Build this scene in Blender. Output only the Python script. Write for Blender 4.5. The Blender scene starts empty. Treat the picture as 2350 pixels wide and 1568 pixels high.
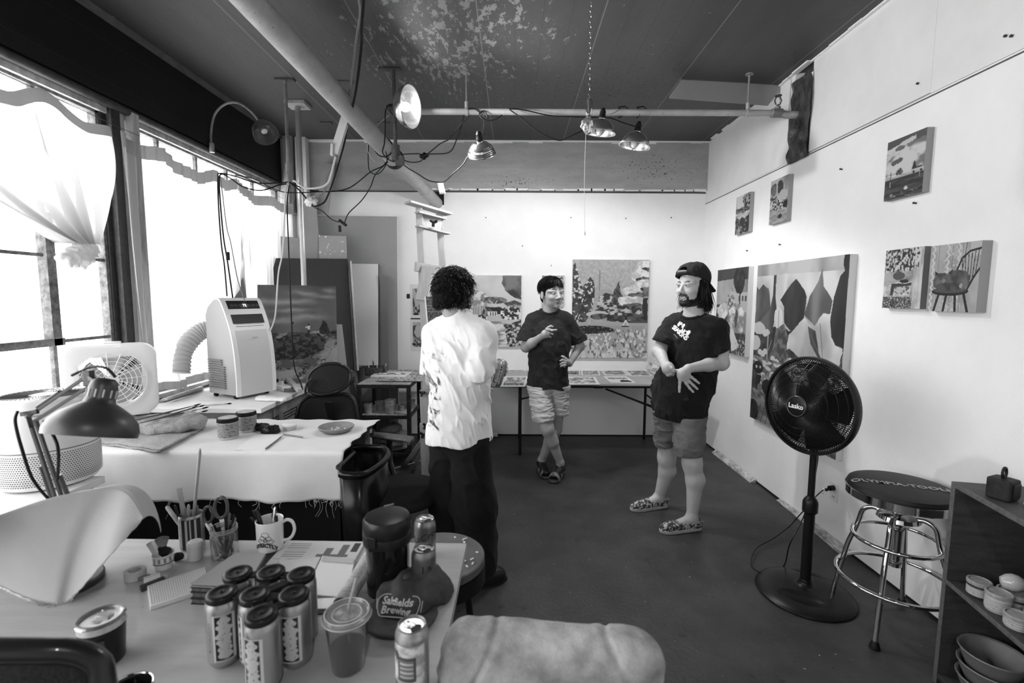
import bpy, math, random
import numpy as np
from mathutils import Vector, Matrix
import openvdb
PI = math.pi
SC = bpy.context.scene
COL = SC.collection
R = math.radians
rnd = random.Random(7)

# ------------------------------------------------------------------ camera
F, PITCH, YAW, ROLL, EYE = 1090.0, .0949, -.002, .0053, 1.55
def ray(px, py):
 dx, dy = px - 1175, py - 784
 c, s = math.cos(ROLL), math.sin(ROLL)
 u, v = (c * dx + s * dy) / F, -(-s * dx + c * dy) / F
 c, s = math.cos(PITCH), math.sin(PITCH)
 X, Y, Z = u, c + s * v, -s + c * v
 c, s = math.cos(YAW), math.sin(YAW)
 return Vector((c * X + s * Y, -s * X + c * Y, Z))
def at(px, py, x=None, y=None, z=None):
 """where the line of sight through a point of the photograph meets a known plane of the room"""
 d = ray(px, py)
 t = x / d[0] if x is not None else y / d[1] if y is not None else (z - EYE) / d[2]
 return Vector((0, 0, EYE)) + t * d
cd = bpy.data.cameras.new('camera')
cam = bpy.data.objects.new('camera', cd); COL.objects.link(cam)
f0 = ray(1175, 784); ex = (ray(1176, 784) - f0).normalized(); ez = -f0.normalized(); ey = ez.cross(ex)
cam.matrix_world = Matrix(((ex.x, ey.x, ez.x, 0), (ex.y, ey.y, ez.y, 0), (ex.z, ey.z, ez.z, EYE), (0, 0, 0, 1)))
cd.sensor_width = 36; cd.lens = F / 2350 * 36; cd.clip_start = .02
cd.dof.use_dof = True; cd.dof.focus_distance = 3.3; cd.dof.aperture_fstop = 3.2
SC.camera = cam
SC.view_settings.view_transform = 'Standard'; SC.view_settings.look = 'None'
SC.view_settings.exposure = 1.2; SC.view_settings.gamma = 1.0; SC.view_settings.use_curve_mapping = False
# ------------------------------------------------------------------ daylight: a white overcast sky
w = bpy.data.worlds.new('sky'); SC.world = w; w.use_nodes = True
w.node_tree.nodes['Background'].inputs[0].default_value = (1, 1, 1, 1)
w.node_tree.nodes['Background'].inputs[1].default_value = 4.0
def light(name, kind, loc, power, size=.1, rot=None, aim=None, **k):
 l = bpy.data.lights.new(name, kind); l.energy = power
 o = bpy.data.objects.new(name, l); COL.objects.link(o); o.location = loc
 if kind == 'AREA': l.size = size
 elif kind in ('POINT', 'SPOT'): l.shadow_soft_size = size
 if aim is not None: o.rotation_euler = (Vector(aim) - Vector(loc)).to_track_quat('-Z', 'Y').to_euler()
 if rot: o.rotation_euler = rot
 for a, b in k.items(): setattr(l, a, b)
 return o
wp = light('window_portal', 'AREA', (-2.62, 1.75, 1.79), 1, 1, rot=(0, -PI / 2, 0))
wp.data.shape = 'RECTANGLE'; wp.data.size = 1.84; wp.data.size_y = 6.9; wp.data.cycles.is_portal = True
try: SC.cycles.use_denoising = True; SC.cycles.max_bounces = 8; SC.cycles.transparent_max_bounces = 12; SC.cycles.caustics_reflective = False; SC.cycles.caustics_refractive = False; SC.cycles.sample_clamp_indirect = 6
except Exception: pass

# ------------------------------------------------------------------ materials
def lin(s):
 s = s / 255.0
 return s / 12.92 if s <= .04045 else ((s + .055) / 1.055) ** 2.4
def nd(nt, t, **k):
 n = nt.nodes.new(t)
 for a, b in k.items():
  if a.startswith('i_'): n.inputs[a[2:].replace('_', ' ')].default_value = b
  else: setattr(n, a, b)
 return n
MATS = {}
def mat(name, v=.5, rough=.6, metal=0., noise=None, bump=None, coat=0., spec=.5, attr=False, alpha=None, emit=None, trans=0., sss=0., sheen=0.):
 """v linear grey; noise=(scale, low, high[, stretch xyz]) multiplies the grey; bump=(scale, strength)"""
 if name in MATS: return MATS[name]
 if v < .02: spec = min(spec, .22)
 m = bpy.data.materials.new(name); m.use_nodes = True; nt = m.node_tree
 b = nt.nodes['Principled BSDF']
 b.inputs['Base Color'].default_value = (v, v, v, 1); b.inputs['Roughness'].default_value = rough
 b.inputs['Metallic'].default_value = metal; b.inputs['Coat Weight'].default_value = coat
 b.inputs['Specular IOR Level'].default_value = spec
 b.inputs['Transmission Weight'].default_value = trans
 if sheen: b.inputs['Sheen Weight'].default_value = sheen
 if sss:
  b.inputs['Subsurface Weight'].default_value = sss; b.inputs['Subsurface Radius'].default_value = (.01, .01, .01)
 tc = nd(nt, 'ShaderNodeTexCoord'); src = None
 if attr:
  a = nd(nt, 'ShaderNodeVertexColor', layer_name='Col'); src = a.outputs['Color']
 if noise:
  mp = nd(nt, 'ShaderNodeMapping'); nt.links.new(tc.outputs['Object'], mp.inputs[0])
  if len(noise) > 3: mp.inputs['Scale'].default_value = noise[3]
  n = nd(nt, 'ShaderNodeTexNoise', i_Scale=noise[0], i_Detail=5.0, i_Roughness=.65); nt.links.new(mp.outputs[0], n.inputs[0])
  r = nd(nt, 'ShaderNodeMapRange'); nt.links.new(n.outputs[0], r.inputs[0])
  r.inputs[1].default_value = .3; r.inputs[2].default_value = .7; r.inputs[3].default_value = noise[1]; r.inputs[4].default_value = noise[2]
  mx = nd(nt, 'ShaderNodeMix', data_type='RGBA', blend_type='MULTIPLY'); mx.inputs[0].default_value = 1
  if src: nt.links.new(src, mx.inputs[6])
  else: mx.inputs[6].default_value = (v, v, v, 1)
  nt.links.new(r.outputs[0], mx.inputs[7]); src = mx.outputs[2]
 if src: nt.links.new(src, b.inputs['Base Color'])
 if bump:
  n = nd(nt, 'ShaderNodeTexNoise', i_Scale=bump[0], i_Detail=4.0); nt.links.new(tc.outputs['Object'], n.inputs[0])
  bp = nd(nt, 'ShaderNodeBump'); bp.inputs['Strength'].default_value = bump[1]; bp.inputs['Distance'].default_value = .01
  nt.links.new(n.outputs[0], bp.inputs['Height']); nt.links.new(bp.outputs[0], b.inputs['Normal'])
 if alpha is not None: b.inputs['Alpha'].default_value = alpha
 if emit: b.inputs['Emission Color'].default_value = (1, 1, 1, 1); b.inputs['Emission Strength'].default_value = emit
 MATS[name] = m
 return m
def mix_in(m, facsock, v):
 """blend grey v over the base colour of m where facsock is 1"""
 nt = m.node_tree; b = nt.nodes['Principled BSDF']
 mx = nd(nt, 'ShaderNodeMix', data_type='RGBA')
 old = b.inputs['Base Color'].links
 if old: nt.links.new(old[0].from_socket, mx.inputs[6])
 else: mx.inputs[6].default_value = b.inputs['Base Color'].default_value
 mx.inputs[7].default_value = (v, v, v, 1); nt.links.new(facsock, mx.inputs[0]); nt.links.new(mx.outputs[2], b.inputs['Base Color'])
def spots(m, scale, thr, v, loc=(0, 0, 0), stretch=(1, 1, 1), region=None, detail=2., kind='noise', soft=.02):
 """spots of grey v; region=(centre, radii) keeps them to an ellipsoid of the object's own space"""
 nt = m.node_tree; tc = nd(nt, 'ShaderNodeTexCoord'); mp = nd(nt, 'ShaderNodeMapping')
 nt.links.new(tc.outputs['Object'], mp.inputs[0]); mp.inputs['Scale'].default_value = stretch; mp.inputs['Location'].default_value = loc
 if kind == 'noise':
  n = nd(nt, 'ShaderNodeTexNoise', i_Scale=scale, i_Detail=detail, i_Roughness=.7); out = n.outputs[0]
 else:
  n = nd(nt, 'ShaderNodeTexVoronoi', i_Scale=scale); out = n.outputs['Distance']
 nt.links.new(mp.outputs[0], n.inputs[0])
 r = nd(nt, 'ShaderNodeMapRange'); nt.links.new(out, r.inputs[0])
 if kind == 'noise': a, b_ = thr, thr + soft
 else: a, b_ = thr, thr - soft
 if region:
  m2 = nd(nt, 'ShaderNodeMapping', vector_type='POINT')
  c, rad = region
  m2.inputs['Location'].default_value = tuple(-c[i] / rad[i] for i in range(3)); m2.inputs['Scale'].default_value = tuple(1 / q for q in rad)
  nt.links.new(tc.outputs['Object'], m2.inputs[0])
  ln = nd(nt, 'ShaderNodeVectorMath', operation='LENGTH'); nt.links.new(m2.outputs[0], ln.inputs[0])
  mu = nd(nt, 'ShaderNodeMath', operation='MULTIPLY_ADD'); nt.links.new(ln.outputs['Value'], mu.inputs[0])
  mu.inputs[1].default_value = .16 if kind == 'noise' else -.3
  mu.inputs[2].default_value = a - .1 if kind == 'noise' else a + .2
  nt.links.new(mu.outputs[0], r.inputs[1])
  ad = nd(nt, 'ShaderNodeMath', operation='ADD'); nt.links.new(mu.outputs[0], ad.inputs[0]); ad.inputs[1].default_value = b_ - a
  nt.links.new(ad.outputs[0], r.inputs[2])
 else:
  r.inputs[1].default_value = a; r.inputs[2].default_value = b_
 mix_in(m, r.outputs[0], v)
 return m
def lines(m, axis, period, width, v, strength=1., offs=0.):
 """thin joint lines every `period` metres along an axis of object space"""
 nt = m.node_tree; tc = nd(nt, 'ShaderNodeTexCoord'); sp = nd(nt, 'ShaderNodeSeparateXYZ'); nt.links.new(tc.outputs['Object'], sp.inputs[0])
 a = nd(nt, 'ShaderNodeMath', operation='MULTIPLY_ADD'); nt.links.new(sp.outputs[axis], a.inputs[0]); a.inputs[1].default_value = 1 / period; a.inputs[2].default_value = 100 + offs
 f = nd(nt, 'ShaderNodeMath', operation='FRACT'); nt.links.new(a.outputs[0], f.inputs[0])
 l = nd(nt, 'ShaderNodeMath', operation='LESS_THAN'); nt.links.new(f.outputs[0], l.inputs[0]); l.inputs[1].default_value = width / period
 s = nd(nt, 'ShaderNodeMath', operation='MULTIPLY'); nt.links.new(l.outputs[0], s.inputs[0]); s.inputs[1].default_value = strength
 mix_in(m, s.outputs[0], v)
 return m

# ------------------------------------------------------------------ objects
def wm(o):
 return (wm(o.parent) @ o.matrix_basis) if o.parent else o.matrix_basis.copy()
def tag(o, label=None, cat=None, group=None, kind=None):
 if label: o['label'] = label
 if cat: o['category'] = cat
 if group: o['group'] = group
 if kind: o['kind'] = kind
 return o
def thing(name, label, cat, loc=(0, 0, 0), rot=(0, 0, 0), group=None, kind=None):
 o = bpy.data.objects.new(name, None); COL.objects.link(o); o.empty_display_size = .05
 o.location = loc; o.rotation_euler = rot if hasattr(rot, '__len__') else (0, 0, rot)
 o.matrix_basis = Matrix.LocRotScale(Vector(loc), o.rotation_euler, None)
 return tag(o, label, cat, group, kind)
def link(name, me, m, parent=None, world=True):
 o = bpy.data.objects.new(name, me); COL.objects.link(o)
 if m is not None: me.materials.append(m) if not isinstance(m, (list, tuple)) else [me.materials.append(q) for q in m]
 if parent is not None:
  o.parent = parent
  if world: me.transform(wm(parent).inverted())
 return o
class MB:
 """collects shapes; build() links them as one mesh object. World coordinates unless build(world=False)."""
 def __init__(s): s.v = []; s.f = []; s.mi = []; s.cur = 0; s.T = Matrix.Identity(4)
 def put(s, vs, fs):
  b = len(s.v); s.v += [tuple(s.T @ Vector(q)) for q in vs]; s.f += [tuple(b + i for i in q) for q in fs]; s.mi += [s.cur] * len(fs); return s
 def box(s, lo, hi, M4=None):
  (a, b, c), (d, e, f) = lo, hi
  vs = [(a, b, c), (d, b, c), (d, e, c), (a, e, c), (a, b, f), (d, b, f), (d, e, f), (a, e, f)]
  if M4 is not None: vs = [tuple(M4 @ Vector(q)) for q in vs]
  return s.put(vs, [(3, 2, 1, 0), (4, 5, 6, 7), (0, 1, 5, 4), (1, 2, 6, 5), (2, 3, 7, 6), (3, 0, 4, 7)])
 def cbox(s, c, size, M4=None):
  h = [q / 2 for q in size]
  return s.box([c[i] - h[i] for i in range(3)], [c[i] + h[i] for i in range(3)], M4)
 def beam(s, p, q, w, h, up=(0, 0, 1)):
  p, q = Vector(p), Vector(q); d = q - p; L = d.length; d.normalize(); x = d.cross(Vector(up))
  if x.length < 1e-4: x = d.cross(Vector((1, 0, 0)))
  x.normalize(); u = x.cross(d)
  M4 = Matrix(((x.x, d.x, u.x, p.x), (x.y, d.y, u.y, p.y), (x.z, d.z, u.z, p.z), (0, 0, 0, 1)))
  return s.box((-w / 2, 0, -h / 2), (w / 2, L, h / 2), M4)
 def tube(s, pts, r, n=10, closed=False, cap=True, sq=None):
  pts = [Vector(q) for q in pts]; N = len(pts); rs = r if hasattr(r, '__len__') else [r] * N
  prev = None; vs = []; fs = []
  for i in range(N):
   a = pts[i - 1] if (i > 0 or closed) else pts[i]; b = pts[(i + 1) % N] if (i < N - 1 or closed) else pts[i]
   t = (b - a)
   if t.length < 1e-9: t = Vector((0, 0, 1))
   t.normalize()
   if prev is None:
    x = t.cross(Vector((0, 0, 1)))
    if x.length < 1e-3: x = t.cross(Vector((1, 0, 0)))
   else: x = prev - t * prev.dot(t)
   x.normalize(); prev = x; y = t.cross(x)
   for k in range(n):
    a_ = 2 * PI * k / n; cx, cy = math.cos(a_) * rs[i], math.sin(a_) * rs[i]
    if sq: cx *= sq[0]; cy *= sq[1]
    vs.append(tuple(pts[i] + x * cx + y * cy))
  for i in range(N if closed else N - 1):
   j = (i + 1) % N
   for k in range(n):
    k2 = (k + 1) % n; fs.append((i * n + k, i * n + k2, j * n + k2, j * n + k))
  if cap and not closed: fs.append(tuple(range(n))[::-1]); fs.append(tuple((N - 1) * n + k for k in range(n)))
  return s.put(vs, fs)
 def cyl(s, p, q, r, r2=None, n=24): return s.tube([p, q], [r, r if r2 is None else r2], n)
 def lathe(s, prof, c=(0, 0, 0), n=32, M4=None, cap=True):
  vs = []; fs = []; N = len(prof)
  for (r, z) in prof:
   for k in range(n):
    a = 2 * PI * k / n; q = Vector((r * math.cos(a), r * math.sin(a), z))
    if M4 is not None: q = M4 @ q
    vs.append((q.x + c[0], q.y + c[1], q.z + c[2]))
  for i in range(N - 1):
   for k in range(n):
    k2 = (k + 1) % n; fs.append((i * n + k, i * n + k2, (i + 1) * n + k2, (i + 1) * n + k))
  if cap:
   if prof[0][0] > 1e-6: fs.append(tuple(range(n))[::-1])
   if prof[-1][0] > 1e-6: fs.append(tuple((N - 1) * n + k for k in range(n)))
  return s.put(vs, fs)
 def prism(s, poly, z0, z1, M4=None):
  n = len(poly); vs = [(x, y, z0) for x, y in poly] + [(x, y, z1) for x, y in poly]
  if M4 is not None: vs = [tuple(M4 @ Vector(q)) for q in vs]
  return s.put(vs, [tuple(range(n))[::-1], tuple(range(n, 2 * n))] + [(i, (i + 1) % n, n + (i + 1) % n, n + i) for i in range(n)])
 def grid(s, fn, nu, nv, closed_u=False):
  vs = [fn(i / nu, j / nv) for j in range(nv + 1) for i in range(nu + 1)]
  return s.put(vs, [(j * (nu + 1) + i, j * (nu + 1) + i + 1, (j + 1) * (nu + 1) + i + 1, (j + 1) * (nu + 1) + i) for j in range(nv) for i in range(nu)])
 def build(s, name, m, parent=None, world=True, smooth=True, bev=0, solid=0, seg=2, ang=38, label=None, sub=0, kind=None):
  me = bpy.data.meshes.new(name); me.from_pydata(s.v, [], s.f)
  if any(s.mi): me.polygons.foreach_set('material_index', s.mi)
  me.validate(); me.update()
  o = link(name, me, m, parent, world)
  if smooth:
   me.shade_smooth()
   if not sub: me.set_sharp_from_angle(angle=R(ang))
  if solid:
   q = o.modifiers.new('solid', 'SOLIDIFY'); q.thickness = solid; q.offset = 0
  if bev:
   q = o.modifiers.new('bevel', 'BEVEL'); q.width = bev; q.segments = seg; q.limit_method = 'ANGLE'; q.angle_limit = R(40); q.harden_normals = False
  if sub:
   q = o.modifiers.new('sub', 'SUBSURF'); q.levels = sub; q.render_levels = sub
  if label: o['label'] = label
  if kind: o['kind'] = kind
  return o
def top(o, label, cat, group=None, kind=None):
 """gives a one-mesh thing its description and an origin at its base"""
 me = o.data; n = len(me.vertices); co = np.empty(n * 3, np.float32); me.vertices.foreach_get('co', co); co = co.reshape(-1, 3)
 c = (co.min(0) + co.max(0)) / 2; c[2] = co[:, 2].min()
 me.transform(Matrix.Translation(-Vector([float(q) for q in c]))); o.location = [float(q) for q in c]; o.matrix_basis = Matrix.Translation(o.location)
 return tag(o, label, cat, group, kind)
def struct(o): o['kind'] = 'structure'; return o
def copy_tree(o, parent=None):
 c = o.copy(); COL.objects.link(c)
 if parent is not None: c.parent = parent
 for ch in o.children: copy_tree(ch, c)
 return c
def basis(x, y, z, o=(0, 0, 0)):
 return Matrix(((x[0], y[0], z[0], o[0]), (x[1], y[1], z[1], o[1]), (x[2], y[2], z[2], o[2]), (0, 0, 0, 1)))
def text_mb(txt, size, fn, depth=.0006, bold=0., font=None, spacing=1., res=2):
 """lettering as a mesh; fn maps the flat lettering (x right, y up, z out) into the scene"""
 cu = bpy.data.curves.new('t', 'FONT'); cu.body = txt; cu.size = size; cu.extrude = depth; cu.align_x = 'CENTER'; cu.align_y = 'CENTER'; cu.offset = bold
 cu.resolution_u = res; cu.space_character = spacing
 o = bpy.data.objects.new('t', cu); COL.objects.link(o)
 dg = bpy.context.evaluated_depsgraph_get(); me = bpy.data.meshes.new_from_object(o.evaluated_get(dg))
 mb = MB(); mb.put([tuple(fn(v.co.x, v.co.y, v.co.z)) for v in me.vertices], [tuple(p.vertices) for p in me.polygons])
 bpy.data.objects.remove(o); bpy.data.curves.remove(cu); bpy.data.meshes.remove(me)
 return mb
def catmull(pts, n=8, closed=False):
 P_ = [Vector(q) for q in pts]; out = []; N = len(P_)
 for i in range(N if closed else N - 1):
  if closed: a, b, c, d = P_[i - 1], P_[i], P_[(i + 1) % N], P_[(i + 2) % N]
  else: a, b, c, d = P_[max(i - 1, 0)], P_[i], P_[i + 1], P_[min(i + 2, N - 1)]
  for k in range(n):
   t = k / n; out.append(.5 * ((2 * b) + (c - a) * t + (2 * a - 5 * b + 4 * c - d) * t * t + (3 * b - a - 3 * c + d) * t ** 3))
 if not closed: out.append(P_[-1])
 return out
def cable(name, pts, r, m, label, n=6, cat='cable', group=None, parent=None):
 o = MB().tube(catmull(pts, 8), r, n).build(name, m, parent)
 return o if parent else top(o, label, cat, group)

# ------------------------------------------------------------------ noise for numpy
def _h(ix, iy, iz, seed):
 h = (ix * 374761393 + iy * 668265263 + iz * 2147483647 + seed * 1274126177) & 0xffffffff
 h = ((h ^ (h >> 13)) * 1274126177) & 0xffffffff
 return ((h ^ (h >> 16)) & 0xffff).astype(np.float32) / 65535.
def noise3(x, y, z, seed=0):
 x, y, z = np.broadcast_arrays(x, y, z)
 ix, iy, iz = [np.floor(q).astype(np.int64) for q in (x, y, z)]
 fx, fy, fz = (x - ix).astype(np.float32), (y - iy).astype(np.float32), (z - iz).astype(np.float32)
 fx, fy, fz = [q * q * (3 - 2 * q) for q in (fx, fy, fz)]
 r = 0
 for a in (0, 1):
  for b in (0, 1):
   for c in (0, 1):
    r = r + _h(ix + a, iy + b, iz + c, seed) * (fx if a else 1 - fx) * (fy if b else 1 - fy) * (fz if c else 1 - fz)
 return r * 2 - 1
def fbm(x, y, z=0., seed=0, o=4):
 r = 0; a = .5
 for i in range(o):
  r = r + a * noise3(x * 2 ** i, y * 2 ** i, z * 2 ** i + 7 * i, seed + i); a *= .55
 return r
# ================================================================== THE ROOM
YB, XR, ZC, XW, YF = 5.2, 2.056, 3.18, -2.5, -2.2
m_white = mat('white_wall_paint', .8, .75, noise=(3., .93, 1.0), bump=(120, .06))
m_upper = mat('white_upper_board', .74, .7, noise=(2.5, .88, 1.0), bump=(9, .12))
m_floor = mat('grey_concrete_floor', .036, .48, noise=(3.2, .6, 1.45), bump=(40, .25), spec=.35)
spots(m_floor, 7, .63, .016, detail=5, soft=.05); spots(m_floor, 40, .735, .4, detail=2, soft=.01); spots(m_floor, 26, .68, .014, loc=(3, 1, 0), detail=3)
m_ceil = mat('grey_ceiling_paint', .06, .62, noise=(1.4, .75, 1.35, (1, .35, 1)), bump=(30, .2))
lines(m_ceil, 0, .165, .004, .03, .55); lines(m_ceil, 0, .73, .007, .3, .5, .3)
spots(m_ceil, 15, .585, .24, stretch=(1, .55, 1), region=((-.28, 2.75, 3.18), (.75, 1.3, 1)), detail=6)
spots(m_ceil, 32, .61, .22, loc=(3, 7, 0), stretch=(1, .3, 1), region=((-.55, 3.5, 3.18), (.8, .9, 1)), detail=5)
spots(m_ceil, 60, .665, .012, loc=(1, 2, 0), region=((.75, 4.0, 3.18), (1.5, .9, 1)), detail=2)
spots(m_ceil, 75, .745, .015, loc=(5, 2, 0), detail=2, soft=.01); spots(m_ceil, 34, .73, .4, loc=(9, 2, 0), stretch=(1, .5, 1), detail=3, soft=.01)
m_beam = mat('dark_beam_paint', .010, .6, noise=(2.5, .7, 1.5, (1, .4, 1.5)), bump=(25, .15))
spots(m_beam, 30, .735, .16, detail=3, soft=.01); lines(m_beam, 2, .235, .002, .06, .6, .1)
m_band = mat('speckled_concrete', .36, .75, noise=(4, .82, 1.08, (.6, 1, 2)), bump=(40, .15))
lines(m_band, 2, .145, .003, .25, .5)
spots(m_band, 55, .675, .05, detail=2, soft=.02, region=((.05, 5.1, 2.74), (.6, 2, .22)))
spots(m_band, 42, .685, .05, loc=(2, 2, 2), detail=2, soft=.02, region=((1.5, 5.1, 2.9), (.9, 2, .4)))
spots(m_band, 60, .70, .06, loc=(4, 2, 2), detail=2, soft=.01)
m_plaster = mat('ragged_plaster', .8, .9, bump=(60, .5))
m_steel = mat('weathered_window_steel', .11, .7, noise=(28, .35, 1.9), bump=(60, .5))
m_steeldark = mat('dark_window_steel', .02, .5, noise=(30, .6, 1.6), bump=(50, .3))
m_wood_w = mat('weathered_white_wood', .5, .7, noise=(14, .45, 1.25, (1, 1, .15)), bump=(40, .4))
m_black = mat('black_plastic', .009, .42); m_blackm = mat('matte_black', .012, .8)
m_glass = bpy.data.materials.new('window_glass'); m_glass.use_nodes = True
_nt = m_glass.node_tree; _nt.nodes.clear()
_o = nd(_nt, 'ShaderNodeOutputMaterial'); _m = nd(_nt, 'ShaderNodeMixShader'); _t = nd(_nt, 'ShaderNodeBsdfTransparent'); _g = nd(_nt, 'ShaderNodeBsdfGlossy')
_t.inputs[0].default_value = (.96, .96, .96, 1); _g.inputs['Roughness'].default_value = .05; _m.inputs[0].default_value = .06
_nt.links.new(_t.outputs[0], _m.inputs[1]); _nt.links.new(_g.outputs[0], _m.inputs[2]); _nt.links.new(_m.outputs[0], _o.inputs[0])

struct(MB().box((-2.7, YF - .1, -.12), (2.3, YB + .1, 0)).build('floor', m_floor))
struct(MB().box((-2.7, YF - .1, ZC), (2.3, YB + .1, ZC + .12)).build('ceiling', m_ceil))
wb = struct(MB().box((-2.6, YB, 0), (XR + .1, YB + .12, 2.655)).build('wall_back', m_white))
wf = struct(MB().box((-2.7, YF - .12, 0), (2.2, YF, ZC)).build('wall_front', m_white))
# right wall: lower boards and the papered upper strip standing a little proud, with the gap around the pipe left open
wr = MB().box((XR, YF, 0), (XR + .12, YB, 2.556)).box((XR + .0, YF, 2.56), (XR + .12, 3.42, ZC)).box((XR, 3.63, 2.56), (XR + .12, YB, ZC)).box((XR + .1, 3.4, 2.5), (XR + .14, 3.65, ZC))
struct(wr.build('wall_right', m_white))
ub = MB()
for a, b, z in ((YF, 1.05, 2.545), (1.05, 1.72, 2.551), (1.72, 2.45, 2.556), (2.45, 3.42, 2.561), (3.63, 4.55, 2.556), (4.55, YB, 2.545)):
 ub.box((XR - .007, a + .001, z), (XR + .001, b, ZC - .004))
struct(ub.build('trim_1', m_upper))
struct(MB().box((XR - .009, YF, 2.541), (XR - .001, YB, 2.545)).build('trim_2', mat('seam_shadow_gap', .12, .9)))  # thin dark grey strip along the board seam
# speckled beam above the back wall with its dark slot and ragged white plaster line
struct(MB().box((-2.35, YB - .035, 2.672), (XR, YB + .1, ZC)).build('trim_3', m_band))
struct(MB().box((-2.3, YB - .012, 2.652), (XR - .01, YB + .02, 2.664)).build('trim_4', m_steeldark))
pl = MB(); rnd.seed(3)
x = -1.0
while x < XR - .05:
 L = rnd.uniform(.05, .2); pl.box((x, YB - .04, 2.668), (x + L, YB - .03, 2.676 + rnd.uniform(.0, .016))); x += L * .9
x = -2.3
while x < XR - .05:
 L = rnd.uniform(.08, .3); pl.box((x, YB - .045, ZC - rnd.uniform(.014, .03)), (x + L, YB - .03, ZC - .001)); x += L
y = 1.6
while y < YB:
 L = rnd.uniform(.05, .25); t = rnd.uniform(.004, .03)
 if rnd.random() < .72: pl.box((XR - .012 - t, y, ZC - .012), (XR, y + L, ZC - .001))
 y += L
struct(pl.build('trim_5', m_plaster))
# dark beam over the windows, its pale joint with the ceiling, and the post in the far corner
struct(MB().box((-2.62, YF, 2.715), (-2.4, YB, ZC)).build('wall_left_beam', m_beam))
struct(MB().box((-2.4, YF, ZC - .035), (-2.372, YB, ZC)).build('trim_6', mat('grey_joint', .16, .7, noise=(8, .6, 1.2))))
struct(MB().box((-2.62, YF, 0), (XW + .05, YB, .84)).build('wall_left', m_white))
struct(MB().box((-2.62, 5.12, .8), (-2.34, YB, 2.72)).build('wall_left_end', m_white))
co = MB().box((-2.41, 5.04, 2.4), (-2.29, 5.2, ZC)).box((-2.36, 5.0, 2.5), (-2.31, 5.05, ZC - .02))
struct(co.build('column_corner', mat('corner_post_paint', .33, .7, noise=(6, .7, 1.2, (1, 1, .4)))))
struct(MB().box((-2.27, 5.08, 1.9), (-2.16, 5.16, ZC)).build('trim_7', m_plaster))
# header and sill of the window wall
hd = MB().tube([(-2.43, YF, 2.69), (-2.43, 5.1, 2.69)], .026, 10).build('trim_8', mat('header_dark', .035, .6, noise=(20, .6, 2)))
struct(hd)
struct(MB().box((-2.55, YF, 2.635), (-2.455, 5.12, 2.68)).box((-2.6, YF, 2.66), (-2.5, 5.12, 2.73)).build('trim_9', m_wood_w))
struct(MB().box((-2.6, YF, .84), (-2.42, 5.12, .868)).build('trim_10', m_wood_w))
def window(name, y0, y1, muns, rows, thick=()):
 w_ = thing(name, None, None, (XW, (y0 + y1) / 2, .87), kind='structure')
 fr = MB()
 for y in (y0 + .02, y1 - .02): fr.box((XW - .03, y - .022, .865), (XW + .02, y + .022, 2.66))
 for z in (.885, 2.64): fr.box((XW - .03, y0, z - .02), (XW + .02, y1, z + .02))
 for y in muns: fr.box((XW - .012, y - .011, .87), (XW + .014, y + .011, 2.65))
 for z in rows: fr.box((XW - .01, y0, z - .009), (XW + .012, y1, z + .009))
 for (a, b, c, d) in thick: fr.box((XW - .02, a, c), (XW + .035, b, d))
 struct(fr.build('window_frame', m_steel, w_, bev=.002))
 ys = [y0] + list(muns) + [y1]; zs = [.87] + sorted(rows) + [2.65]
 for i in range(len(ys) - 1):
  for j in range(len(zs) - 1):
   struct(MB().box((XW - .004, ys[i] + .008, zs[j] + .008), (XW, ys[i + 1] - .008, zs[j + 1] - .008)).build('pane', m_glass, w_, smooth=False))
rows = [1.29, 1.755, 2.2]
window('window_1', -1.75, .6, [-1.3, -.85, -.4, .1], rows)
window('window_2', .68, 2.96, [1.15, 1.65, 2.12, 2.56], rows, [(2.15, 2.6, 1.27, 1.31), (2.535, 2.585, 1.27, 1.98)])
window('window_3', 3.1, 5.1, [3.425, 3.83, 4.23, 4.645], rows)
# the dark built-up mullion and the weathered wooden post in front of it
for i, y in enumerate((.64, 3.03)):
 struct(MB().box((-2.56, y - .055, .86), (-2.43, y + .01, 2.69)).box((-2.5, y - .09, .86), (-2.47, y - .05, 2.69)).build('window_%d_mullion' % (i + 2), m_steeldark, bev=.004))
pp = MB().box((-2.47, 3.1, .84), (-2.4, 3.155, 2.69)).box((-2.485, 3.05, .84), (-2.44, 3.085, 2.69))
struct(pp.build('trim_11', m_wood_w, bev=.004))
# floor edges
struct(MB().box((-2.4, YB - .004, 0), (XR, YB, .012)).box((XR - .004, YF, 0), (XR, YB, .014)).build('baseboard_back', m_blackm))
# broken moulding strips lying along the right wall
pst = mat('paint_smeared_wood', .26, .5, noise=(30, .3, 2.6, (1, .4, 1)), bump=(60, .4))
a = MB().prism([(0, 0), (.05, 0), (.05, .006), (.035, .012), (.012, .03), (0, .032)], 0, .78, basis((-1, 0, 0), (0, 0, 1), (0, 1, 0), (2.045, 3.86, 0))).build('moulding_strip', pst)
top(a, 'paint-smeared moulding strip on floor behind bearded person, by the corner', 'moulding')
a = MB().prism([(0, 0), (.055, 0), (.055, .006), (.035, .012), (.012, .03), (0, .032)], 0, .78, basis((-.995, 0, 0), (0, 0, 1), (.05, .998, 0), (2.045, 2.74, 0))).build('moulding_strip', pst)
top(a, 'pale moulding strip on floor along wall, ending beside the fan cord', 'moulding')
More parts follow.
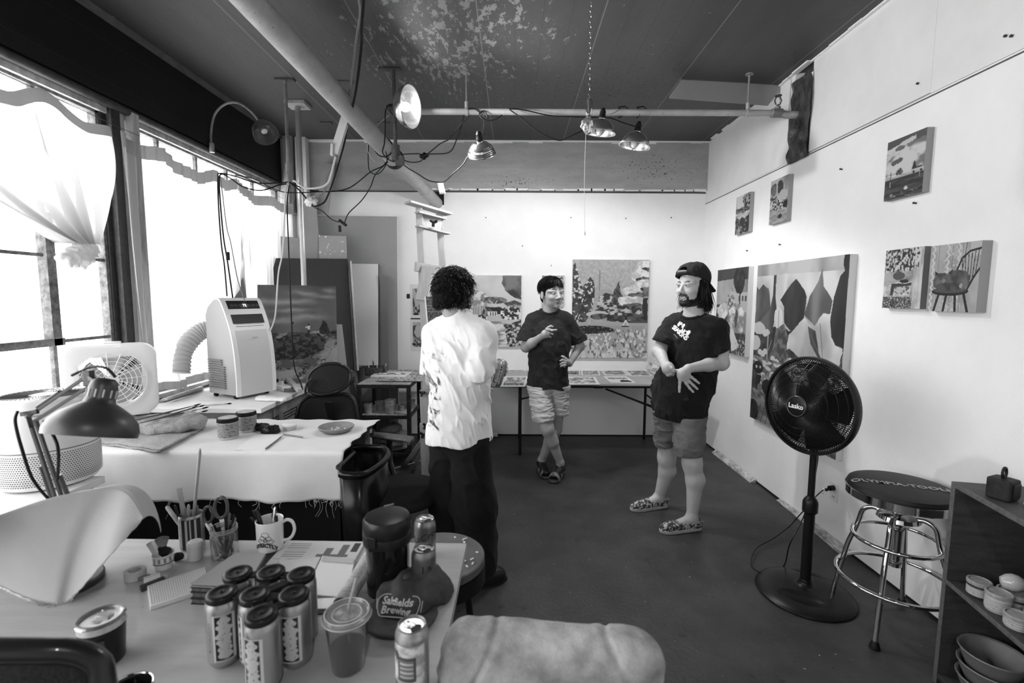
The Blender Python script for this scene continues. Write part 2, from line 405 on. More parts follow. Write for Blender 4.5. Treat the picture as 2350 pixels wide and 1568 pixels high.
# ================================================================== SCULPTING WITH DISTANCE FIELDS
class Vol:
 def __init__(s, lo, hi, vox):
  s.lo = np.array(lo, float); s.vox = vox; s.n = tuple(int(math.ceil((hi[i] - lo[i]) / vox)) + 1 for i in range(3)); s.big = .06
  s.a = np.full(s.n, s.big, np.float32)
  s.ax = [(s.lo[i] + np.arange(s.n[i]) * vox).astype(np.float32) for i in range(3)]
 def sub(s, lo, hi):
  sl = []
  for i in range(3):
   a = max(0, int((lo[i] - s.lo[i]) / s.vox)); b = min(s.n[i], int((hi[i] - s.lo[i]) / s.vox) + 2)
   if b <= a: return None, None
   sl.append(slice(a, b))
  return tuple(sl), (s.ax[0][sl[0]][:, None, None], s.ax[1][sl[1]][None, :, None], s.ax[2][sl[2]][None, None, :])
 def blend(s, sl, d, k, mode='u'):
  a = s.a[sl]
  if mode == 'u':
   h = np.maximum(k - np.abs(a - d), 0) / k; s.a[sl] = np.minimum(a, d) - h * h * k * .25
  elif mode == 's':
   d = -d; h = np.maximum(k - np.abs(a - d), 0) / k; s.a[sl] = np.maximum(a, d) + h * h * k * .25
 def cap(s, p, q, r0, r1=None, k=.02, mode='u', flat=None):
  """tapered limb; flat=(axis, factor) widens it across an axis"""
  r1 = r0 if r1 is None else r1; p = np.array(p, float); q = np.array(q, float); m = max(r0, r1) + k + s.vox
  fl = np.array([1., 1., 1.]);
  if flat is not None: fl = np.array(flat, float)
  lo = np.minimum(p, q) - m * fl.max(); hi = np.maximum(p, q) + m * fl.max()
  sl, X = s.sub(lo, hi)
  if sl is None: return s
  v = (q - p);
  vf = v / fl; L2 = max((vf * vf).sum(), 1e-12)
  x = [(X[i] - p[i]) / fl[i] for i in range(3)]
  t = np.clip((x[0] * vf[0] + x[1] * vf[1] + x[2] * vf[2]) / L2, 0, 1)
  d = np.sqrt((x[0] - t * vf[0]) ** 2 + (x[1] - t * vf[1]) ** 2 + (x[2] - t * vf[2]) ** 2) - (r0 + (r1 - r0) * t)
  s.blend(sl, d.astype(np.float32), k, mode); return s
 def ell(s, c, r, k=.02, mode='u', M3=None, e=2.0):
  """ellipsoid; M3 rows = local axes; e > 2 squares it off"""
  c = np.array(c, float); r = np.array(r, float); m = r.max() + k + s.vox
  if M3 is None: ext = r + k + s.vox
  else: ext = np.full(3, m)
  sl, X = s.sub(c - ext, c + ext)
  if sl is None: return s
  x = [X[i] - c[i] for i in range(3)]
  if M3 is not None: x = [x[0] * M3[i][0] + x[1] * M3[i][1] + x[2] * M3[i][2] for i in range(3)]
  if e == 2.0:
   k0 = np.sqrt((x[0] / r[0]) ** 2 + (x[1] / r[1]) ** 2 + (x[2] / r[2]) ** 2); k1 = np.sqrt((x[0] / r[0] ** 2) ** 2 + (x[1] / r[1] ** 2) ** 2 + (x[2] / r[2] ** 2) ** 2) + 1e-6
   d = k0 * (k0 - 1) / k1
   d = np.maximum(d, -r.min())
  else:
   k0 = (np.abs(x[0] / r[0]) ** e + np.abs(x[1] / r[1]) ** e + np.abs(x[2] / r[2]) ** e) ** (1 / e); d = (k0 - 1) * r.min()
  s.blend(sl, d.astype(np.float32), k, mode); return s
 def fn(s, f, lo, hi, k=.01, mode='u'):
  sl, X = s.sub(lo, hi)
  if sl is not None: s.blend(sl, np.broadcast_to(f(*X), s.a[sl].shape).astype(np.float32), k, mode)
  return s
 def plane(s, p, n, lo=None, hi=None, k=.004):
  """removes what lies beyond the plane (the side its normal points to)"""
  lo = s.lo if lo is None else lo; hi = s.lo + np.array(s.n) * s.vox if hi is None else hi
  n = np.array(n, float); n /= np.linalg.norm(n)
  return s.fn(lambda x, y, z: -((x - p[0]) * n[0] + (y - p[1]) * n[1] + (z - p[2]) * n[2]), lo, hi, k, 's')
 def disp(s, f, band=.03):
  i = np.nonzero(np.abs(s.a) < band)
  s.a[i] += f(s.ax[0][i[0]], s.ax[1][i[1]], s.ax[2][i[2]]).astype(np.float32)
  return s
 def mesh(s, name, m, parent, col=None, smooth=0):
  v = s.vox; g = openvdb.FloatGrid(3 * v)
  a = np.clip(s.a, -3 * v, 3 * v); a[0] = a[-1] = 3 * v; a[:, 0] = a[:, -1] = 3 * v; a[:, :, 0] = a[:, :, -1] = 3 * v
  g.copyFromArray(a); P_, T_, Q_ = g.convertToPolygons(isovalue=0.0)
  co = (P_ * v + s.lo).astype(np.float32); me = bpy.data.meshes.new(name)
  nq, nt_ = len(Q_), len(T_); me.vertices.add(len(co)); me.vertices.foreach_set('co', co.ravel())
  loops = np.concatenate([Q_[:, ::-1].ravel(), T_[:, ::-1].ravel()]) if nt_ else Q_[:, ::-1].ravel()
  me.loops.add(len(loops)); me.loops.foreach_set('vertex_index', loops.astype(np.int32)); me.polygons.add(nq + nt_)
  st = np.concatenate([np.arange(nq) * 4, nq * 4 + np.arange(nt_) * 3]).astype(np.int32); me.polygons.foreach_set('loop_start', st)
  me.update(calc_edges=True); me.validate()
  if col is not None:
   c = col(co[:, 0], co[:, 1], co[:, 2]).astype(np.float32)
   at_ = me.color_attributes.new('Col', 'FLOAT_COLOR', 'POINT'); q = np.ones((len(co), 4), np.float32); q[:, :3] = c[:, None]; at_.data.foreach_set('color', q.ravel())
  o = link(name, me, m, parent); me.shade_smooth()
  return o
def rim(S, c, r, M3, name, m, T, rad=.008):
 """neck opening: cuts an ellipsoid out of S and returns the ribbed collar along the cut"""
 c = np.array(c, float); r = np.array(r, float); K = Vol(S.lo, S.lo + (np.array(S.n) - 1) * S.vox, S.vox); K.a = np.full(S.n, .06, np.float32)
 sl, X = S.sub(c - r - .04, c + r + .04); x = [X[i] - c[i] for i in range(3)]
 if M3 is not None: x = [x[0] * M3[i][0] + x[1] * M3[i][1] + x[2] * M3[i][2] for i in range(3)]
 k0 = np.sqrt(sum((x[i] / r[i]) ** 2 for i in range(3))); k1 = np.sqrt(sum((x[i] / r[i] ** 2) ** 2 for i in range(3))) + 1e-6
 e = k0 * (k0 - 1) / k1; K.a[sl] = np.sqrt(e ** 2 * .5 + (S.a[sl] - .001) ** 2) - rad * .85
 S.ell(c, r, .004, 's', M3); K.mesh(name, m, T)
def strands(L, roots, flow, nstep, step, r, name, m, T, seed=1, shell=None):
 rr = random.Random(seed); mb = MB()
 for q in roots:
  p = Vector(q); pts = [L(*p)]; w = Vector((rr.uniform(-1, 1), rr.uniform(-1, 1), rr.uniform(-1, 1))); n = int(nstep * rr.uniform(.7, 1.15))
  for i in range(n):
   p = p + Vector(flow(p, i / n, w, rr)) * step
   if shell: p = shell(p, i / n, w)
   pts.append(L(*p))
  k = len(pts); mb.tube(pts, [r * (1 - .75 * (i / (k - 1)) ** 2) for i in range(k)], 3, cap=False)
 return mb.build(name, m, T, ang=80)
def unit(v): v = np.array(v, float); return v / np.linalg.norm(v)
def head_frame(f, up=(0, 0, 1), tilt=0.):
 f = unit(f); r = unit(np.cross(f, up)); u = np.cross(r, f)
 r2 = r * math.cos(tilt) + u * math.sin(tilt); u2 = np.cross(r2, f)
 return np.array([r2, f, u2])          # rows: right, forward, up
def loc(M3, c, p): return np.array(c) + M3.T @ np.array(p, float)
def sculpt_head(V, c, M3, s=1., smile=1., neck=None, mouth_open=.006, wide=1.):
 L = lambda x, y, z: loc(M3, c, (x * s, y * s, z * s))
 E = lambda p, r, k=.015, mode='u', e=2.: V.ell(L(p[0] * wide, p[1], p[2]), [r[0] * wide * s, r[1] * s, r[2] * s], k * s, mode, M3, e)
 E((0, -.015, .028), (.077, .097, .09)); E((0, .028, -.028), (.064, .063, .082), .03); E((0, .03, -.076), (.05, .052, .036), .025)
 E((0, .072, -.104), (.02, .017, .016), .02)
 for q in (-1, 1):
  E((q * .037, .061, -.034), (.024, .022, .02), .02); E((q * .034, .058, .018), (.034, .028, .014), .015)
  E((q * .031, .1, .0), (.017, .012, .010), .010, 's'); E((q * .031, .0775, .0), (.0145, .013, .0115), .004)
  E((q * .013, .096, -.041), (.0085, .010, .0075), .006)
  E((q * .079, -.012, -.012), (.009, .02, .033), .004); E((q * .087, -.006, -.008), (.006, .010, .02), .005, 's')
 V.cap(L(0, .086, .006), L(0, .108, -.034), .007 * s, .0115 * s, .012 * s); E((0, .107, -.037), (.0125, .011, .010), .006)
 zc = -.072
 E((0, .1, zc - .004 - mouth_open * .4), (.02, .014, .004 + mouth_open * .5), .006, 's'); E((0, .076, zc - .004), (.02, .012, .010), .002)
 up_ = [(-.027, .075, zc + .005 * smile), (-.013, .0885, zc + .004), (0, .0915, zc + .0035), (.013, .0885, zc + .004), (.027, .075, zc + .005 * smile)]
 lo_ = [(-.025, .074, zc + .003 * smile - mouth_open * .6), (-.012, .085, zc - .009 - mouth_open), (0, .088, zc - .012 - mouth_open), (.012, .085, zc - .009 - mouth_open), (.025, .074, zc + .003 * smile - mouth_open * .6)]
 for a in (up_, lo_):
  for i in range(4): V.cap(L(*a[i]), L(*a[i + 1]), .0042 * s, .0042 * s, .004 * s)
 if neck is not None: V.cap(L(0, -.028, -.06), neck, .056 * s, .06, .03); V.cap(L(0, -.01, -.07), neck, .047 * s, .058, .03)
def face_col(c, M3, s, base, kind):
 lip = .1 if kind == 'C' else base * .72
 def f(x, y, z):
  P_ = np.stack([x - c[0], y - c[1], z - c[2]], 1) @ M3.T / s; X, Y, Z = P_[:, 0], P_[:, 1], P_[:, 2]
  v = base * (1 + .05 * noise3(x * 60, y * 60, z * 60, 3)); near = (np.abs(X) < .1) & (np.abs(Z) < .14) & (Y > -.1) & (Y < .14); fr = near & (Y > .045)
  ax = np.abs(X)
  br = fr & (ax > .013) & (ax < .05) & (np.abs(Z - ((.025 if kind == 'B' else .021) + .006 * np.sin((ax - .013) / .037 * 2.6))) < .0042 - .05 * np.maximum(ax - .035, 0)); v = np.where(br, .02, v)
  ex = (ax - .031) / .0155; ez = (Z - .0005 - .0015 * (ax - .031) / .015) / (.0056 if kind != 'C' else .0038)
  eye = fr & (ex ** 2 + ez ** 2 < 1); v = np.where(eye, .3, v)
  gx = X - np.sign(X) * .031 - (.002 if kind == 'B' else 0); v = np.where(eye & (gx ** 2 + (Z - .001) ** 2 < .0054 ** 2), .006, v)
  lid = fr & (ex ** 2 + ((Z - .001) / .0076) ** 2 < 1.15) & ~eye & (Z > .0015); v = np.where(lid, .03, v)
  zc = -.0725 + (.0045 if kind != 'C' else .007) * (ax / .024) ** 2; op = {'C': .0075, 'B': .004}.get(kind, .002)
  li = fr & (((ax / .027) ** 2 + ((Z - zc + .004) / (.010 + op * .4)) ** 2) < 1); v = np.where(li & (np.abs(ax) < .026), lip, v)
  mo = fr & (ax < .0245) & (np.abs(Z - zc + .0045) < (.0035 + op * .5) * (1 - (ax / .026) ** 2) + .0008)
  v = np.where(mo, .01, v); v = np.where(mo & (ax < .02) & (Z - zc > -.0045 - op * .35) & (Z - zc < .001), .7 if kind == 'C' else .5, v)
  if kind == 'C':
   n = noise3(x * 150, y * 150, z * 60, 5) * .004
   mus = fr & (ax < .034) & (Z > -.067 + n) & (Z < -.051 + n) & (Y > .07) & ~mo
   jaw = near & ((Z < -.088 + n * 2 + .45 * np.maximum(ax - .045, 0)) | ((ax > .026) & (Z < -.062 + n - .3 * np.maximum(.05 - ax, 0)) & (Y > .03) & (ax < .04))) & (Y > -.03) & (Z > -.135 + .25 * np.maximum(.05 - Y, 0))
   side = near & (ax > .055) & (Y < .03) & (Y > -.03) & (Z < .0)
   v = np.where((mus | jaw) & ~mo & ~(li & (ax < .02)), .012, v); v = np.where(side, .02, v)
  if kind == 'A':
   jaw = near & (Z < -.055) & (Y > .02); v = np.where(jaw, .02, v)
  if kind == 'B':
   hl = near & (ax > .072) & (Z > -.0) & (Y > -.06) & (Y < .01) & (ax < .079); v = np.where(hl, .05, v)
  nos = fr & (Y > .09) & (np.abs(ax - .008) < .0035) & (Z < -.046) & (Z > -.052); v = np.where(nos, .03, v)
  return v
 return f
def fingers(V, chains, r=.0085, k=.006):
 for ch in chains:
  n = len(ch) - 1
  for i in range(n): V.cap(ch[i], ch[i + 1], r * (1.08 - .12 * i), r * (1.0 - .12 * i), k)
def folds(seed, amp, fx=8, fz=8, tilt=0.):
 def f(x, y, z):
  a = fbm(x * fx + tilt * z * 3, y * fx, z * fz, seed, 3); b = 1 - np.abs(fbm(x * fx * 1.7 + 5 + tilt * z * 5, y * fx * 1.7, z * fz * 1.5, seed + 9, 2)) * 2.4
  return amp * (a * .9 - np.maximum(b, 0) ** 2 * .7)
 return f
skin = mat('skin', .4, .5, attr=True, sss=.08, spec=.4)
m_hairbase = mat('hair_underlayer', .004, .85, spec=.15)
m_hair = mat('black_hair', .006, .38, noise=(60, .5, 2.2, (1, 1, .3)), spec=.6)
from mathutils.bvhtree import BVHTree
def shrinkwrap_text(obj_, txt, size, c, right, up, out, depth=.001, **k):
 """lettering laid on a surface by dropping it along -out"""
 me = obj_.data; W = wm(obj_); bt = BVHTree.FromPolygons([W @ v.co for v in me.vertices], [tuple(p.vertices) for p in me.polygons])
 c, right, up, out = [Vector(q) for q in (c, right, up, out)]
 def f(x, y, z):
  o = c + right * x + up * y + out * .25; h = bt.ray_cast(o, -out, 1.)[0]
  return (h if h is not None else o - out * .25) + out * (depth + z)
 return text_mb(txt, size, f, depth=depth, **k)

# ================================================================== PERSON IN THE MIDDLE
def neckline(T, pts, r, m):
 MB().tube(catmull(pts, 5, True), r, 8, closed=True).build('collar', m, T)
def person_middle():
 T = thing('person', 'person in dark t-shirt and light shorts leaning by folding table, legs crossed, one hand raised', 'person', (.31, 3.97, 0))
 V = Vol((-.02, 3.6, 0), (.68, 4.2, 1.74), .0028)
 hc = np.array((.318, 3.93, 1.577)); M3 = head_frame((.47, -.87, .0), tilt=-.06); neck = (.305, 3.975, 1.37)
 sculpt_head(V, hc, M3, 1.02, neck=neck, mouth_open=.005, wide=1.08)
 V.cap((.215, 3.985, 1.34), (.41, 3.985, 1.34), .06, k=.04); V.ell((.31, 3.975, 1.2), (.16, .1, .2), .05); V.ell((.305, 3.98, 1.0), (.135, .095, .16), .05)
 V.ell((.305, 3.985, .86), (.155, .1, .12), .05); V.cap((.305, 3.975, 1.385), (.19, 3.985, 1.34), .04, .045, .03); V.cap((.305, 3.975, 1.385), (.42, 3.985, 1.34), .04, .045, .03)
 # raised arm
 sh, el, wr = (.15, 3.975, 1.33), at(1207, 797, y=3.92), at(1239, 775, y=3.79)
 V.cap(sh, el, .048, .041, .02); V.cap(el, (Vector(el) * .55 + wr * .45), .042, .038, .02); V.cap(Vector(el) * .6 + wr * .4, wr, .038, .024, .02)
 y0 = 3.74; pc = at(1252, 767, y=y0)
 V.cap(wr, pc, .023, .03, .015); V.ell(pc, (.036, .022, .034), .012)
 P = lambda x, y, d=0: at(1180 + x / 8.712, 620 + y / 8.712, y=y0 - .01 + d)
 fingers(V, [[P(640, 1180), P(690, 1140), P(735, 1120), P(772, 1132)], [P(660, 1205), P(720, 1195), P(770, 1205, -.03), P(845, 1197, -.035)],
    [P(650, 1260), P(700, 1262), P(768, 1285, .01)], [P(610, 1310), P(670, 1325), P(728, 1340, .01)], [P(650, 1190, -.02), P(700, 1190, -.035), P(755, 1215, -.04)]], .0088)
 # arm akimbo
 sh, el, wr = (.465, 3.98, 1.33), at(1331, 795, y=4.0), at(1307, 835, y=3.93)
 V.cap(sh, el, .048, .039, .02); V.cap(el, wr, .039, .025, .02); pc = at(1299, 830, y=3.885); V.cap(wr, pc, .024, .028, .012)
 P = lambda x, y, d=0: at(x, y, y=3.845 + d)
 fingers(V, [[P(1300, 824), P(1293, 819), P(1289, 817.5, .004)], [P(1300, 829), P(1291, 826), P(1286, 828.5, .004)], [P(1299, 833), P(1291, 833), P(1286, 836, .004)], [P(1298, 838), P(1292, 839), P(1287, 841, .006)], [P(1302, 834, .03), P(1295, 842, .05)]], .0085)
 # legs: the front one crosses over
 kn, an = at(1256, 985, y=3.88), at(1286, 1062, y=3.965)
 V.cap((.225, 3.98, .84), kn, .082, .055, .03); V.ell(kn, (.05, .052, .06), .02); V.cap(kn, Vector(kn) * .62 + an * .38, .05, .054, .02); V.cap(Vector(kn) * .68 + an * .32 + Vector((0, .02, 0)), an, .052, .031, .02)
 kn2, an2 = at(1275, 985, y=4.0), at(1243, 1056, y=4.075)
 V.cap((.385, 3.985, .84), kn2, .082, .055, .03); V.cap(kn2, Vector(kn2) * .62 + an2 * .38, .05, .054, .02); V.cap(Vector(kn2) * .65 + an2 * .35, an2, .053, .032, .02)
 f1a, f1b = Vector((an.x - .005, an.y + .03, .055)), Vector((.352, 3.86, .05)); f2a, f2b = Vector((an2.x, an2.y + .02, .055)), Vector((.295, 3.93, .05))
 for a, h, t in ((an, f1a, f1b), (an2, f2a, f2b)): V.cap(a, h, .032, .028, .02); V.cap(Vector((a.x, a.y, .08)), t, .034, .022, .02, flat=(1.3, 1, 1));
 fc = face_col(hc, M3, 1.02, .33, 'B')
 def col(x, y, z):
  v = fc(x, y, z); return np.where(z < .108, .01, v)                       # dark socks
 V.mesh('body', skin, T, col)
 # hair: parted cap of black hair, short at the sides
 H = Vol(hc - .17, hc + .17, .0028); L = lambda *p: loc(M3, hc, p)
 H.ell(L(0, -.024, .044), (.094, .106, .098), .01, M3=M3)
 H.ell(L(0.01, .135, -.04), (.074, .1, .112), .006, 's', M3); H.ell(L(0, .0, -.15), (.2, .2, .11), .01, 's', M3); H.ell(L(0, .075, -.06), (.11, .075, .085), .01, 's', M3)
 for q in (-1, 1): H.cap(L(q * .081, .016, .03), L(q * .084, .018, -.014), .009, .004, .01); H.ell(L(q * .088, -.005, -.02), (.02, .017, .034), .004, 's', M3)
 H.ell(L(0, -.07, -.035), (.068, .036, .055), .02, M3=M3)
 H.mesh('hair', m_hairbase, T)
 r_ = random.Random(2); part = Vector((-.012, .035, .13)); rts = []
 for i in range(1600):
  a = r_.uniform(-PI, PI); b = r_.uniform(.15, 1.5); q = Vector((.092 * math.sin(a) * math.cos(b), -.022 + .103 * math.cos(a) * math.cos(b), .044 + .097 * math.sin(b))); rts.append(q)
 for i in range(260): a = r_.uniform(-.9, .9); rts.append(Vector((.05 * a, .045 + r_.uniform(-.02, .02), .135 - .02 * abs(a))))
 def flow(p, t, w, rr):
  d = Vector((p.x - part.x, (p.y - part.y) * .8, 0)); d.normalize() if d.length > 1e-4 else None
  return d * (.75 - .6 * t) + Vector((0, 0, -.25 - .9 * t)) + w * .1 + Vector((rr.uniform(-.12, .12), rr.uniform(-.12, .12), 0))
 def shell(p, t, w):
  d = Vector((p.x / .096, (p.y + .022) / .11, (p.z - .042) / .1)); l = d.length; k_ = (1.02 + .05 * w.x * t) / l if p.z > -.03 else 1 / max(l, 1e-3)
  front = p.y > .03 and p.z < .1
  return Vector((p.x * k_, (p.y + .022) * k_ - .022, .042 + (p.z - .042) * k_)) if (l < 1.0 or l > 1.1) and p.z > .0 else p
 def keep(q): return True
 # strands stop above the brow: their length follows where they start
 strands(L, [q for q in rts if q.y < .0], flow, 10, .011, .0016, 'hair_strands', m_hair, T, 3, shell)
 strands(L, [q for q in rts if q.y >= .0 and abs(q.x) > .035], flow, 6, .010, .0016, 'hair_strands', m_hair, T, 4, shell)
 strands(L, [q for q in rts if q.y >= .0 and abs(q.x) <= .035], flow, 6, .0115, .0015, 'fringe', m_hair, T, 5, shell)
 # dark t-shirt
 mc = mat('charcoal_cotton', .017, .9, noise=(90, .8, 1.25), bump=(400, .2), sheen=.05)
 S = Vol((.0, 3.76, .74), (.66, 4.16, 1.45), .0042)
 el, el2 = at(1203, 786, y=3.93), at(1331, 786, y=3.99)
 S.cap((.165, 3.985, 1.325), el, .066, .074, .03); S.cap((.455, 3.985, 1.325), el2, .066, .068, .03)
 S.disp(folds(12, .011, 9, 9, .8))
 S.plane(at(1200, 783, y=3.93), (-.12, -.1, -1), hi=(.31, 4.2, 1.4)); S.plane(at(1328, 788, y=3.97), (.42, -.05, -1), lo=(.31, 3.7, .7))
 B = Vol((.0, 3.76, .74), (.66, 4.16, 1.45), .0042)
 B.cap((.2, 3.985, 1.342), (.42, 3.985, 1.342), .066, k=.03); B.ell((.308, 3.975, 1.19), (.178, .122, .22), .05); B.cap((.305, 3.98, 1.2), (.3, 3.985, .8), .15, .168, .05, flat=(1, .78, 1))
 B.cap((.305, 3.98, 1.388), (.18, 3.985, 1.348), .062, .062, .03); B.cap((.305, 3.98, 1.388), (.435, 3.985, 1.348), .062, .062, .03)
 B.disp(folds(11, .013, 7, 5, .6)); B.disp(folds(13, .006, 16, 10, 1.)); k = .02; a, b = S.a, B.a; h = np.maximum(k - np.abs(a - b), 0) / k; S.a = np.minimum(a, b) - h * h * k * .25
 S.fn(lambda x, y, z: z - (.778 + .012 * np.sin(x * 25)), S.lo, (.66, 4.2, .9), .004, 's')
 [S.cap((.305 + q * .03, 3.975, 1.4), (.305 + q * .13, 3.98, 1.352), .056, .06, .03) for q in (-1, 1)]
 rim(S, (.305, 3.955, 1.462), (.082, .09, .068), None, 'collar', mc, T)
 S.mesh('t_shirt', mc, T)
 # shorts
 Sh = Vol((.08, 3.75, .45), (.52, 4.16, .93), .004); Q = Vol((.08, 3.75, .45), (.52, 4.16, .93), .004)
 Sh.cap((.222, 3.98, .82), at(1247, 962, y=3.9), .1, .088, .03); Q.cap((.385, 3.99, .82), at(1283, 955, y=4.0), .096, .08, .03)
 Sh.disp(folds(21, .012, 5, 28, .4)); Q.disp(folds(23, .012, 5, 28, -.4))
 Sh.plane((.2, 3.9, .515), (.06, 0, -1)); Q.plane((0, 0, .54), (0, 0, -1))
 Sh.a = np.minimum(Sh.a, Q.a); Sh.ell((.303, 3.985, .83), (.172, .12, .11), .05)
 Sh.plane((0, 0, .8), (0, 0, 1)); Sh.mesh('shorts', mat('light_linen', .43, .9, noise=(70, .88, 1.08), bump=(300, .2)), T)
 # two-strap sandals
 ms, mk = mat('dark_rubber', .03, .55), mat('worn_grey_strap', .1, .45, noise=(60, .7, 1.6))
 for h, t in ((f1a, f1b), (f2a, f2b)):
  s_ = thing('sandal', None, None); s_.parent = T; s_.matrix_basis = wm(T).inverted()
  d = (t - h); d.z = 0; d.normalize(); side = Vector((-d.y, d.x, 0)); o = h - d * .07; o.z = 0
  Mx = basis(side, d, (0, 0, 1), o); prof = [(-.033, 0), (-.04, .05), (-.045, .14), (-.05, .2), (-.04, .25), (-.015, .272), (.02, .27), (.044, .24), (.05, .19), (.042, .12), (.038, .05), (.032, 0), (0, -.018)]
  MB().prism(prof, .0, .024, Mx).build('sole', ms, s_, bev=.005)
  def strap(y0_, y1_, hgt, wd):
   return MB().grid(lambda u, v: tuple(Mx @ Vector((-math.cos(PI * u) * wd, y0_ + (y1_ - y0_) * v, .012 + math.sin(PI * u) * (hgt - (.018 * v))))), 16, 3).build('strap', mk, s_, solid=.005)
  strap(.2, .235, .068, .05); strap(.12, .16, .09, .046)
person_middle()

# ================================================================== BEARDED PERSON
def person_beard():
 T = thing('person', 'bearded person in backwards cap and black printed t-shirt standing with hands clasped at waist', 'person', (1.2, 3.2, 0))
 V = Vol((.88, 2.8, 0), (1.56, 3.56, 1.8), .0029)
 hc = np.array((1.195, 3.2, 1.622)); f = unit((-.86, -.5, .0)); M3 = head_frame((-.86, -.5, .02), tilt=-.02); neck = (1.215, 3.2, 1.41)
 sculpt_head(V, hc, M3, 1.04, neck=neck, mouth_open=.008, smile=1.6, wide=1.06)
 V.ell(loc(M3, hc, (0, .066, -.115)), (.032, .028, .022), .02, M3=M3)
 fw = unit((-.72, -.69, 0)); lf = unit((.69, -.72, 0)); C = np.array((1.215, 3.19, 0))
 Pn = lambda l, f_, z: tuple(C + lf * l + fw * f_ + np.array((0, 0, z)))
 MB3 = np.array([lf, fw, (0, 0, 1)]); C2 = np.array((1.135, 3.2, 0)); Hn = lambda l, f_, z: tuple(C2 + lf * l + fw * f_ + np.array((0, 0, z)))
 V.cap(Pn(-.12, 0, 1.36), Pn(.12, 0, 1.36), .065, k=.04); V.ell(Pn(0, .01, 1.2), (.17, .12, .2), .05, M3=MB3); V.ell(Pn(0, .05, .98), (.14, .115, .16), .05, M3=MB3); V.ell(Hn(0, 0, .84), (.13, .1, .1), .05, M3=MB3)
 # near arm, elbow out, palm to the viewer
 sh, el = Pn(.165, -.02, 1.345), at(1655, 833, y=3.05); wr = at(1580, 846, y=2.9)
 V.cap(sh, el, .054, .047, .02); V.ell(el, (.045, .045, .045), .02); m_ = Vector(el) * .6 + wr * .4
 V.cap(el, m_, .045, .041, .02); V.cap(m_, wr, .041, .026, .02); P = lambda x, y, d=0: at(1490 + x / 8.255, 730 + y / 8.255, y=2.885 + d)
 V.cap(wr, P(640, 1040), .024, .032, .015); V.ell(P(650, 1080), (.042, .02, .042), .012)
 fingers(V, [[P(575, 1110), P(580, 1220), P(574, 1320), P(570, 1400)], [P(650, 1150), P(700, 1240), P(765, 1330), P(830, 1400)], [P(700, 1130), P(765, 1210), P(840, 1280), P(910, 1345)],
    [P(740, 1080), P(805, 1130), P(870, 1180), P(940, 1235)], [P(600, 1010), P(530, 1000, .01), P(465, 1010, .02)]], .0095)
 # far arm
 sh, el, wr = Pn(-.175, -.01, 1.345), at(1513, 806, y=3.16), at(1526, 836, y=3.0)
 V.cap(sh, el, .052, .044, .02); V.cap(el, wr, .044, .028, .02); Q = lambda x, y, d=0: at(1490 + x / 8.255, 730 + y / 8.255, y=2.93 + d)
 V.cap(wr, Q(350, 950), .028, .036, .015); V.ell(Q(360, 960), (.036, .03, .042), .012)
 fingers(V, [[Q(400, 920), Q(440, 950, -.02), Q(480, 985, -.015)], [Q(400, 960), Q(430, 1010, -.02), Q(470, 1040, -.01)], [Q(360, 1010), Q(400, 1060, -.02), Q(450, 1080, -.01)], [Q(320, 1020), Q(350, 1080, -.01), Q(400, 1090, 0)], [Q(380, 900, -.02), Q(430, 950, -.04), Q(465, 1000, -.045)]], .0098)
 # legs
 hN, hF = Hn(.09, 0, .84), Hn(-.08, 0, .84)
 kN, aN, kF, aF = at(1588, 1062, y=3.07), at(1588, 1186, y=3.05), at(1530, 1050, y=3.33), at(1512, 1142, y=3.385)
 for h, k_, a in ((hN, kN, aN), (hF, kF, aF)):
  V.cap(h, k_, .076, .06, .03); V.ell(k_, (.053, .053, .09), .03); c_ = Vector(k_) * .68 + Vector(a) * .32 + Vector((.022, 0, 0)); V.cap(k_, c_, .053, .058, .03); V.cap(c_, a, .057, .034, .03)
 shoes = []
 for a, t in ((aN, at(1540, 1208, y=3.02)), (aF, at(1475, 1165, y=3.35))):
  V.cap(a, (a.x + .01, a.y, .06), .036, .034, .02); V.cap((a.x, a.y, .075), (t.x + .02, t.y, .045), .034, .025, .02); shoes.append((a, t))
 V.mesh('body', skin, T, face_col(hc, M3, 1.04, .42, 'C'))
 # long hair below the cap
 H = Vol(hc - .2, hc + .2, .003); L = lambda *p: loc(M3, hc, p)
 H.ell(L(0, -.035, .0), (.086, .085, .085), .01, M3=M3); H.cap(L(0, -.06, -.03), L(0, -.06, -.105), .068, .056, .03)
 for q in (-1, 1): H.cap(L(q * .07, -.015, .0), L(q * .06, -.035, -.11), .03, .024, .03); H.cap(L(q * .082, .015, .03), L(q * .08, .0, -.05), .010, .012, .02)
 H.ell(L(0, .115, -.02), (.075, .105, .12), .01, 's', M3); H.fn(lambda x, y, z: z - (hc[2] - .125), H.lo, hc + .2, .01, 's'); H.mesh('hair', m_hairbase, T)
 r_ = random.Random(8); rts = []
 for i in range(1700):
  a = r_.uniform(1.2, 2 * PI - 1.2); q = Vector((.094 * math.sin(a), -.02 + .092 * math.cos(a), .05 + .12 * math.cos(a) * .3 - .03 * r_.random())); rts.append(Vector((q.x * r_.uniform(.88, 1), q.y * r_.uniform(.88, 1), q.z)))
 def flow(p, t, w, rr): return Vector((w.x * .2 - p.x * 1.0 * t, w.y * .2 + (-.18 if t < .7 else .25) * (1 if p.y < 0 else .6), -1)) + Vector((rr.uniform(-.08, .08), rr.uniform(-.08, .08), 0))
 strands(L, rts, flow, 15, .0115, .0022, 'hair_strands', m_hair, T, 9)
 # backwards cap: crown, brim behind, strap gap over the forehead
 K = Vol(hc - .22, hc + .22, .003)
 K.ell(L(0, -.012, .058), (.1, .117, .104), .01, M3=M3, e=2.2); K.ell(L(0, -.012, .045), (.093, .109, .095), .003, 's', M3)
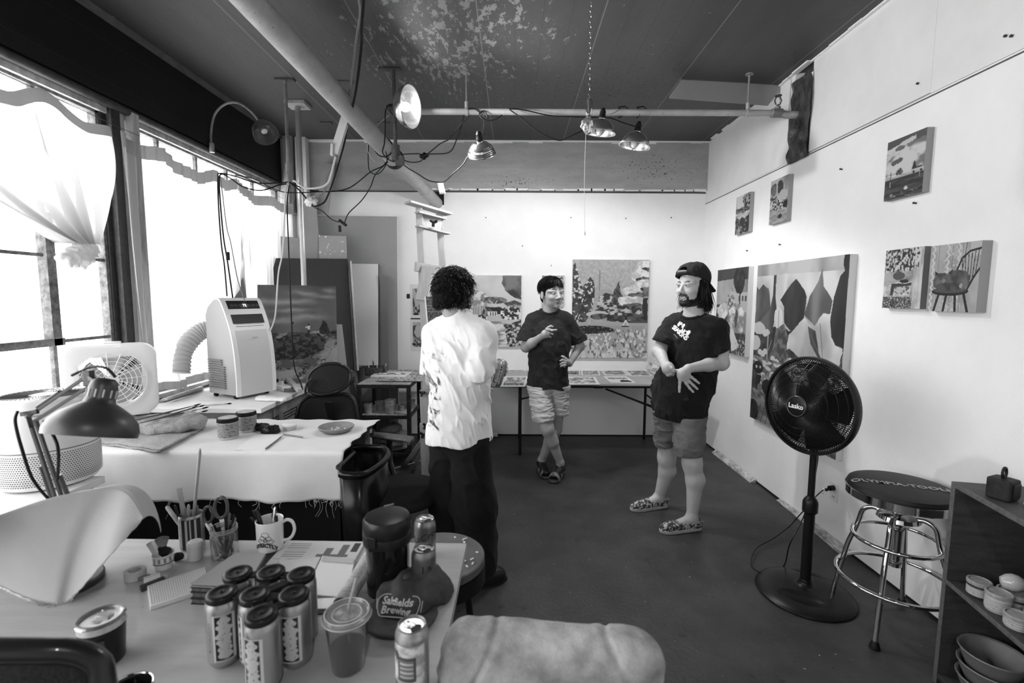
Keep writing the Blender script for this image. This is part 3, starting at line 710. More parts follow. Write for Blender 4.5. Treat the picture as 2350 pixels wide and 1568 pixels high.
 n_ = M3.T @ unit((0, -.3, 1)); c0 = L(0, 0, .046); K.fn(lambda x, y, z: (x - c0[0]) * n_[0] + (y - c0[1]) * n_[1] + (z - c0[2]) * n_[2], K.lo, hc + .25, .003, 's')
 K.ell(L(0, .1, .11), (.03, .05, .02), .004, 's', M3); K.disp(folds(44, .005, 14, 10, .5))
 mk = mat('black_cap_cotton', .014, .85, noise=(60, .8, 1.3), bump=(300, .2)); cp = K.mesh('cap', mk, T)
 br = MB();
 def bf(u, v):
  a = (u - .5) * PI * .8; e = .074 * max(math.cos((u - .5) * PI * .8), 0) ** .55
  x, y = math.sin(a) * .092 * (1 + v * e * 1.2), -math.cos(a) * .112 - .012 - v * e
  return tuple(loc(M3, hc, (x, y, .046 + .3 * (-math.cos(a) * .112 - .012) + .004 - v * e * .62 - 2.2 * x * x * v)))
 br.grid(bf, 20, 6); br.build('cap_brim', mk, T, solid=.005)
 sb = MB(); sb.grid(lambda u, v: tuple(loc(M3, hc, (math.sin((u - .5) * .8) * .1, math.cos((u - .5) * .8) * .121 - .012, .086 + .016 * v))), 10, 2); sb.build('cap_strap', mat('grey_strap', .12, .5), T, solid=.003)
 # black t-shirt
 mc = mat('black_cotton', .0085, .9, noise=(90, .8, 1.3), bump=(400, .2), sheen=.04)
 lo, hi = (.92, 2.84, .68), (1.56, 3.5, 1.47); S = Vol(lo, hi, .0042); el = at(1649, 820, y=3.05); e2 = at(1517, 790, y=3.18)
 S.cap(Pn(.15, -.02, 1.34), el, .064, .07, .03); S.disp(folds(31, .012, 8, 8, .8))
 S.plane(at(1648, 812, y=3.03), unit((.36, -.1, -1)))
 Z = Vol(lo, hi, .0042); Z.cap(Pn(-.165, -.01, 1.34), e2, .068, .07, .03); Z.disp(folds(33, .01, 8, 8, -.6)); Z.plane(at(1524, 789, y=3.16), (-.35, 0, -1))
 S.a = np.minimum(S.a, Z.a)
 B = Vol(lo, hi, .0042); B.cap(Pn(-.12, 0, 1.355), Pn(.12, 0, 1.355), .075, k=.03); B.ell(Pn(0, .015, 1.19), (.178, .14, .22), .05, M3=MB3); B.ell(Hn(0, .0, .86), (.176, .14, .26), .1, M3=MB3); B.ell(Pn(0, .04, 1.02), (.165, .135, .2), .06, M3=MB3)
 B.cap(Pn(0, 0, 1.395), Pn(.16, 0, 1.355), .05, .06, .03); B.cap(Pn(0, 0, 1.395), Pn(-.15, 0, 1.355), .05, .06, .03)
 B.disp(folds(35, .014, 6, 4, .9)); B.disp(folds(36, .006, 15, 8, 1.2)); k = .02; a, b = S.a, B.a; h = np.maximum(k - np.abs(a - b), 0) / k; S.a = np.minimum(a, b) - h * h * k * .25
 S.fn(lambda x, y, z: z - (.722 + .03 * (1.2 - x)), S.lo, (1.6, 3.6, .85), .004, 's')
 rim(S, Pn(0, .025, 1.462), (.085, .09, .07), MB3, 'collar', mc, T); ts = S.mesh('t_shirt', mc, T)
 # printed lettering on the chest, lines climbing to the shoulder
 mw = mat('white_print', .78, .7); o = Vector(fw); rt = Vector(-lf) * -1; up = Vector((0, 0, 1))
 r2 = (rt * .86 - up * .5).normalized(); u2 = (up * .86 + rt * .5).normalized(); cc = at(1541, 766, y=3.05)
 for t_, sz, dx, dy in (('NO', .036, .024, .024), ('SEASONS', .039, 0, 0), ('- - - - - -', .016, -.012, -.032), ('2021', .014, .02, -.062)):
  if t_ == '2021': continue
  shrinkwrap_text(ts, t_, sz, cc + r2 * dx + u2 * dy, r2, u2, o, bold=.0016 if sz > .03 else 0, spacing=.86).build('shirt_print', mw, T, smooth=False)
 # small drawn mushrooms and plants over the words
 dr = MB()
 for dx, dy, w_, h_ in ((-.075, .05, .012, .035), (-.05, .062, .02, .018), (-.015, .06, .02, .03), (.075, .045, .024, .03), (.085, .03, .012, .02), (-.06, .04, .008, .02)):
  c_ = cc + r2 * dx * .66 + u2 * dy * .8 + o * .3; me = ts.data
  if 'bt' not in locals(): W = wm(ts); bt = BVHTree.FromPolygons([W @ v.co for v in me.vertices], [tuple(p.vertices) for p in me.polygons])
  vs = []
  for i in range(10):
   a = i * 2 * PI / 10; q = c_ + r2 * math.cos(a) * w_ / 2 + u2 * math.sin(a) * h_ / 2; h_it = bt.ray_cast(q, -o, 1.)[0]; vs.append(tuple((h_it if h_it else q - o * .3) + o * .0018))
  dr.put(vs, [tuple(range(10))])
 dr.build('shirt_print', mw, T, smooth=False)
 # shorts
 lo, hi = (.94, 2.9, .42), (1.42, 3.52, .9); A_ = Vol(lo, hi, .004); B_ = Vol(lo, hi, .004)
 A_.cap(hN, at(1580, 1030, y=3.08), .108, .096, .03); B_.cap(hF, at(1532, 1012, y=3.3), .106, .09, .03)
 A_.disp(folds(41, .01, 6, 10, .4)); B_.disp(folds(43, .012, 6, 12, -.6))
 A_.plane(at(1580, 1042, y=3.08), (.1, 0, -1)); B_.plane(at(1525, 1022, y=3.3), (.3, 0, -1))
 A_.a = np.minimum(A_.a, B_.a); A_.ell(Hn(0, 0, .81), (.17, .13, .11), .05, M3=MB3); A_.plane((0, 0, .76), (0, 0, 1)); so = A_.mesh('shorts', mat('grey_nylon', .12, .75, noise=(60, .85, 1.15), bump=(250, .2)), T)
 W = wm(so); bt2 = BVHTree.FromPolygons([W @ v.co for v in so.data.vertices], [tuple(p.vertices) for p in so.data.polygons])
 lb = MB(); q0 = [at(px, py, y=3.2) for px, py in ((1530, 1013), (1545, 1015), (1545, 1020), (1530, 1018))]; vs = []
 for q in q0:
  d = (q - Vector((0, 0, EYE))).normalized(); h_ = bt2.ray_cast(Vector((0, 0, EYE)), d, 9.)[0]; vs.append(tuple((h_ or q) - d * .002))
 lb.put(vs, [(0, 1, 2, 3)]).build('shorts_label', mat('dark_label', .02, .6), T, smooth=False, solid=.001)
 # patterned slip-on shoes
 mu, ms, mi = mat('dark_canvas', .035, .8, noise=(70, .6, 1.4)), mat('off_white_rubber', .42, .6, noise=(40, .7, 1.05)), mat('shoe_lining', .3, .8)
 mp = mat('patterned_canvas', .03, .7); spots(mp, 55, .5, .42, detail=1.5, soft=.03); spots(mp, 90, .56, .02, loc=(3, 3, 3), detail=2, soft=.02)
 for a, t in shoes:
  sh_ = thing('shoe', None, None); sh_.parent = T; sh_.matrix_basis = wm(T).inverted()
  d = Vector((t.x - a.x, t.y - a.y, 0)).normalized(); side = Vector((-d.y, d.x, 0)); o_ = Vector((a.x, a.y, 0)) - d * .055; Mx = basis(side, d, (0, 0, 1), o_)
  out = [(-.03, 0), (-.036, .06), (-.038, .13), (-.045, .2), (-.038, .255), (-.015, .285), (.012, .285), (.036, .26), (.045, .2), (.04, .13), (.036, .06), (.03, 0), (.012, -.016), (-.012, -.016)]
  MB().prism(out, 0, .026, Mx).build('sole', ms, sh_, bev=.005)
  U = Vol(tuple(Vector(o_) - Vector((.32, .32, .01))), tuple(Vector(o_) + Vector((.32, .32, .14))), .003); MM = np.array([side, d, (0, 0, 1)]); q = lambda x, y, z: tuple(Mx @ Vector((x, y, z)))
  U.ell(q(0, .2, .024), (.042, .082, .046), .02, M3=MM, e=2.4); U.ell(q(0, .09, .03), (.035, .1, .055), .02, M3=MM, e=2.4); U.ell(q(0, .03, .045), (.034, .048, .045), .02, M3=MM)
  U.ell(q(0, .035, .1), (.03, .055, .045), .004, 's', MM); U.plane((0, 0, .02), (0, 0, -1))
  U.mesh('upper', mp, sh_)
  MB().tube([q(.034 * math.sin(t_), .03 + .06 * math.cos(t_), .07 + .012 * math.cos(t_)) for t_ in [i * 2 * PI / 20 for i in range(20)]], .0035, 6, closed=True).build('shoe_binding', mi, sh_)
  for s_ in (-1, 1): MB().prism([(-.02, 0), (.02, 0), (.008, .034), (-.006, .034)], -.003, .003, basis(tuple(d), (0, 0, 1), tuple(side * s_), tuple(Vector(q(s_ * .036, .105, .03))))).build('elastic_gore', mi, sh_)
person_beard()

# ================================================================== PERSON SEEN FROM BEHIND
def person_back():
 T = thing('person', 'person seen from behind in white printed t-shirt and black trousers, holding a drink can', 'person', (-.29, 2.5, 0))
 V = Vol((-.56, 2.2, 0), (.04, 2.92, 1.72), .0034)
 hc = np.array((-.3, 2.5, 1.562)); M3 = head_frame((.62, .78, -.06), tilt=-.0); neck = (-.286, 2.487, 1.385)
 sculpt_head(V, hc, M3, 1.0, neck=neck, wide=1.03)
 fw = unit((.5, .87, 0)); rt = unit((.87, -.5, 0)); C = np.array((-.283, 2.49, 0)); Pn = lambda l, f_, z: tuple(C + rt * l + fw * f_ + np.array((0, 0, z))); MB3 = np.array([rt, fw, (0, 0, 1)])
 V.cap(Pn(-.12, 0, 1.335), Pn(.12, 0, 1.335), .062, k=.04); V.ell(Pn(0, 0, 1.18), (.16, .11, .2), .05, M3=MB3); V.ell(Pn(0, 0, .95), (.125, .1, .2), .05, M3=MB3); V.cap(Pn(0, 0, 1.38), Pn(.12, 0, 1.33), .042, .045, .03); V.cap(Pn(0, 0, 1.38), Pn(-.12, 0, 1.33), .042, .045, .03)
 sh, el, wr = Pn(.175, 0, 1.32), at(1103, 850, y=2.4), at(1131, 845, y=2.6)
 V.cap(sh, el, .047, .04, .02); V.cap(el, wr, .042, .028, .02); pc = at(1139, 848, y=2.66); V.cap(wr, pc, .028, .034, .015)
 P = lambda x, y, d: at(x, y, y=2.66 + d)
 fingers(V, [[P(1140, 832, .01), P(1152, 828, .05), P(1162, 836, .03), P(1161, 842, -.005)], [P(1140, 841, .01), P(1153, 838, .055), P(1163, 845, .03), P(1162, 851, -.005)], [P(1139, 850, .01), P(1152, 848, .055), P(1162, 853, .03), P(1160, 858, -.005)],
    [P(1137, 858, .01), P(1149, 858, .05), P(1158, 861, .03)], [P(1132, 838, -.02), P(1135, 852, -.05), P(1138, 866, -.055)]], .0095)
 sh, el, wr = Pn(-.175, 0, 1.32), Pn(-.22, .05, 1.08), Pn(-.12, .22, 1.02); V.cap(sh, el, .047, .04, .02); V.cap(el, wr, .04, .027, .02); V.cap(wr, Pn(-.06, .27, 1.03), .03, .03, .01)
 fingers(V, [[Pn(-.06, .27, 1.04), Pn(0, .3, 1.04), Pn(.03, .29, 1.03)], [Pn(-.06, .27, 1.02), Pn(0, .3, 1.02), Pn(.03, .28, 1.01)], [Pn(-.06, .26, 1.0), Pn(-.01, .29, 1.0), Pn(.02, .27, .99)], [Pn(-.06, .26, .98), Pn(-.02, .28, .98)], [Pn(-.09, .25, 1.05), Pn(-.05, .25, 1.08)]])
 for q in (-1, 1): V.cap(Pn(q * .07, 0, .8), Pn(q * .1, 0, .46), .07, .055, .03); V.cap(Pn(q * .1, 0, .46), Pn(q * .11, 0, .1), .055, .035, .03)
 V.mesh('body', skin, T, face_col(hc, M3, 1., .33, 'A'))
 # tousled black hair
 H = Vol(hc - .19, hc + .19, .003); L = lambda *p: loc(M3, hc, p)
 H.ell(L(0, -.02, .045), (.094, .107, .092), .01, M3=M3); H.ell(L(0, -.055, -.02), (.082, .07, .07), .03, M3=M3); H.ell(L(-.05, -.085, -.06), (.03, .02, .025), .03, M3=M3)
 H.ell(L(0, .14, -.05), (.085, .12, .11), .01, 's', M3)
 H.disp(lambda x, y, z: .005 * noise3(x * 60, y * 60, z * 50, 15)); H.mesh('hair', m_hairbase, T)
 r_ = random.Random(5); rts = []
 for i in range(3200):
  a = r_.uniform(-PI, PI); b = r_.uniform(-.35, 1.5); q = Vector((.094 * math.sin(a) * math.cos(b), -.02 + .107 * math.cos(a) * math.cos(b), .045 + .092 * math.sin(b)))
  if q.y > .045 and q.z < .06: continue
  rts.append(q)
 for i in range(1600):
  a = r_.uniform(1.15, 2 * PI - 1.15); z = r_.uniform(-.075, .03); k_ = 1 - max(0, -z) * 2.2; rts.append(Vector((.094 * math.sin(a) * k_, -.02 + .105 * math.cos(a) * k_, z)))
 def flow(p, t, w, rr):
  d = Vector((p.x, p.y + .02, (p.z - .045))).normalized(); s_ = Vector((-d.y, d.x, 0)) * math.sin(t * 5 + w.z * 6) * .8
  return d * (.25 - .3 * t + .3 * w.x * t) + Vector((0, 0, -.8 * min(1, .35 + t))) + s_ + w * .45
 def shell(p, t, w):
  d = Vector((p.x / .096, (p.y + .02) / .109, (p.z - .045) / .094)); l = d.length
  return Vector((p.x / l, (p.y + .02) / l - .02, .045 + (p.z - .045) / l)) if l < 1.0 and p.z > -.02 else p
 strands(L, [q for q in rts if q.z > -.0], flow, 7, .0072, .0015, 'hair_strands', m_hair, T, 9, shell); strands(L, [q for q in rts if q.z <= -.0], flow, 4, .0072, .0015, 'hair_strands', m_hair, T, 9, shell)
 st = MB()
 for i in range(60):
  a = r_.uniform(0, 2 * PI); b = r_.uniform(-.3, 1.4); q = Vector((.094 * math.cos(a) * math.cos(b), -.02 + .107 * math.sin(a) * math.cos(b), .045 + .092 * math.sin(b)))
  if q.y > .05 and q.z < .06: continue
  n = q.normalized(); t = Vector((r_.uniform(-1, 1), r_.uniform(-1, 1), -.5)); p = [L(*(q - n * .005)), L(*(q + n * .018 + t * .008)), L(*(q + n * .016 + t * .03))]; st.tube(catmull(p, 4), [.001] * 8 + [.0004], 4)
 st.build('loose_hair', m_hair, T)
 # white t-shirt with a printed back
 pr_c = Pn(-.025, -.1, 0)
 def scol(x, y, z):
  u = (x - C[0]) * rt[0] + (y - C[1]) * rt[1]; w_ = (x - C[0]) * fw[0] + (y - C[1]) * fw[1]
  v = np.full(x.shape, .8); zone = (w_ < .06) & (u > -.21) & (u < .0) & (z > .865) & (z < 1.265)
  s = fbm(u * 26 + 1.6 * noise3(u * 14, z * 14, 0, 8), (z + u * .7) * 60 + 2.2 * noise3(u * 10, z * 10, 3, 9), 0, 61, 4); n = fbm(u * 14, z * 14, 0, 70, 3)
  ed = np.clip(np.minimum(np.minimum(u + .21, -u), np.minimum(z - .865, 1.265 - z)) / .012, 0, 1); dens = np.clip((n + .4) * 2.2, 0, 1) * np.where(np.abs(z - 1.0) < .025, .12, 1)
  ink = np.clip((s - .0) * 5, 0, 1) * dens * ed; dk = np.clip((s - .2) * 6, 0, 1) * dens * ed * (z < 1.16)
  v = np.where(zone, v * (1 - .6 * ink) * (1 - .8 * dk), v); return v
 lo, hi = (-.6, 2.18, .74), (.06, 2.78, 1.52); mc = mat('white_cotton', .8, .9, attr=True, bump=(350, .15))
 S = Vol(lo, hi, .004); el = at(1101, 846, y=2.38); S.cap(Pn(.155, 0, 1.32), el, .064, .078, .03); S.disp(folds(51, .014, 8, 7, .9)); S.plane(at(1110, 868, y=2.37), unit((.5, .3, -1)))
 Z = Vol(lo, hi, .004); el = Pn(-.2, .03, 1.1); Z.cap(Pn(-.165, 0, 1.32), el, .068, .08, .03); Z.plane(Pn(-.2, .03, 1.12), (0, 0, -1)); S.a = np.minimum(S.a, Z.a)
 B = Vol(lo, hi, .004); B.cap(Pn(-.12, 0, 1.34), Pn(.12, 0, 1.34), .07, k=.03); B.ell(Pn(0, 0, 1.17), (.172, .13, .22), .05, M3=MB3); B.cap(Pn(0, 0, 1.15), Pn(.0, .0, .8), .14, .172, .05, flat=(1, .95, 1))
 B.cap(Pn(0, -.01, 1.385), Pn(.15, 0, 1.345), .052, .06, .03); B.cap(Pn(0, -.01, 1.385), Pn(-.15, 0, 1.345), .052, .06, .03)
 B.disp(folds(57, .017, 5.5, 3.2, 1.3)); B.disp(folds(58, .007, 15, 7, 1.4)); k = .02; a, b = S.a, B.a; h = np.maximum(k - np.abs(a - b), 0) / k; S.a = np.minimum(a, b) - h * h * k * .25
 S.fn(lambda x, y, z: z - (.785 + .04 * (x + .3) + .008 * np.sin(x * 30)), S.lo, (1, 3, .95), .004, 's')
 mcw = mat('white_rib', .78, .9); S.cap(Pn(0, -.005, 1.39), Pn(0, 0, 1.435), .085, .07, .04); [S.cap(Pn(q * .04, -.012, 1.4), Pn(q * .15, -.01, 1.352), .062, .06, .04) for q in (-1, 1)]; rim(S, Pn(0, .015, 1.497), (.068, .075, .058), MB3, 'collar', mcw, T, .007); S.mesh('t_shirt', mc, T, scol)
 # [Pn(.073 * math.sin(a), .0 - .078 * math.cos(a), 1.42 + .012 * math.cos(a)) for a in [i * 2 * PI / 14 for i in range(14)]], .006, mcw)
 # wide black trousers
 W_ = Vol((-.62, 2.22, .02), (.06, 2.78, .9), .0055); X = Vol((-.62, 2.22, .02), (.06, 2.78, .9), .0055)
 W_.cap(Pn(.07, 0, .8), Pn(.09, .0, .45), .1, .11, .03); W_.cap(Pn(.09, 0, .45), Pn(.1, .02, .1), .11, .105, .05); X.cap(Pn(-.07, 0, .8), Pn(-.085, .02, .45), .1, .112, .03); X.cap(Pn(-.085, .02, .45), Pn(-.09, .04, .1), .115, .105, .05)
 W_.disp(folds(71, .016, 5, 4, .6)); X.disp(folds(73, .016, 5, 4, -.6)); W_.plane((0, 0, .06), (0, 0, -1)); X.plane((0, 0, .06), (0, 0, -1))
 W_.a = np.minimum(W_.a, X.a); W_.ell(Pn(0, 0, .8), (.15, .135, .12), .05, M3=MB3)
 W_.plane((0, 0, .82), (0, 0, 1)); W_.mesh('trousers', mat('black_twill', .006, .9, noise=(30, .7, 1.4), bump=(300, .2), sheen=.03), T)
 ml = mat('black_leather', .012, .35, bump=(60, .15))
 for o, dd in ((Vector((-.2, 2.41, 0)), Vector((.8, .35, 0)).normalized()), (Vector((-.42, 2.58, 0)), Vector((.3, .95, 0)).normalized())):
  side = Vector((-dd.y, dd.x, 0)); MM = np.array([side, dd, (0, 0, 1)]); q = lambda x, y, z: tuple(o + side * x + dd * y + Vector((0, 0, z)))
  s_ = thing('shoe', None, None); s_.parent = T; s_.matrix_basis = wm(T).inverted()
  U = Vol(tuple(o - Vector((.3, .3, .01))), tuple(o + Vector((.3, .3, .16))), .0035); U.ell(q(0, .1, .035), (.047, .08, .045), .03, M3=MM, e=2.4); U.ell(q(0, -.0, .04), (.04, .1, .05), .03, M3=MM, e=2.4); U.cap(q(0, -.03, .05), q(0, -.03, .12), .045, .042, .02); U.plane((0, 0, .012), (0, 0, -1)); U.mesh('upper', ml, s_)
  MB().prism([(-.03, -.09), (-.04, -.02), (-.043, .08), (-.04, .14), (-.015, .188), (.015, .188), (.04, .14), (.043, .08), (.04, -.02), (.03, -.09)], 0, .018, basis(side, dd, (0, 0, 1), o)).build('sole', m_blackm, s_, bev=.004)
person_back()
# ================================================================== PAINTINGS
m_paint = mat('oil_paint', .5, .6, attr=True, bump=(200, .12)); m_paper = mat('printed_paper', .5, .8, attr=True)
m_cside = mat('canvas_edge_grey', .3, .8); m_csidel = mat('canvas_edge_light', .62, .8)
class Pic:
 """a picture in its own coordinates, x to the right and y up, both 0..1"""
 def __init__(s, nx, ny, asp):
  s.nx, s.ny, s.asp = nx, ny, asp
  s.X, s.Y = np.meshgrid(np.linspace(0, 1, nx + 1), np.linspace(0, 1, ny + 1)); s.X = s.X.astype(np.float32); s.Y = s.Y.astype(np.float32)
  s.c = np.full(s.X.shape, .5, np.float32)
 def n(s, sx, sy=None, seed=0, o=3): return fbm(s.X * sx * s.asp, s.Y * (sy or sx), 0, seed, o)
 def fill(s, m, v):
  s.c = np.where(m, v, s.c); return s
 def warp(s, a, f, seed):
  if a == 0: return s.X, s.Y
  return s.X + a / s.asp * s.n(f, seed=seed), s.Y + a * s.n(f, seed=seed + 50)
 def ell(s, x, y, rx, ry, v, e=.0, f=12, seed=1):
  X, Y = s.warp(e, f, seed); return s.fill(((X - x) / rx) ** 2 + ((Y - y) / ry) ** 2 < 1, v)
 def poly(s, P_, v, e=.0, f=12, seed=1):
  X, Y = s.warp(e, f, seed); ins = np.zeros(X.shape, bool); n = len(P_)
  for i in range(n):
   (x1, y1), (x2, y2) = P_[i], P_[(i + 1) % n]
   if y1 == y2: continue
   c = ((y1 > Y) != (y2 > Y)) & (X < (x2 - x1) * (Y - y1) / (y2 - y1) + x1); ins ^= c
  return s.fill(ins, v)
 def rect(s, x0, y0, x1, y1, v, e=0, f=12, seed=1): return s.poly([(x0, y0), (x1, y0), (x1, y1), (x0, y1)], v, e, f, seed)
 def line(s, P_, w, v, e=0):
  X, Y = s.warp(e, 14, 5) if e else (s.X, s.Y)
  for (x1, y1), (x2, y2) in zip(P_[:-1], P_[1:]):
   dx, dy = (x2 - x1) * s.asp, y2 - y1; L2 = dx * dx + dy * dy + 1e-9; px, py = (X - x1) * s.asp, Y - y1
   t = np.clip((px * dx + py * dy) / L2, 0, 1); s.fill((px - t * dx) ** 2 + (py - t * dy) ** 2 < (w / 2) ** 2, v)
  return s
 def tex(s, a, b, sx, sy=None, seed=0, k=1.6):
  g_ = 1.7 if sx >= 12 else 1.
  sy = (sy or sx) * g_; sx = sx * g_
  return a + (b - a) * np.clip(.5 + k * s.n(sx, sy, seed), 0, 1)
 def dabs(s, m, v, f, thr=.15, seed=3, fy=None):
  return s.fill(m & (s.n(f * 1.8, (fy or f) * 1.8, seed, 2) > thr), v)
 def inside(s, x, y, rx, ry): return ((s.X - x) / rx) ** 2 + ((s.Y - y) / ry) ** 2 < 1
def canvas(name, label, TL, TR, BL, th, pic, m=None, side=None, cat='painting', group=None, fold=None, parent=None):
 TL, TR, BL = Vector(TL), Vector(TR), Vector(BL); ux, uy = TR - TL, TL - BL; n = ux.cross(uy).normalized(); nx, ny = pic.nx, pic.ny
 mb = MB(); mb.v = []; base = [BL + ux * (i / nx) + uy * (j / ny) + n * th for j in range(ny + 1) for i in range(nx + 1)]
 mb.v = [tuple(q) for q in base]; mb.f = [(j * (nx + 1) + i, j * (nx + 1) + i + 1, (j + 1) * (nx + 1) + i + 1, (j + 1) * (nx + 1) + i) for j in range(ny) for i in range(nx)]; mb.mi = [0] * len(mb.f)
 k = len(mb.v); cs = [BL, BL + ux, TR, TL]; mb.v += [tuple(q + n * th) for q in cs] + [tuple(q) for q in cs]; mb.f += [(k + 4 + i, k + 4 + (i + 1) % 4, k + (i + 1) % 4, k + i) for i in range(4)] + [(k + 7, k + 6, k + 5, k + 4)]; mb.mi += [1] * 5
 me = bpy.data.meshes.new(name); me.from_pydata(mb.v, [], mb.f); me.polygons.foreach_set('material_index', mb.mi); me.update()
 a = me.color_attributes.new('Col', 'FLOAT_COLOR', 'POINT'); q = np.ones((len(mb.v), 4), np.float32); q[:, :3] = .5; q[:len(base), :3] = np.clip(np.clip(pic.c, 0, 1) ** 1.3 * .95, .004, .9).reshape(-1, 1); a.data.foreach_set('color', q.ravel())
 o = link(name, me, [m or m_paint, side or m_cside], parent)
 if parent is None: top(o, label, cat, group)
 return o
def rwall(y0, y1, z0, z1, t=.035): return (XR - .001, y0, z1), (XR - .001, y1, z1), (XR - .001, y0, z0), t     # y0 = the far edge
D, G, L_ = .02, .16, .62
# --- tall painting of trees
p = Pic(300, 360, .87); p.c = p.tex(.38, .62, 4, 3, 1); p.fill(p.Y > .93, p.tex(.3, .5, 6, 3, 2))
p.poly([(.0, .36), (1, .36), (1, .6), (0, .62)], p.tex(.03, .12, 12, 12, 3), .02)
p.poly([(.0, .6), (.0, .86), (.04, .84), (.1, .88), (.17, .85), (.2, .76), (.22, .62)], p.tex(.08, .2, 7, 4, 4), .01)
p.poly([(.0, .6), (.1, .66), (.2, .72), (.24, .82), (.27, .86), (.3, .78), (.29, .68), (.24, .58), (.12, .56)], p.tex(.07, .19, 8, 3, 5), .01)
p.poly([(.235, .8), (.235, .93), (.27, .93), (.262, .8)], .07); p.poly([(.27, .8), (.27, .93), (.4, .935), (.4, .82), (.33, .74), (.3, .7)], p.tex(.5, .66, 5, 3, 6))
p.poly([(.33, .78), (.45, .87), (.51, .9), (.6, .84), (.63, .8), (.61, .68), (.5, .6), (.4, .64), (.38, .74)], p.tex(.03, .08, 9, 3, 7), .008)
p.poly([(.61, .7), (.66, .8), (.74, .88), (.77, .95), (.79, .86), (.88, .78), (.86, .66), (.74, .64)], p.tex(.12, .24, 8, 2, 8), .008)
p.ell(.32, .665, .06, .065, .66, .02, 14, 9); p.line([(.325, .72), (.325, .62)], .006, .3)
p.poly([(.23, .4), (.3, .6), (.4, .63), (.46, .58), (.47, .42)], p.tex(.09, .24, 22, 22, 10), .02)
p.poly([(.44, .5), (.46, .58), (.62, .68), (.66, .66), (.72, .64), (.8, .72), (.88, .71), (.9, .6), (.99, .55), (.97, .46), (.84, .47), (.74, .4), (.62, .45), (.5, .5)], p.tex(.5, .7, 7, 5, 11), .014, 18)
p.poly([(.66, .64), (.7, .55), (.8, .47), (.84, .44), (.79, .5), (.77, .55), (.74, .62)], p.tex(.1, .3, 9, 5, 12), .006); p.line([(.78, .66), (.83, .46)], .005, .25); p.line([(.69, .6), (.82, .47)], .006, .2)
p.poly([(.955, 1), (.95, .955), (.965, .925), (.93, .9), (.89, .8), (.87, .68), (.89, .6), (.93, .56), (1, .55), (1, 1)], p.tex(.012, .05, 9, 3, 13), .003)
p.ell(.05, .6, .11, .035, .6, .015, 16, 14); p.ell(.17, .575, .05, .022, .62, .015, 16, 15); p.ell(.02, .5, .08, .05, .6, .008, 12, 16); p.line([(.2, .56), (.2, .3)], .012, .4); p.line([(.25, .53), (.215, .47)], .007, .35)
for i, (x, y) in enumerate(((.1, .45), (.14, .44), (.17, .455), (.28, .42), (.33, .405), (.36, .39))): p.ell(x, y, .03, .02, .64, .01, 20, 20 + i); p.line([(x, y - .015), (x, y - .06)], .005, .5)
p.poly([(0, .12), (1, .12), (1, .36), (.7, .4), (0, .42)], p.tex(.12, .34, 16, 26, 17)); p.dabs((p.Y < .4) & (p.Y > .2), .6, 16, .16, 18, 30); p.dabs((p.Y < .39) & (p.Y > .22) & (p.X > .5), .05, 15, .2, 19, 40)
p.ell(.5, .41, .07, .035, .6, .01, 14, 30); p.line([(.44, .42), (.56, .43)], .012, .2); p.ell(.47, .405, .024, .016, D); p.ell(.46, .34, .055, .1, p.tex(.35, .55, 9, 3, 31)); p.line([(.405, .33), (.405, .26)], .03, .01)
p.ell(.08, .345, .075, .04, .008); p.ell(.06, .348, .014, .01, .55); p.ell(.115, .35, .012, .009, .55); p.poly([(.08, .3), (.14, .3), (.11, .2), (.06, .2)], .01); p.ell(.03, .26, .06, .06, p.tex(.03, .1, 10, 10, 32)); p.ell(.22, .235, .07, .05, p.tex(.02, .07, 10, 10, 33)); p.ell(.12, .215, .035, .03, .2)
p.ell(.77, .25, .1, .07, p.tex(.012, .04, 10, 10, 34), .01); p.ell(.88, .21, .1, .05, .02, .01); p.ell(.66, .27, .05, .03, .3, .01)
p.fill(p.Y < .17 - .05 * p.X + .02 * p.n(6, 6, 35), p.tex(.14, .34, 5, 34, 36)); rr_ = np.sqrt(((p.X - .75) * .87) ** 2 + (p.Y + .15) ** 2); p.fill((p.Y < .12) & (np.sin(rr_ * 130 + 3 * p.n(4, 4, 37)) > .93), .07)
p.ell(.04, .06, .08, .07, p.tex(.015, .05, 10, 10, 38))
canvas('painting', 'tall unframed painting of rounded trees and pale leaves on side wall behind black fan', *rwall(3.95, 2.875, .545, 1.812, .045), pic=p, side=m_csidel)
# --- garden painting beside it
p = Pic(130, 170, .8); p.c = p.tex(.2, .34, 5, 3, 1); p.fill(p.Y > .86, .07 + .03 * p.n(6, 3, 2)); p.poly([(0, .45), (.0, .86), (.62, .88), (.66, .6), (.4, .5)], p.tex(.36, .5, 4, 3, 3)); p.rect(.55, .5, 1, .72, .5); [p.rect(x, .62, x + .05, .68, .12) for x in (.74, .84, .93)]
p.ell(.74, .86, .17, .16, p.tex(.01, .07, 14, 10, 4), .04, 12); p.ell(.7, .76, .07, .05, .015, .02); p.line([(.78, .9), (.78, .55)], .02, .03); p.poly([(.35, .5), (.42, .72), (.5, .77), (.58, .66), (.68, .62), (.7, .5)], p.tex(.06, .55, 26, 26, 5, 3), .03)
p.poly([(0, .1), (0, .6), (.15, .58), (.4, .6), (.4, .2)], p.tex(.04, .5, 18, 18, 6, 3), .02); p.ell(.25, .5, .18, .09, p.tex(.4, .75, 9, 9, 7), .03); p.poly([(.42, .25), (.45, .52), (.6, .6), (.8, .58), (.95, .5), (.92, .28), (.8, .25)], p.tex(.3, .75, 9, 14, 8, 2), .03); p.ell(.7, .42, .05, .1, .12, .03)
p.rect(0, 0, 1, .25, p.tex(.05, .15, 12, 12, 9), .03); p.poly([(.48, .3), (.62, .28), (.82, .1), (.6, .02), (.55, .1)], .66, .01); p.poly([(.08, .34), (.22, .33), (.3, .16), (.22, .14)], .6, .01); p.dabs((p.X > .7) & (p.Y < .18), .5, 22, .25, 10)
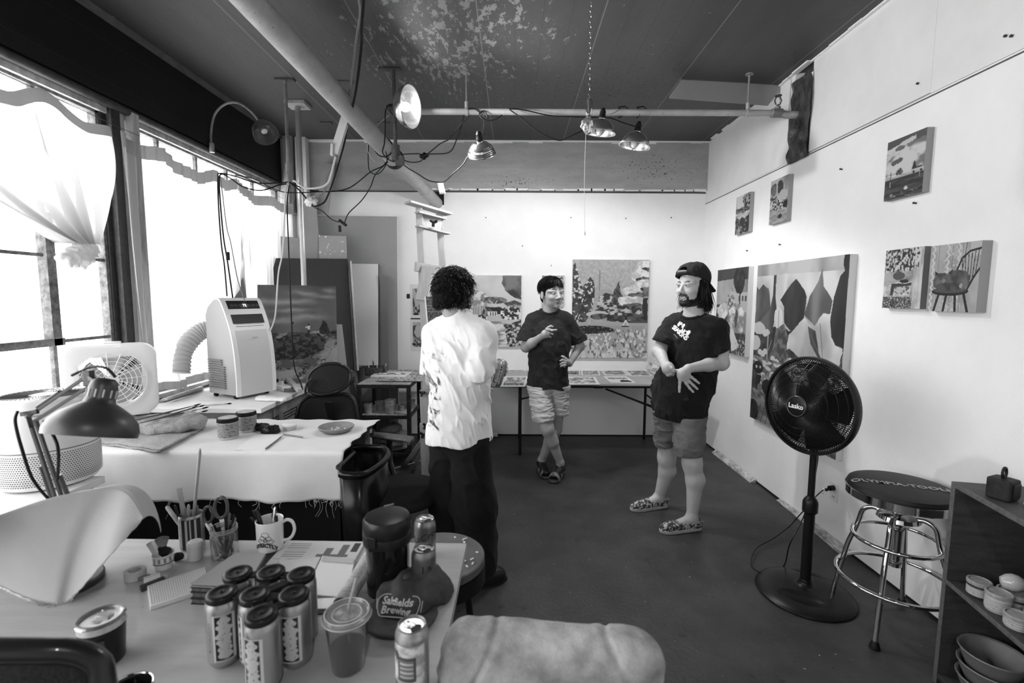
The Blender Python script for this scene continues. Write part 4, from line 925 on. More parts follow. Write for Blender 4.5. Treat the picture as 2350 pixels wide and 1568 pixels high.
canvas('painting', 'medium painting of a garden path and conifers on side wall, behind bearded person', *rwall(4.715, 4.1, 1.035, 1.815, .045), pic=p, side=m_csidel)
# --- small upper ones
p = Pic(70, 90, .72); p.c = p.tex(.3, .6, 5, 4, 1); p.rect(0, .55, 1, .68, p.tex(.02, .3, 16, 22, 2, 3), .02); p.ell(.8, .85, .3, .2, p.tex(.02, .4, 14, 14, 3, 3), .05); p.rect(0, 0, 1, .5, p.tex(.03, .35, 9, 12, 4, 3), .03); p.ell(.55, .45, .4, .06, .5, .03); p.ell(.5, .3, .2, .12, .04, .03)
canvas('painting', 'small landscape painting high on side wall, the one nearer the back corner', *rwall(4.415, 4.16, 2.115, 2.45), pic=p, group=None)
p = Pic(70, 90, .76); p.c = p.tex(.3, .5, 5, 4, 1); p.ell(.2, .78, .18, .14, p.tex(.06, .2, 9, 5, 2), .02); p.ell(.55, .8, .17, .15, .07, .02); p.rect(.34, .5, .42, .85, .45); p.rect(0, .28, 1, .62, p.tex(.02, .6, 18, 24, 3, 4), .03); p.ell(.75, .6, .25, .12, .5, .03); p.ell(.9, .38, .14, .08, .02, .02); p.fill(p.Y < .28 - .1 * (p.X - .5), p.tex(.25, .42, 4, 26, 4)); p.ell(.62, .14, .12, .05, .03, .01)
canvas('painting', 'small painting of rounded trees and stones high on side wall, above the tall one', *rwall(3.835, 3.592, 2.12, 2.455), pic=p)
p = Pic(110, 130, .82); p.c = p.tex(.22, .6, 4, 7, 1, 2.4); p.fill(p.Y > .86 + .06 * p.n(4, 4, 2), .12); p.poly([(0, .76), (.35, .9), (.75, .97), (.75, .9), (.3, .8), (0, .66)], .55, .03); p.ell(.3, .62, .16, .05, .14, .03); p.ell(.35, .83, .14, .04, .18, .02); g_ = .35 + .06 * p.X * 0
p.fill(p.Y < .36 + .0 * p.X, p.tex(.03, .11, 5, 30, 3)); p.rect(0, .34, 1, .37, .42); p.rect(0, .31, 1, .335, .05); p.ell(.38, .44, .08, .06, p.tex(.02, .3, 30, 30, 4), .03); p.poly([(.7, .4), (.73, .5), (.76, .56), (.79, .48), (.83, .4)], .02, .02); p.line([(.15, .33), (.15, .46)], .02, .02); p.line([(.0, .43), (.45, .42)], .008, .1); p.rect(.68, .37, .98, .41, .5); p.rect(.74, .41, .95, .435, .06); p.ell(.75, .365, .03, .02, .01); p.ell(.93, .365, .03, .02, .01); p.ell(.58, .13, .05, .03, .6, .02); p.dabs((p.Y < .1), .3, 7, .25, 6, 22); p.line([(.15, .3), (.15, .22)], .014, .5); p.line([(.9, .34), (.9, .28)], .014, .5)
canvas('painting', 'painting of a parked van under a cloudy sky, uppermost on side wall', *rwall(2.66, 2.415, 2.075, 2.385), pic=p)
p = Pic(110, 130, .82); p.c = p.tex(.3, .5, 5, 5, 1); p.fill(p.Y > .6, p.tex(.04, .6, 20, 14, 2, 4)); p.rect(0, .45, .8, .62, p.tex(.2, .45, 6, 8, 3), .02); p.ell(.4, .55, .16, .07, .12, .01); p.rect(0, .18, .72, .45, p.tex(.4, .65, 6, 9, 4)); p.poly([(.2, .22), (.22, .42), (.75, .42), (.74, .38), (.3, .36), (.28, .22)], .06, .01); p.dabs((p.X > .25) & (p.X < .7) & (p.Y > .2) & (p.Y < .38), .15, 12, .1, 7, 22); p.ell(.55, .46, .12, .03, .03, .01); p.fill((p.Y < .2) & (p.X < .8), p.tex(.02, .16, 26, 34, 5, 3)); p.dabs((p.Y < .2) & (p.X < .8), .5, 32, .22, 9, 40); p.rect(.78, 0, 1, 1, p.tex(.42, .62, 12, 3, 6)); p.dabs((p.X > .6) & (p.X < .9) & (p.Y > .65), .05, 16, .2, 12)
canvas('painting', 'painting of plants above a bright garden pond, on side wall touching the cat painting', *rwall(2.612, 2.37, 1.498, 1.806), pic=p, side=mat('canvas_edge_dark', .14, .8))
p = Pic(150, 180, .84); p.c = p.tex(.34, .46, 5, 3, 1)
for x0, x1 in ((0, .2), (.3, .48), (.52, .68)):
 m_ = (p.X > x0) & (p.X < x1) & (np.abs(np.sin(p.Y * 30 + 1.6)) * .045 + x0 + .05 > p.X - .02) & (np.abs(np.sin(p.Y * 30 + 1.6)) * .045 + x0 + .05 < p.X + .02); p.fill(m_, .6); p.fill((p.X > x1 - .02) & (p.X < x1 - .008), .12)
p.line([(.73, 1), (.68, .6)], .012, .1); p.rect(.8, .8, 1, 1, .5); p.dabs((p.X > .25) & (p.X < .7), .55, 22, .3, 4)
ch = [(.58, .62), (.66, .78), (.8, .87), (1, .9)]; p.line(ch, .03, .012)
for i in range(6): p.line([(.66 + .06 * i, .78 + .02 * i), (.7 + .045 * i, .5 - .03 * i * 0)], .013, .015)
p.line([(1, .62), (.9, .5), (.8, .33)], .03, .01); p.ell(.46, .3, .37, .065, .012); p.ell(.46, .315, .33, .04, .11)
for a, b in (((.25, .27), (.16, 0)), ((.4, .24), (.36, 0)), ((.58, .24), (.6, 0)), ((.74, .27), (.84, 0))): p.line([a, b], .04, .012)
fur = p.tex(.07, .2, 11, 9, 8, 1.2); p.ell(.6, .46, .25, .15, fur, .02, 20); p.ell(.3, .45, .2, .13, fur * 1.1, .02, 20); p.poly([(.14, .53), (.13, .61), (.22, .57)], .04); p.poly([(.4, .57), (.5, .63), (.47, .54)], .05); p.ell(.42, .37, .26, .06, fur * .6, .02, 20); p.ell(.26, .49, .014, .01, .01); p.ell(.36, .5, .014, .01, .01); p.ell(.32, .46, .035, .022, .3); p.ell(.31, .465, .01, .007, .02); p.ell(.68, .38, .03, .03, .4, .01)
canvas('painting', 'painting of a fluffy cat on a spindle-back chair, hung on the side wall', *rwall(2.322, 2.072, 1.49, 1.8, .045), pic=p)
# --- back wall
def bwall(x0, x1, z0, z1, t=.035): return (x0, YB - .001, z1), (x1, YB - .001, z1), (x0, YB - .001, z0), t
p = Pic(230, 240, .98); p.c = p.tex(.52, .62, 4, 3, 1); p.ell(.42, .62, .17, .17, p.tex(.3, .66, 14, 14, 2, 2), .04); p.poly([(.78, 1), (.75, .9), (.8, .8), (.9, .7), (1, .66), (1, 1)], p.tex(.05, .24, 8, 8, 3), .02); p.poly([(.78, .62), (.9, .66), (1, .62), (1, .38), (.9, .42), (.84, .55)], p.tex(.1, .5, 9, 14, 4, 2.5), .02)
p.ell(.66, .655, .165, .05, p.tex(.1, .3, 16, 16, 5), .01); p.line([(.6, .65), (.65, .6), (.66, .5)], .012, .6); p.line([(.7, .65), (.67, .6)], .009, .6); p.rect(.55, .46, .84, .56, .02, .02); p.rect(.3, .44, .55, .56, .55); p.fill((p.Y > .44) & (p.Y < .56) & (p.X > .3) & (p.X < .55) & (np.sin(p.X * 300) > .3), .15)
p.rect(.0, .3, .58, .46, p.tex(.05, .7, 24, 24, 6, 4), .03); p.rect(.75, .38, 1, .56, p.tex(.04, .75, 20, 20, 7, 4), .03); p.ell(.57, .48, .07, .06, p.tex(.04, .3, 26, 26, 8, 3), .03); p.rect(.58, .44, .7, .5, .65); [p.rect(x, .44, x + .016, .49, .1) for x in (.61, .64, .67)]
p.rect(0, 0, 1, .32, p.tex(.04, .3, 14, 14, 9, 3), .02); p.poly([(.55, .36), (.75, .36), (.98, 0), (.55, 0)], p.tex(.3, .68, 6, 26, 10, 3), .01); p.poly([(.0, .0), (.0, .2), (.5, .26), (.62, .12), (.5, 0)], p.tex(.02, .3, 12, 12, 11, 4), .02); p.poly([(.85, .0), (.78, .3), (1, .38), (1, 0)], p.tex(.05, .55, 20, 20, 12, 4), .02)
canvas('painting', 'painting of a flower garden with bench, behind the person in white', *bwall(-.78, .088, 1.0, 1.774), pic=p, side=m_csidel)
p = Pic(60, 80, .7); p.c = p.tex(.1, .6, 22, 22, 1, 4); p.rect(.5, .4, 1, .8, p.tex(.2, .35, 8, 8, 2)); p.rect(0, 0, 1, .12, .5)
canvas('painting', 'small speckled painting behind the head of the person with crossed legs', *bwall(.312, .549, 1.44, 1.774), pic=p, side=m_csidel)
p = Pic(290, 370, .77); p.c = p.tex(.36, .48, 30, 30, 1, .8) + .04 * p.X
p.rect(.345, .5, .36, .9, .26); p.poly([(.0, .45), (.0, .93), (.03, .97), (.07, .9), (.1, .8), (.13, .72), (.22, .83), (.27, .79), (.3, .68), (.28, .56), (.22, .42), (.15, .33), (0, .34)], p.tex(.03, .12, 16, 16, 2), .014); p.dabs((p.X < .29) & (p.Y > .36) & (p.Y < .93) & (p.c < .2), .6, 26, .26, 3); p.line([(.03, .35), (.12, .5), (.2, .72)], .014, .04)
p.ell(.43, .66, .1, .035, .4, .03); p.poly([(.3, .5), (.36, .62), (.45, .66), (.6, .64), (.68, .6), (.9, .58), (1, .62), (1, .42), (.3, .42)], p.tex(.06, .55, 16, 30, 4, 3), .02); p.poly([(.52, .58), (.55, .7), (.6, .79), (.62, .7), (.68, .6), (.64, .55)], p.tex(.04, .16, 26, 26, 5), .02)
for i, (x, y, a) in enumerate(((.95, .93, .12), (.93, .84, .16), (.85, .69, .2), (.78, .58, .18), (.97, .75, .14))):
 p.ell(x, y, a, .06, p.tex(.5, .75, 14, 14, 10 + i), .03, 9, 20 + i); p.ell(x + .03, y - .045, a * .8, .03, p.tex(.04, .25, 16, 16, 30 + i), .02, 12, 40 + i)
p.rect(.93, .38, 1, .62, .05, .02); p.ell(.33, .45, .14, .035, .55, .01); p.ell(.36, .425, .12, .03, p.tex(.06, .2, 24, 24, 6), .01); p.rect(.45, .38, .95, .45, p.tex(.03, .16, 12, 20, 7), .03); p.rect(0, .33, 1, .37, .44, .01); p.rect(.7, .36, 1, .385, .12)
p.fill(p.Y < .335, p.tex(.4, .6, 6, 6, 8)); p.dabs(p.Y < .3, .2, 26, .22, 9, 18); p.dabs(p.Y < .3, .68, 24, .2, 10, 16); p.ell(.25, .29, .3, .042, .02, .006); p.dabs(p.inside(.25, .29, .29, .04), .3, 60, .3, 11)
p.ell(.71, .445, .013, .012, .2); p.rect(.698, .39, .722, .435, .02, 0); p.poly([(.7, .39), (.72, .39), (.755, .335), (.735, .335), (.712, .37), (.68, .335), (.665, .335)], .66); p.ell(.705, .325, .06, .006, .03); p.rect(.22, .34, .24, .385, .5); p.rect(.225, .325, .235, .34, .05)
canvas('painting', 'large painting of a park lawn with walking figure, above the folding table', *bwall(.64, 1.462, .885, 1.947, .04), pic=p, side=m_csidel)
# --- rock landscape leaning on the counter
p = Pic(200, 230, .82); p.c = p.tex(.13, .2, 4, 3, 1) + .1 * np.clip(1 - p.Y, 0, 1);
for i, (x, y, a, b) in enumerate(((.12, .83, .25, .03), (.5, .83, .22, .028), (.6, .92, .16, .022), (.85, .88, .15, .02), (.2, .64, .3, .025), (.6, .67, .22, .03), (.9, .95, .1, .02), (.42, .74, .22, .02))): m_ = np.exp(-(((p.X + .5 * (p.Y - y) + .03 * p.n(6, 12, i)) - x) / a) ** 2 - ((p.Y - y + .02 * p.n(8, 12, i + 9)) / b) ** 2); p.c = p.c + .22 * m_
p.fill(p.Y < .52 + .02 * p.n(5, 5, 20), p.tex(.1, .42, 8, 12, 21, 3)); p.poly([(.1, .3), (.2, .44), (.38, .52), (.55, .5), (.75, .5), (.85, .44), (.82, .34), (.7, .28), (.5, .24), (.3, .18)], p.tex(.015, .14, 18, 22, 22, 3), .02); p.fill(p.Y < .24 + .3 * np.maximum(p.X - .55, 0), p.tex(.18, .5, 7, 11, 23, 3)); p.fill((np.abs(p.n(6, 10, 24)) < .02) & (p.Y < .48), .03)
p.poly([(.76, .5), (.77, .55), (.8, .6), (.83, .64), (.87, .6), (.9, .54), (.93, .5)], p.tex(.01, .08, 26, 26, 25), .02); p.ell(.95, .5, .04, .015, .03, .01); p.rect(.61, .54, .64, .58, .7, .004); p.rect(.615, .5, .64, .54, .02); p.ell(.625, .592, .012, .01, .02); p.line([(.59, .565), (.64, .57)], .012, .7); p.ell(.43, .61, .014, .01, .03, .01)
BL, BR = at(592, 887, z=.822), at(768, 872, z=.822); TL, TR = at(590, 655, y=BL.y + .12), at(770, 660, y=BR.y + .12)
TR = TL + (BR - BL) * ((TR - TL).length / (BR - BL).length)
canvas('painting', 'landscape painting of boulders under a grey sky leaning against dark panel, on the counter', TL, TR, BL, .03, p, side=m_csidel)
# pins left in the walls
mp = mat('pin_dark', .03, .5); rnd.seed(4)
for i, (px, py) in enumerate(((1115, 500), (1310, 500), (1436, 502), (1540, 500), (1199, 565), (1265, 610))):
 q = at(px, py, y=YB - .006); o = MB().cyl((q.x, YB + .002, q.z), (q.x, YB - .014, q.z + .003), .004, .005, 8).build('nail', mp)
 top(o, ['nail high in the back wall, nearest the easel', 'nail high in the back wall above the small speckled painting', 'nail high in the back wall above the large park painting', 'nail high in the back wall, closest to the side wall', 'lower nail in the back wall between easel and small painting', 'lower nail in the back wall just above the small speckled painting'][i], 'nail', 'nails in the back wall')
for i, (px, py) in enumerate(((1931, 389), (2100, 467), (1715, 576), (1790, 562), (2108, 193), (2310, 84), (2324, 84))):
 q = at(px, py, x=XR - .006); o = MB().cyl((XR + .002, q.y, q.z), (XR - .016, q.y, q.z + .003), .004, .006, 8).build('nail', mp)
 top(o, ['nail in the side wall level with the van painting, under the seam', 'nail in the side wall directly below the van painting', 'bent nail in the side wall above the garden path painting', 'nail in the side wall above the tall tree painting', 'nail in the upper side wall above the van painting', 'nail near the ceiling end of the upper side wall', 'nail near the ceiling end of the upper side wall, paired with another'][i], 'nail', 'nails in the side wall')
# ================================================================== OVERHEAD: PIPES, LAMPS, CABLES
m_pipe = mat('painted_pipe', .42, .55, noise=(6, .75, 1.1), bump=(60, .15)); spots(m_pipe, 30, .71, .05, detail=4); spots(m_pipe, 60, .7, .08, loc=(4, 4, 4))
m_rod = mat('grey_painted_rod', .22, .5, noise=(20, .7, 1.2)); m_iron = mat('rusty_dark_iron', .05, .6, noise=(40, .6, 1.8))
m_alu = mat('spun_aluminium', .62, .24, 1., noise=(9, .8, 1.05, (1, 1, 1))); m_chrome = mat('chrome', .72, .07, 1.); m_cord = mat('black_cord', .008, .5); m_cordw = mat('white_cord', .6, .6); m_cordg = mat('grey_cord', .16, .5)
P0, P1, P2 = at(575, 5, z=2.95), at(903, 363, y=4.28), at(1003, 466, y=YB)
Pm = P0 + (P0 - P1) * .9
t = thing('drain_pipe', 'large pale insulated pipe running diagonally under the ceiling', 'pipe', P1)
MB().cyl(Pm, P1, .07, n=28).build('insulated_pipe', m_pipe, t)
MB().cyl(P1, P2 + (P2 - P1) * .02, .058, n=28).build('thin_pipe', m_pipe, t)
d = (P2 - P1).normalized(); MB().cyl(P1 - d * .05, P1 + d * .03, .078, n=28).build('coupling', m_pipe, t); MB().cyl(P2 - d * .32, P2 - d * .26, .066, n=28).build('coupling', m_pipe, t)
struct(MB().box((P2.x - .075, YB - .004, P2.z - .02), (P2.x + .075, YB + .002, P2.z + .12)).build('wall_back_hole', m_blackm))
# sprinkler line on its hanger rods
HY, HZ = 3.65, 2.905
t = thing('sprinkler_pipe', 'horizontal white sprinkler pipe hung under the ceiling across the far end', 'pipe', (.6, HY, HZ))
MB().cyl((-.85, HY, HZ), (1.93, HY, HZ), .0225).build('pipe_run', m_pipe, t)
e = MB(); e.cyl((1.9, HY, HZ), (1.97, HY, HZ), .032).cyl((1.94, HY, HZ), (1.94, HY, HZ + .045), .02); e.tube(catmull([(1.96, HY, HZ), (2.0, HY - .02, HZ - .02), (2.02, HY - .08, HZ - .04), (2.06, HY - .1, HZ - .05)], 5), .026, 12); e.build('elbow', m_rod, t)
h = MB().cyl((1.94, HY, HZ + .04), (1.94, HY, HZ + .06), .01); h.tube([(1.925, HY, HZ + .06), (1.915, HY, HZ + .09), (1.93, HY, HZ + .12), (1.95, HY, HZ + .12), (1.965, HY, HZ + .09), (1.955, HY, HZ + .06)], .005, 8).cyl((1.94, HY, HZ + .12), (1.94, HY, HZ + .125), .024); h.build('sprinkler_head', m_iron, t)
for x in (-.352, 1.72):
 MB().cyl((x, HY, HZ + .02), (x, HY, ZC), .007).cyl((x, HY, ZC - .008), (x, HY, ZC), .028).build('hanger_rod', m_rod, t)
 MB().cyl((x - .012, HY, HZ), (x + .012, HY, HZ), .028).cyl((x, HY, HZ + .02), (x, HY, HZ + .07), .013).build('hanger_ring', m_pipe, t)
t = thing('hanger_rod', 'dark iron rod from ceiling to the big pipe, with the lit lamp clamped on it', 'rod', at(905, 157, y=3.59))
x0 = at(903, 157, z=ZC); b0 = at(908, 350, y=x0.y); MB().cyl(x0, b0, .013).build('rod', m_iron, t); MB().cbox((x0.x - .03, x0.y, ZC - .008), (.16, .04, .014)).build('ceiling_bracket', m_iron, t, bev=.003); MB().cyl(b0 + Vector((0, 0, .05)), b0 - Vector((0, 0, .06)), .03).cbox(b0 + Vector((.03, 0, -.06)), (.06, .04, .06)).build('pipe_clamp', m_iron, t)
x0 = at(654, 182, z=ZC); x0.z = ZC; b0 = Vector((x0.x, x0.y, at(661, 418, y=x0.y).z))
t = thing('hanging_conduit', 'slim grey conduit hanging from the ceiling with bundled cables tied at its foot', 'pipe', b0)
MB().cyl(x0, b0, .0125).build('conduit', m_rod, t); MB().cyl(b0 + Vector((0, 0, .06)), b0 + Vector((0, 0, .14)), .019).build('coupling', m_rod, t); MB().cbox((x0.x, x0.y, ZC - .006), (.14, .05, .01)).build('ceiling_plate', m_iron, t)
x0 = at(683, 237, z=ZC); x0.z = ZC; t = thing('standing_conduit', 'pale steel tube from ceiling down to the counter behind the boulder painting', 'pipe', (x0.x, x0.y, .82))
MB().cyl((x0.x, x0.y, ZC - .03), (x0.x, x0.y, .82), .023).build('tube', mat('galvanised_tube', .5, .32, .7, noise=(14, .7, 1.1, (1, 1, .2))), t); MB().cbox((x0.x, x0.y, ZC - .014), (.17, .15, .03)).build('ceiling_plate', m_pipe, t, bev=.003)
for px, py in ((792, 187), (748, 281), (880, 281)):
 q = at(px, py, z=ZC); o = MB().cbox((q.x, q.y, ZC - .006), (.11, .04, .012)).build('ceiling_bracket', m_iron, bev=.003)
 top(o, {792: 'flat iron bracket on ceiling left of the dark rod, beside hanging cables', 748: 'flat iron bracket on ceiling above the white raceway', 880: 'flat iron bracket on ceiling just behind the lit lamp'}[px], 'bracket')
a, b = at(796, 262, y=3.62), at(768, 352, y=3.62)
t = thing('cable_raceway', 'white flat cable raceway hanging beside the big pipe', 'raceway', b); MB().beam(a, b, .06, .035, (0, 1, 0)).build('channel', m_cordw, t, bev=.003); MB().beam(at(763, 330, y=3.6), at(762, 358, y=3.6), .02, .03, (0, 1, 0)).build('end_plug', m_cordw, t, bev=.003)

def reflector(name, label, neck, dirn, r, depth, m, lit=False, ridged=False, clamp=None, group='clamp lamps'):
 t = thing(name, label, 'lamp', neck, group=group); d = Vector(dirn).normalized(); Z = d; X_ = Z.orthogonal().normalized(); Y_ = Z.cross(X_); M4 = basis(X_, Y_, Z, neck)
 prof = []; n = 22
 for i in range(n + 1):
  u = i / n; rr = .022 + (r - .022) * math.sin(u * PI / 2 * .96) ** .85; zz = depth * (1 - math.cos(u * PI / 2 * 1.0)) ** .8
  if ridged: rr += .0022 * math.sin(u * 60)
  prof.append((rr, zz))
 prof += [(r + .006, depth + .001), (r + .006, depth + .004), (r - .002, depth + .003)] + [(a_ - .0015, b_ + .0012) for a_, b_ in prof[::-1]]
 MB().lathe(prof, n=48, M4=M4, cap=False).build('lamp_shade', m, t, ang=50)
 MB().lathe([(.0, -.075), (.012, -.075), (.017, -.06), (.021, -.055), (.021, -.03), (.024, -.026), (.024, -.012), (.02, -.008)], n=20, M4=M4).build('socket', m_black, t); MB().lathe([(.02, -.012), (.024, -.008), (.024, .012)], n=20, M4=M4).build('collar', m_alu, t)
 bm = mat('lit_bulb', .9, .4, emit=60) if lit else mat('frosted_bulb', .7, .3)
 MB().lathe([(.012, .0), (.014, .02), (.024, .045), (.03, .065), (.027, .085), (.016, .1), (0, .106)], n=20, M4=M4).build('bulb', bm, t)
 if clamp is not None:
  c = Vector(clamp); MB().tube(catmull([neck - d * .02, (neck + c) / 2 + Vector((.012, 0, .01)), c], 5), .0018, 6).tube(catmull([neck - d * .02, (neck + c) / 2 - Vector((.012, 0, .01)), c], 5), .0018, 6).build('clamp_wire', m_alu, t)
 return t
nk = at(910, 246, y=3.42); dd = Vector((.93, -.3, -.1)).normalized()
reflector('clamp_lamp', 'lit clamp lamp with bright aluminium reflector facing sideways on dark rod', nk, dd, .138, .11, m_alu, lit=True, clamp=at(905, 262, y=3.5))
light('lit_lamp', 'SPOT', nk + dd * .13, 42, .05, aim=nk + dd + Vector((0, 0, -.25)), spot_size=R(118), spot_blend=.7)
nk = at(1101, 326, y=3.45); reflector('clamp_lamp', 'ridged aluminium clamp lamp hanging from sprinkler pipe, nearest the lit lamp', nk, (.1, .6, -.85), .098, .085, m_alu, ridged=True, clamp=at(1110, 275, y=3.6))
nk3 = at(1381, 275, y=3.45); reflector('clamp_lamp', 'dome clamp lamp hanging behind the chain-hung bulb', nk3, (-.12, .1, -1), .104, .085, m_alu, clamp=at(1425, 250, y=3.62))
nk4 = at(1462, 305, y=3.45); reflector('clamp_lamp', 'dome clamp lamp at the end of its cord, on sprinkler pipe toward the side wall', nk4, (-.18, .05, -1), .104, .088, m_alu, clamp=at(1468, 262, y=3.62))
for i, (q, ax, w_) in enumerate(((at(1101, 326, y=3.45), (.1, .6, -.85), 15), (nk3, (-.12, .3, -1), 18), (nk4, (-.18, .25, -1), 18))): dq = Vector(ax).normalized(); light('lamp_bulb_%d' % i, 'SPOT', q + dq * .115, w_, .05, aim=q + dq, spot_size=R(168), spot_blend=.35)
# black clamps over the pipe
for px in (1428, 1470):
 q = at(px, 256, y=HY); k = MB(); k.tube([q + Vector(v) for v in ((-.03, 0, .03), (.02, 0, .035), (.04, 0, .025), (.01, 0, -.005), (-.03, 0, .03))], .005, 6).tube([q + Vector((.0, 0, -.035)), q + Vector((-.03, 0, -.045))], .005, 6)
 top(k.build('spring_clamp', m_cord), 'black triangular spring clamp on sprinkler pipe above the dome lamp %s' % ('behind the chain' if px == 1428 else 'nearest the side wall'), 'clamp')
# gooseneck lamp over the windows
gb = at(487, 350, x=-2.38); sh = at(596, 280, y=3.62); gy = lambda px, py, y: at(px, py, y=y)
t = thing('gooseneck_lamp', 'gooseneck lamp curving up from the window header, aluminium shade', 'lamp', gb)
gp = catmull([gb, gy(484, 310, 3.88), gy(492, 265, 3.85), gy(515, 240, 3.8), gy(545, 236, 3.75), gy(575, 255, 3.68), sh], 8)
MB().tube(gp, .009, 8).build('gooseneck', m_rod, t); MB().cyl(gb, gb + Vector((0, 0, .07)), .018).build('mount', m_rod, t)
d = Vector((.5, -.35, -.8)).normalized(); X_ = d.orthogonal().normalized(); M4 = basis(X_, d.cross(X_), d, sh)
MB().lathe([(.0, -.01), (.015, -.01), (.018, .02), (.03, .026), (.055, .04), (.075, .07), (.085, .115), (.088, .14), (.086, .14), (.083, .115), (.073, .072), (.053, .043), (.0, .03)], n=36, M4=M4).build('lamp_shade', mat('brushed_aluminium', .4, .35, 1., noise=(12, .6, 1.1)), t)
MB().lathe([(.012, .03), (.026, .07), (.022, .1), (0, .108)], n=20, M4=M4).build('bulb', mat('frosted_bulb', .7, .3), t)
# chain with a bare socket and bulb and its pull cord
ct = at(1357, 0, z=ZC); cy = ct.y; sz = at(1355, 232, y=cy).z; t = thing('chain_pendant', 'bare bulb socket hanging on a long steel chain, with a pull cord', 'lamp', (ct.x, cy, sz))
z = ZC; i = 0; ch = MB()
while z > sz + .02:
 a = Vector((.0065, 0, 0)) if i % 2 else Vector((.0, .0065, 0)); pts = []
 for k in range(12): th = 2 * PI * k / 12; pts.append(Vector((ct.x, cy, z - .02)) + a * math.cos(th) + Vector((0, 0, .0165 * math.sin(th))))
 ch.tube(pts, .0019, 5, closed=True); z -= .0275; i += 1
ch.build('chain', m_chrome, t)
MB().lathe([(0, 0), (.014, 0), (.018, -.02), (.019, -.06), (.017, -.085), (0, -.085)], (ct.x, cy, sz + .01), 20).build('socket', m_chrome, t); MB().lathe([(0, 0), (.012, 0), (.012, -.03), (.018, -.05), (.024, -.075), (.02, -.1), (0, -.108)], (ct.x, cy, sz - .075), 20).build('bulb', mat('clear_glass_bulb', .85, .05, trans=.9), t)
MB().tube(catmull([at(1347, 245, y=cy), at(1344, 320, y=cy), at(1341, 430, y=cy), at(1342, 540, y=cy)], 6), .0014, 5).cyl(at(1342, 532, y=cy), at(1342, 540, y=cy), .004).build('pull_cord', m_cordw, t)
mp_ = mat('crinkled_clear_plastic', .8, .12, trans=.85, bump=(30, .8))
V_ = Vol(at(1349, 290, y=cy - .02) - Vector((.07, .07, .07)), at(1349, 290, y=cy - .02) + Vector((.07, .07, .07)), .004); V_.ell(at(1347, 288, y=cy - .02), (.035, .03, .038)); V_.disp(lambda x, y, z: .008 * noise3(x * 70, y * 70, z * 70, 4)); top(V_.mesh('plastic_wrap', mp_, None), 'crumpled clear plastic wrap hanging around the chain-hung bulb', 'plastic')
# cardboard panel jammed against the ceiling, and the plastic-covered gap in the side wall
c4 = [at(1563, 187, z=3.165), at(1797, 200, z=3.165), at(1762, 243, z=3.02), at(1535, 226, z=3.02)]
mb = MB(); mb.put([tuple(q) for q in c4] + [tuple(q + Vector((0, 0, .012))) for q in c4], [(0, 1, 2, 3), (7, 6, 5, 4), (0, 4, 5, 1), (1, 5, 6, 2), (2, 6, 7, 3), (3, 7, 4, 0)])
top(mb.build('ceiling_panel', mat('grey_fibreboard', .3, .8, noise=(5, .9, 1.05))), 'loose grey board hanging at the ceiling in the back corner by the side wall', 'board')
def crinkle(u, v):
 y = 3.645 - .24 * u; z = 2.53 + .58 * v; return (XR - .02 - .012 * noise3(np.array([u * 5]), np.array([v * 9]), np.array([0.]), 3)[0] - .006 * abs(math.sin(u * 9 + v * 14)), y + .012 * math.sin(v * 7), z)
top(MB().grid(crinkle, 16, 34).build('plastic_sheet', mat('dark_plastic_film', .03, .16, noise=(14, .4, 3, (1, 1, .4)), bump=(30, .6)), ang=180), 'dark crinkled plastic sheet taped over tall gap in side wall, at the pipe end', 'sheet')
# cables; each follows its own run
def C_(name, px, y, r, m, label, y2=None, group=None):
 n = len(px); return cable(name, [at(a, b, y=(y if y2 is None else y + (y2 - y) * i / (n - 1))) for i, (a, b) in enumerate(px)], r, m, label, group=group)
C_('cable', [(838, -110), (836, -20), (830, 60), (829, 110), (818, 200), (808, 250), (800, 285)], 2.3, .008, m_cord, 'thick black cable dropping from the ceiling beside the big pipe', 3.6)
C_('cable', [(822, -110), (822, -20), (827, 30), (818, 90), (806, 190), (799, 230), (794, 262)], 2.35, .008, m_cordg, 'grey cable dropping from the ceiling into the white raceway', 3.6)
C_('cable', [(800, 275), (790, 330), (776, 380), (765, 415), (752, 450), (742, 466), (722, 474), (716, 470)], 3.66, .006, m_cord, 'black cable curling from the raceway down to the taped junction')
C_('cable', [(770, 360), (760, 400), (752, 420), (735, 430), (700, 432), (680, 418), (672, 415)], 3.63, .0075, m_cordw, 'thick white cable looping from the raceway to the hanging conduit')
C_('cable', [(772, 358), (762, 385), (750, 410), (744, 440), (725, 455), (708, 462)], 3.68, .006, m_cordg, 'grey cable hanging from the raceway to the taped junction')
C_('cable', [(661, 418), (640, 420), (590, 420), (540, 405), (505, 398), (500, 410), (502, 480), (508, 560), (515, 610), (521, 680)], 3.72, .005, m_cord, 'black cord draped over the curtain rail and down to the air conditioner', 3.45)
C_('cable', [(661, 422), (640, 425), (600, 437), (560, 430), (530, 410), (510, 400), (503, 412), (506, 470), (513, 545), (522, 600), (535, 690)], 3.74, .005, m_cord, 'second black cord sagging lower before the curtain, with a plug lump', 3.5)
C_('cable', [(505, 402), (510, 440), (520, 520), (530, 560), (545, 640), (562, 692)], 3.7, .003, m_cordg, 'thin grey cord slanting down before the curtain behind the air conditioner', 3.36)
q = at(523, 588, y=3.5); o = MB().cbox(q, (.022, .02, .06)).build('cord_switch', m_cord, bev=.006); top(o, 'small black inline switch on the cord above the air conditioner', 'switch')
C_('cable', [(661, 420), (655, 440), (653, 500), (648, 580), (640, 620), (637, 650), (632, 720), (626, 745), (620, 758)], 3.7, .0055, m_cordw, 'white cord falling in front of the dark panel to the air conditioner', 3.5)
C_('cable', [(664, 425), (659, 470), (662, 560), (665, 640), (670, 760), (675, 840), (690, 880), (694, 895), (688, 900)], 3.72, .005, m_cord, 'black cord falling in front of the boulder painting onto the power strip', 3.6)
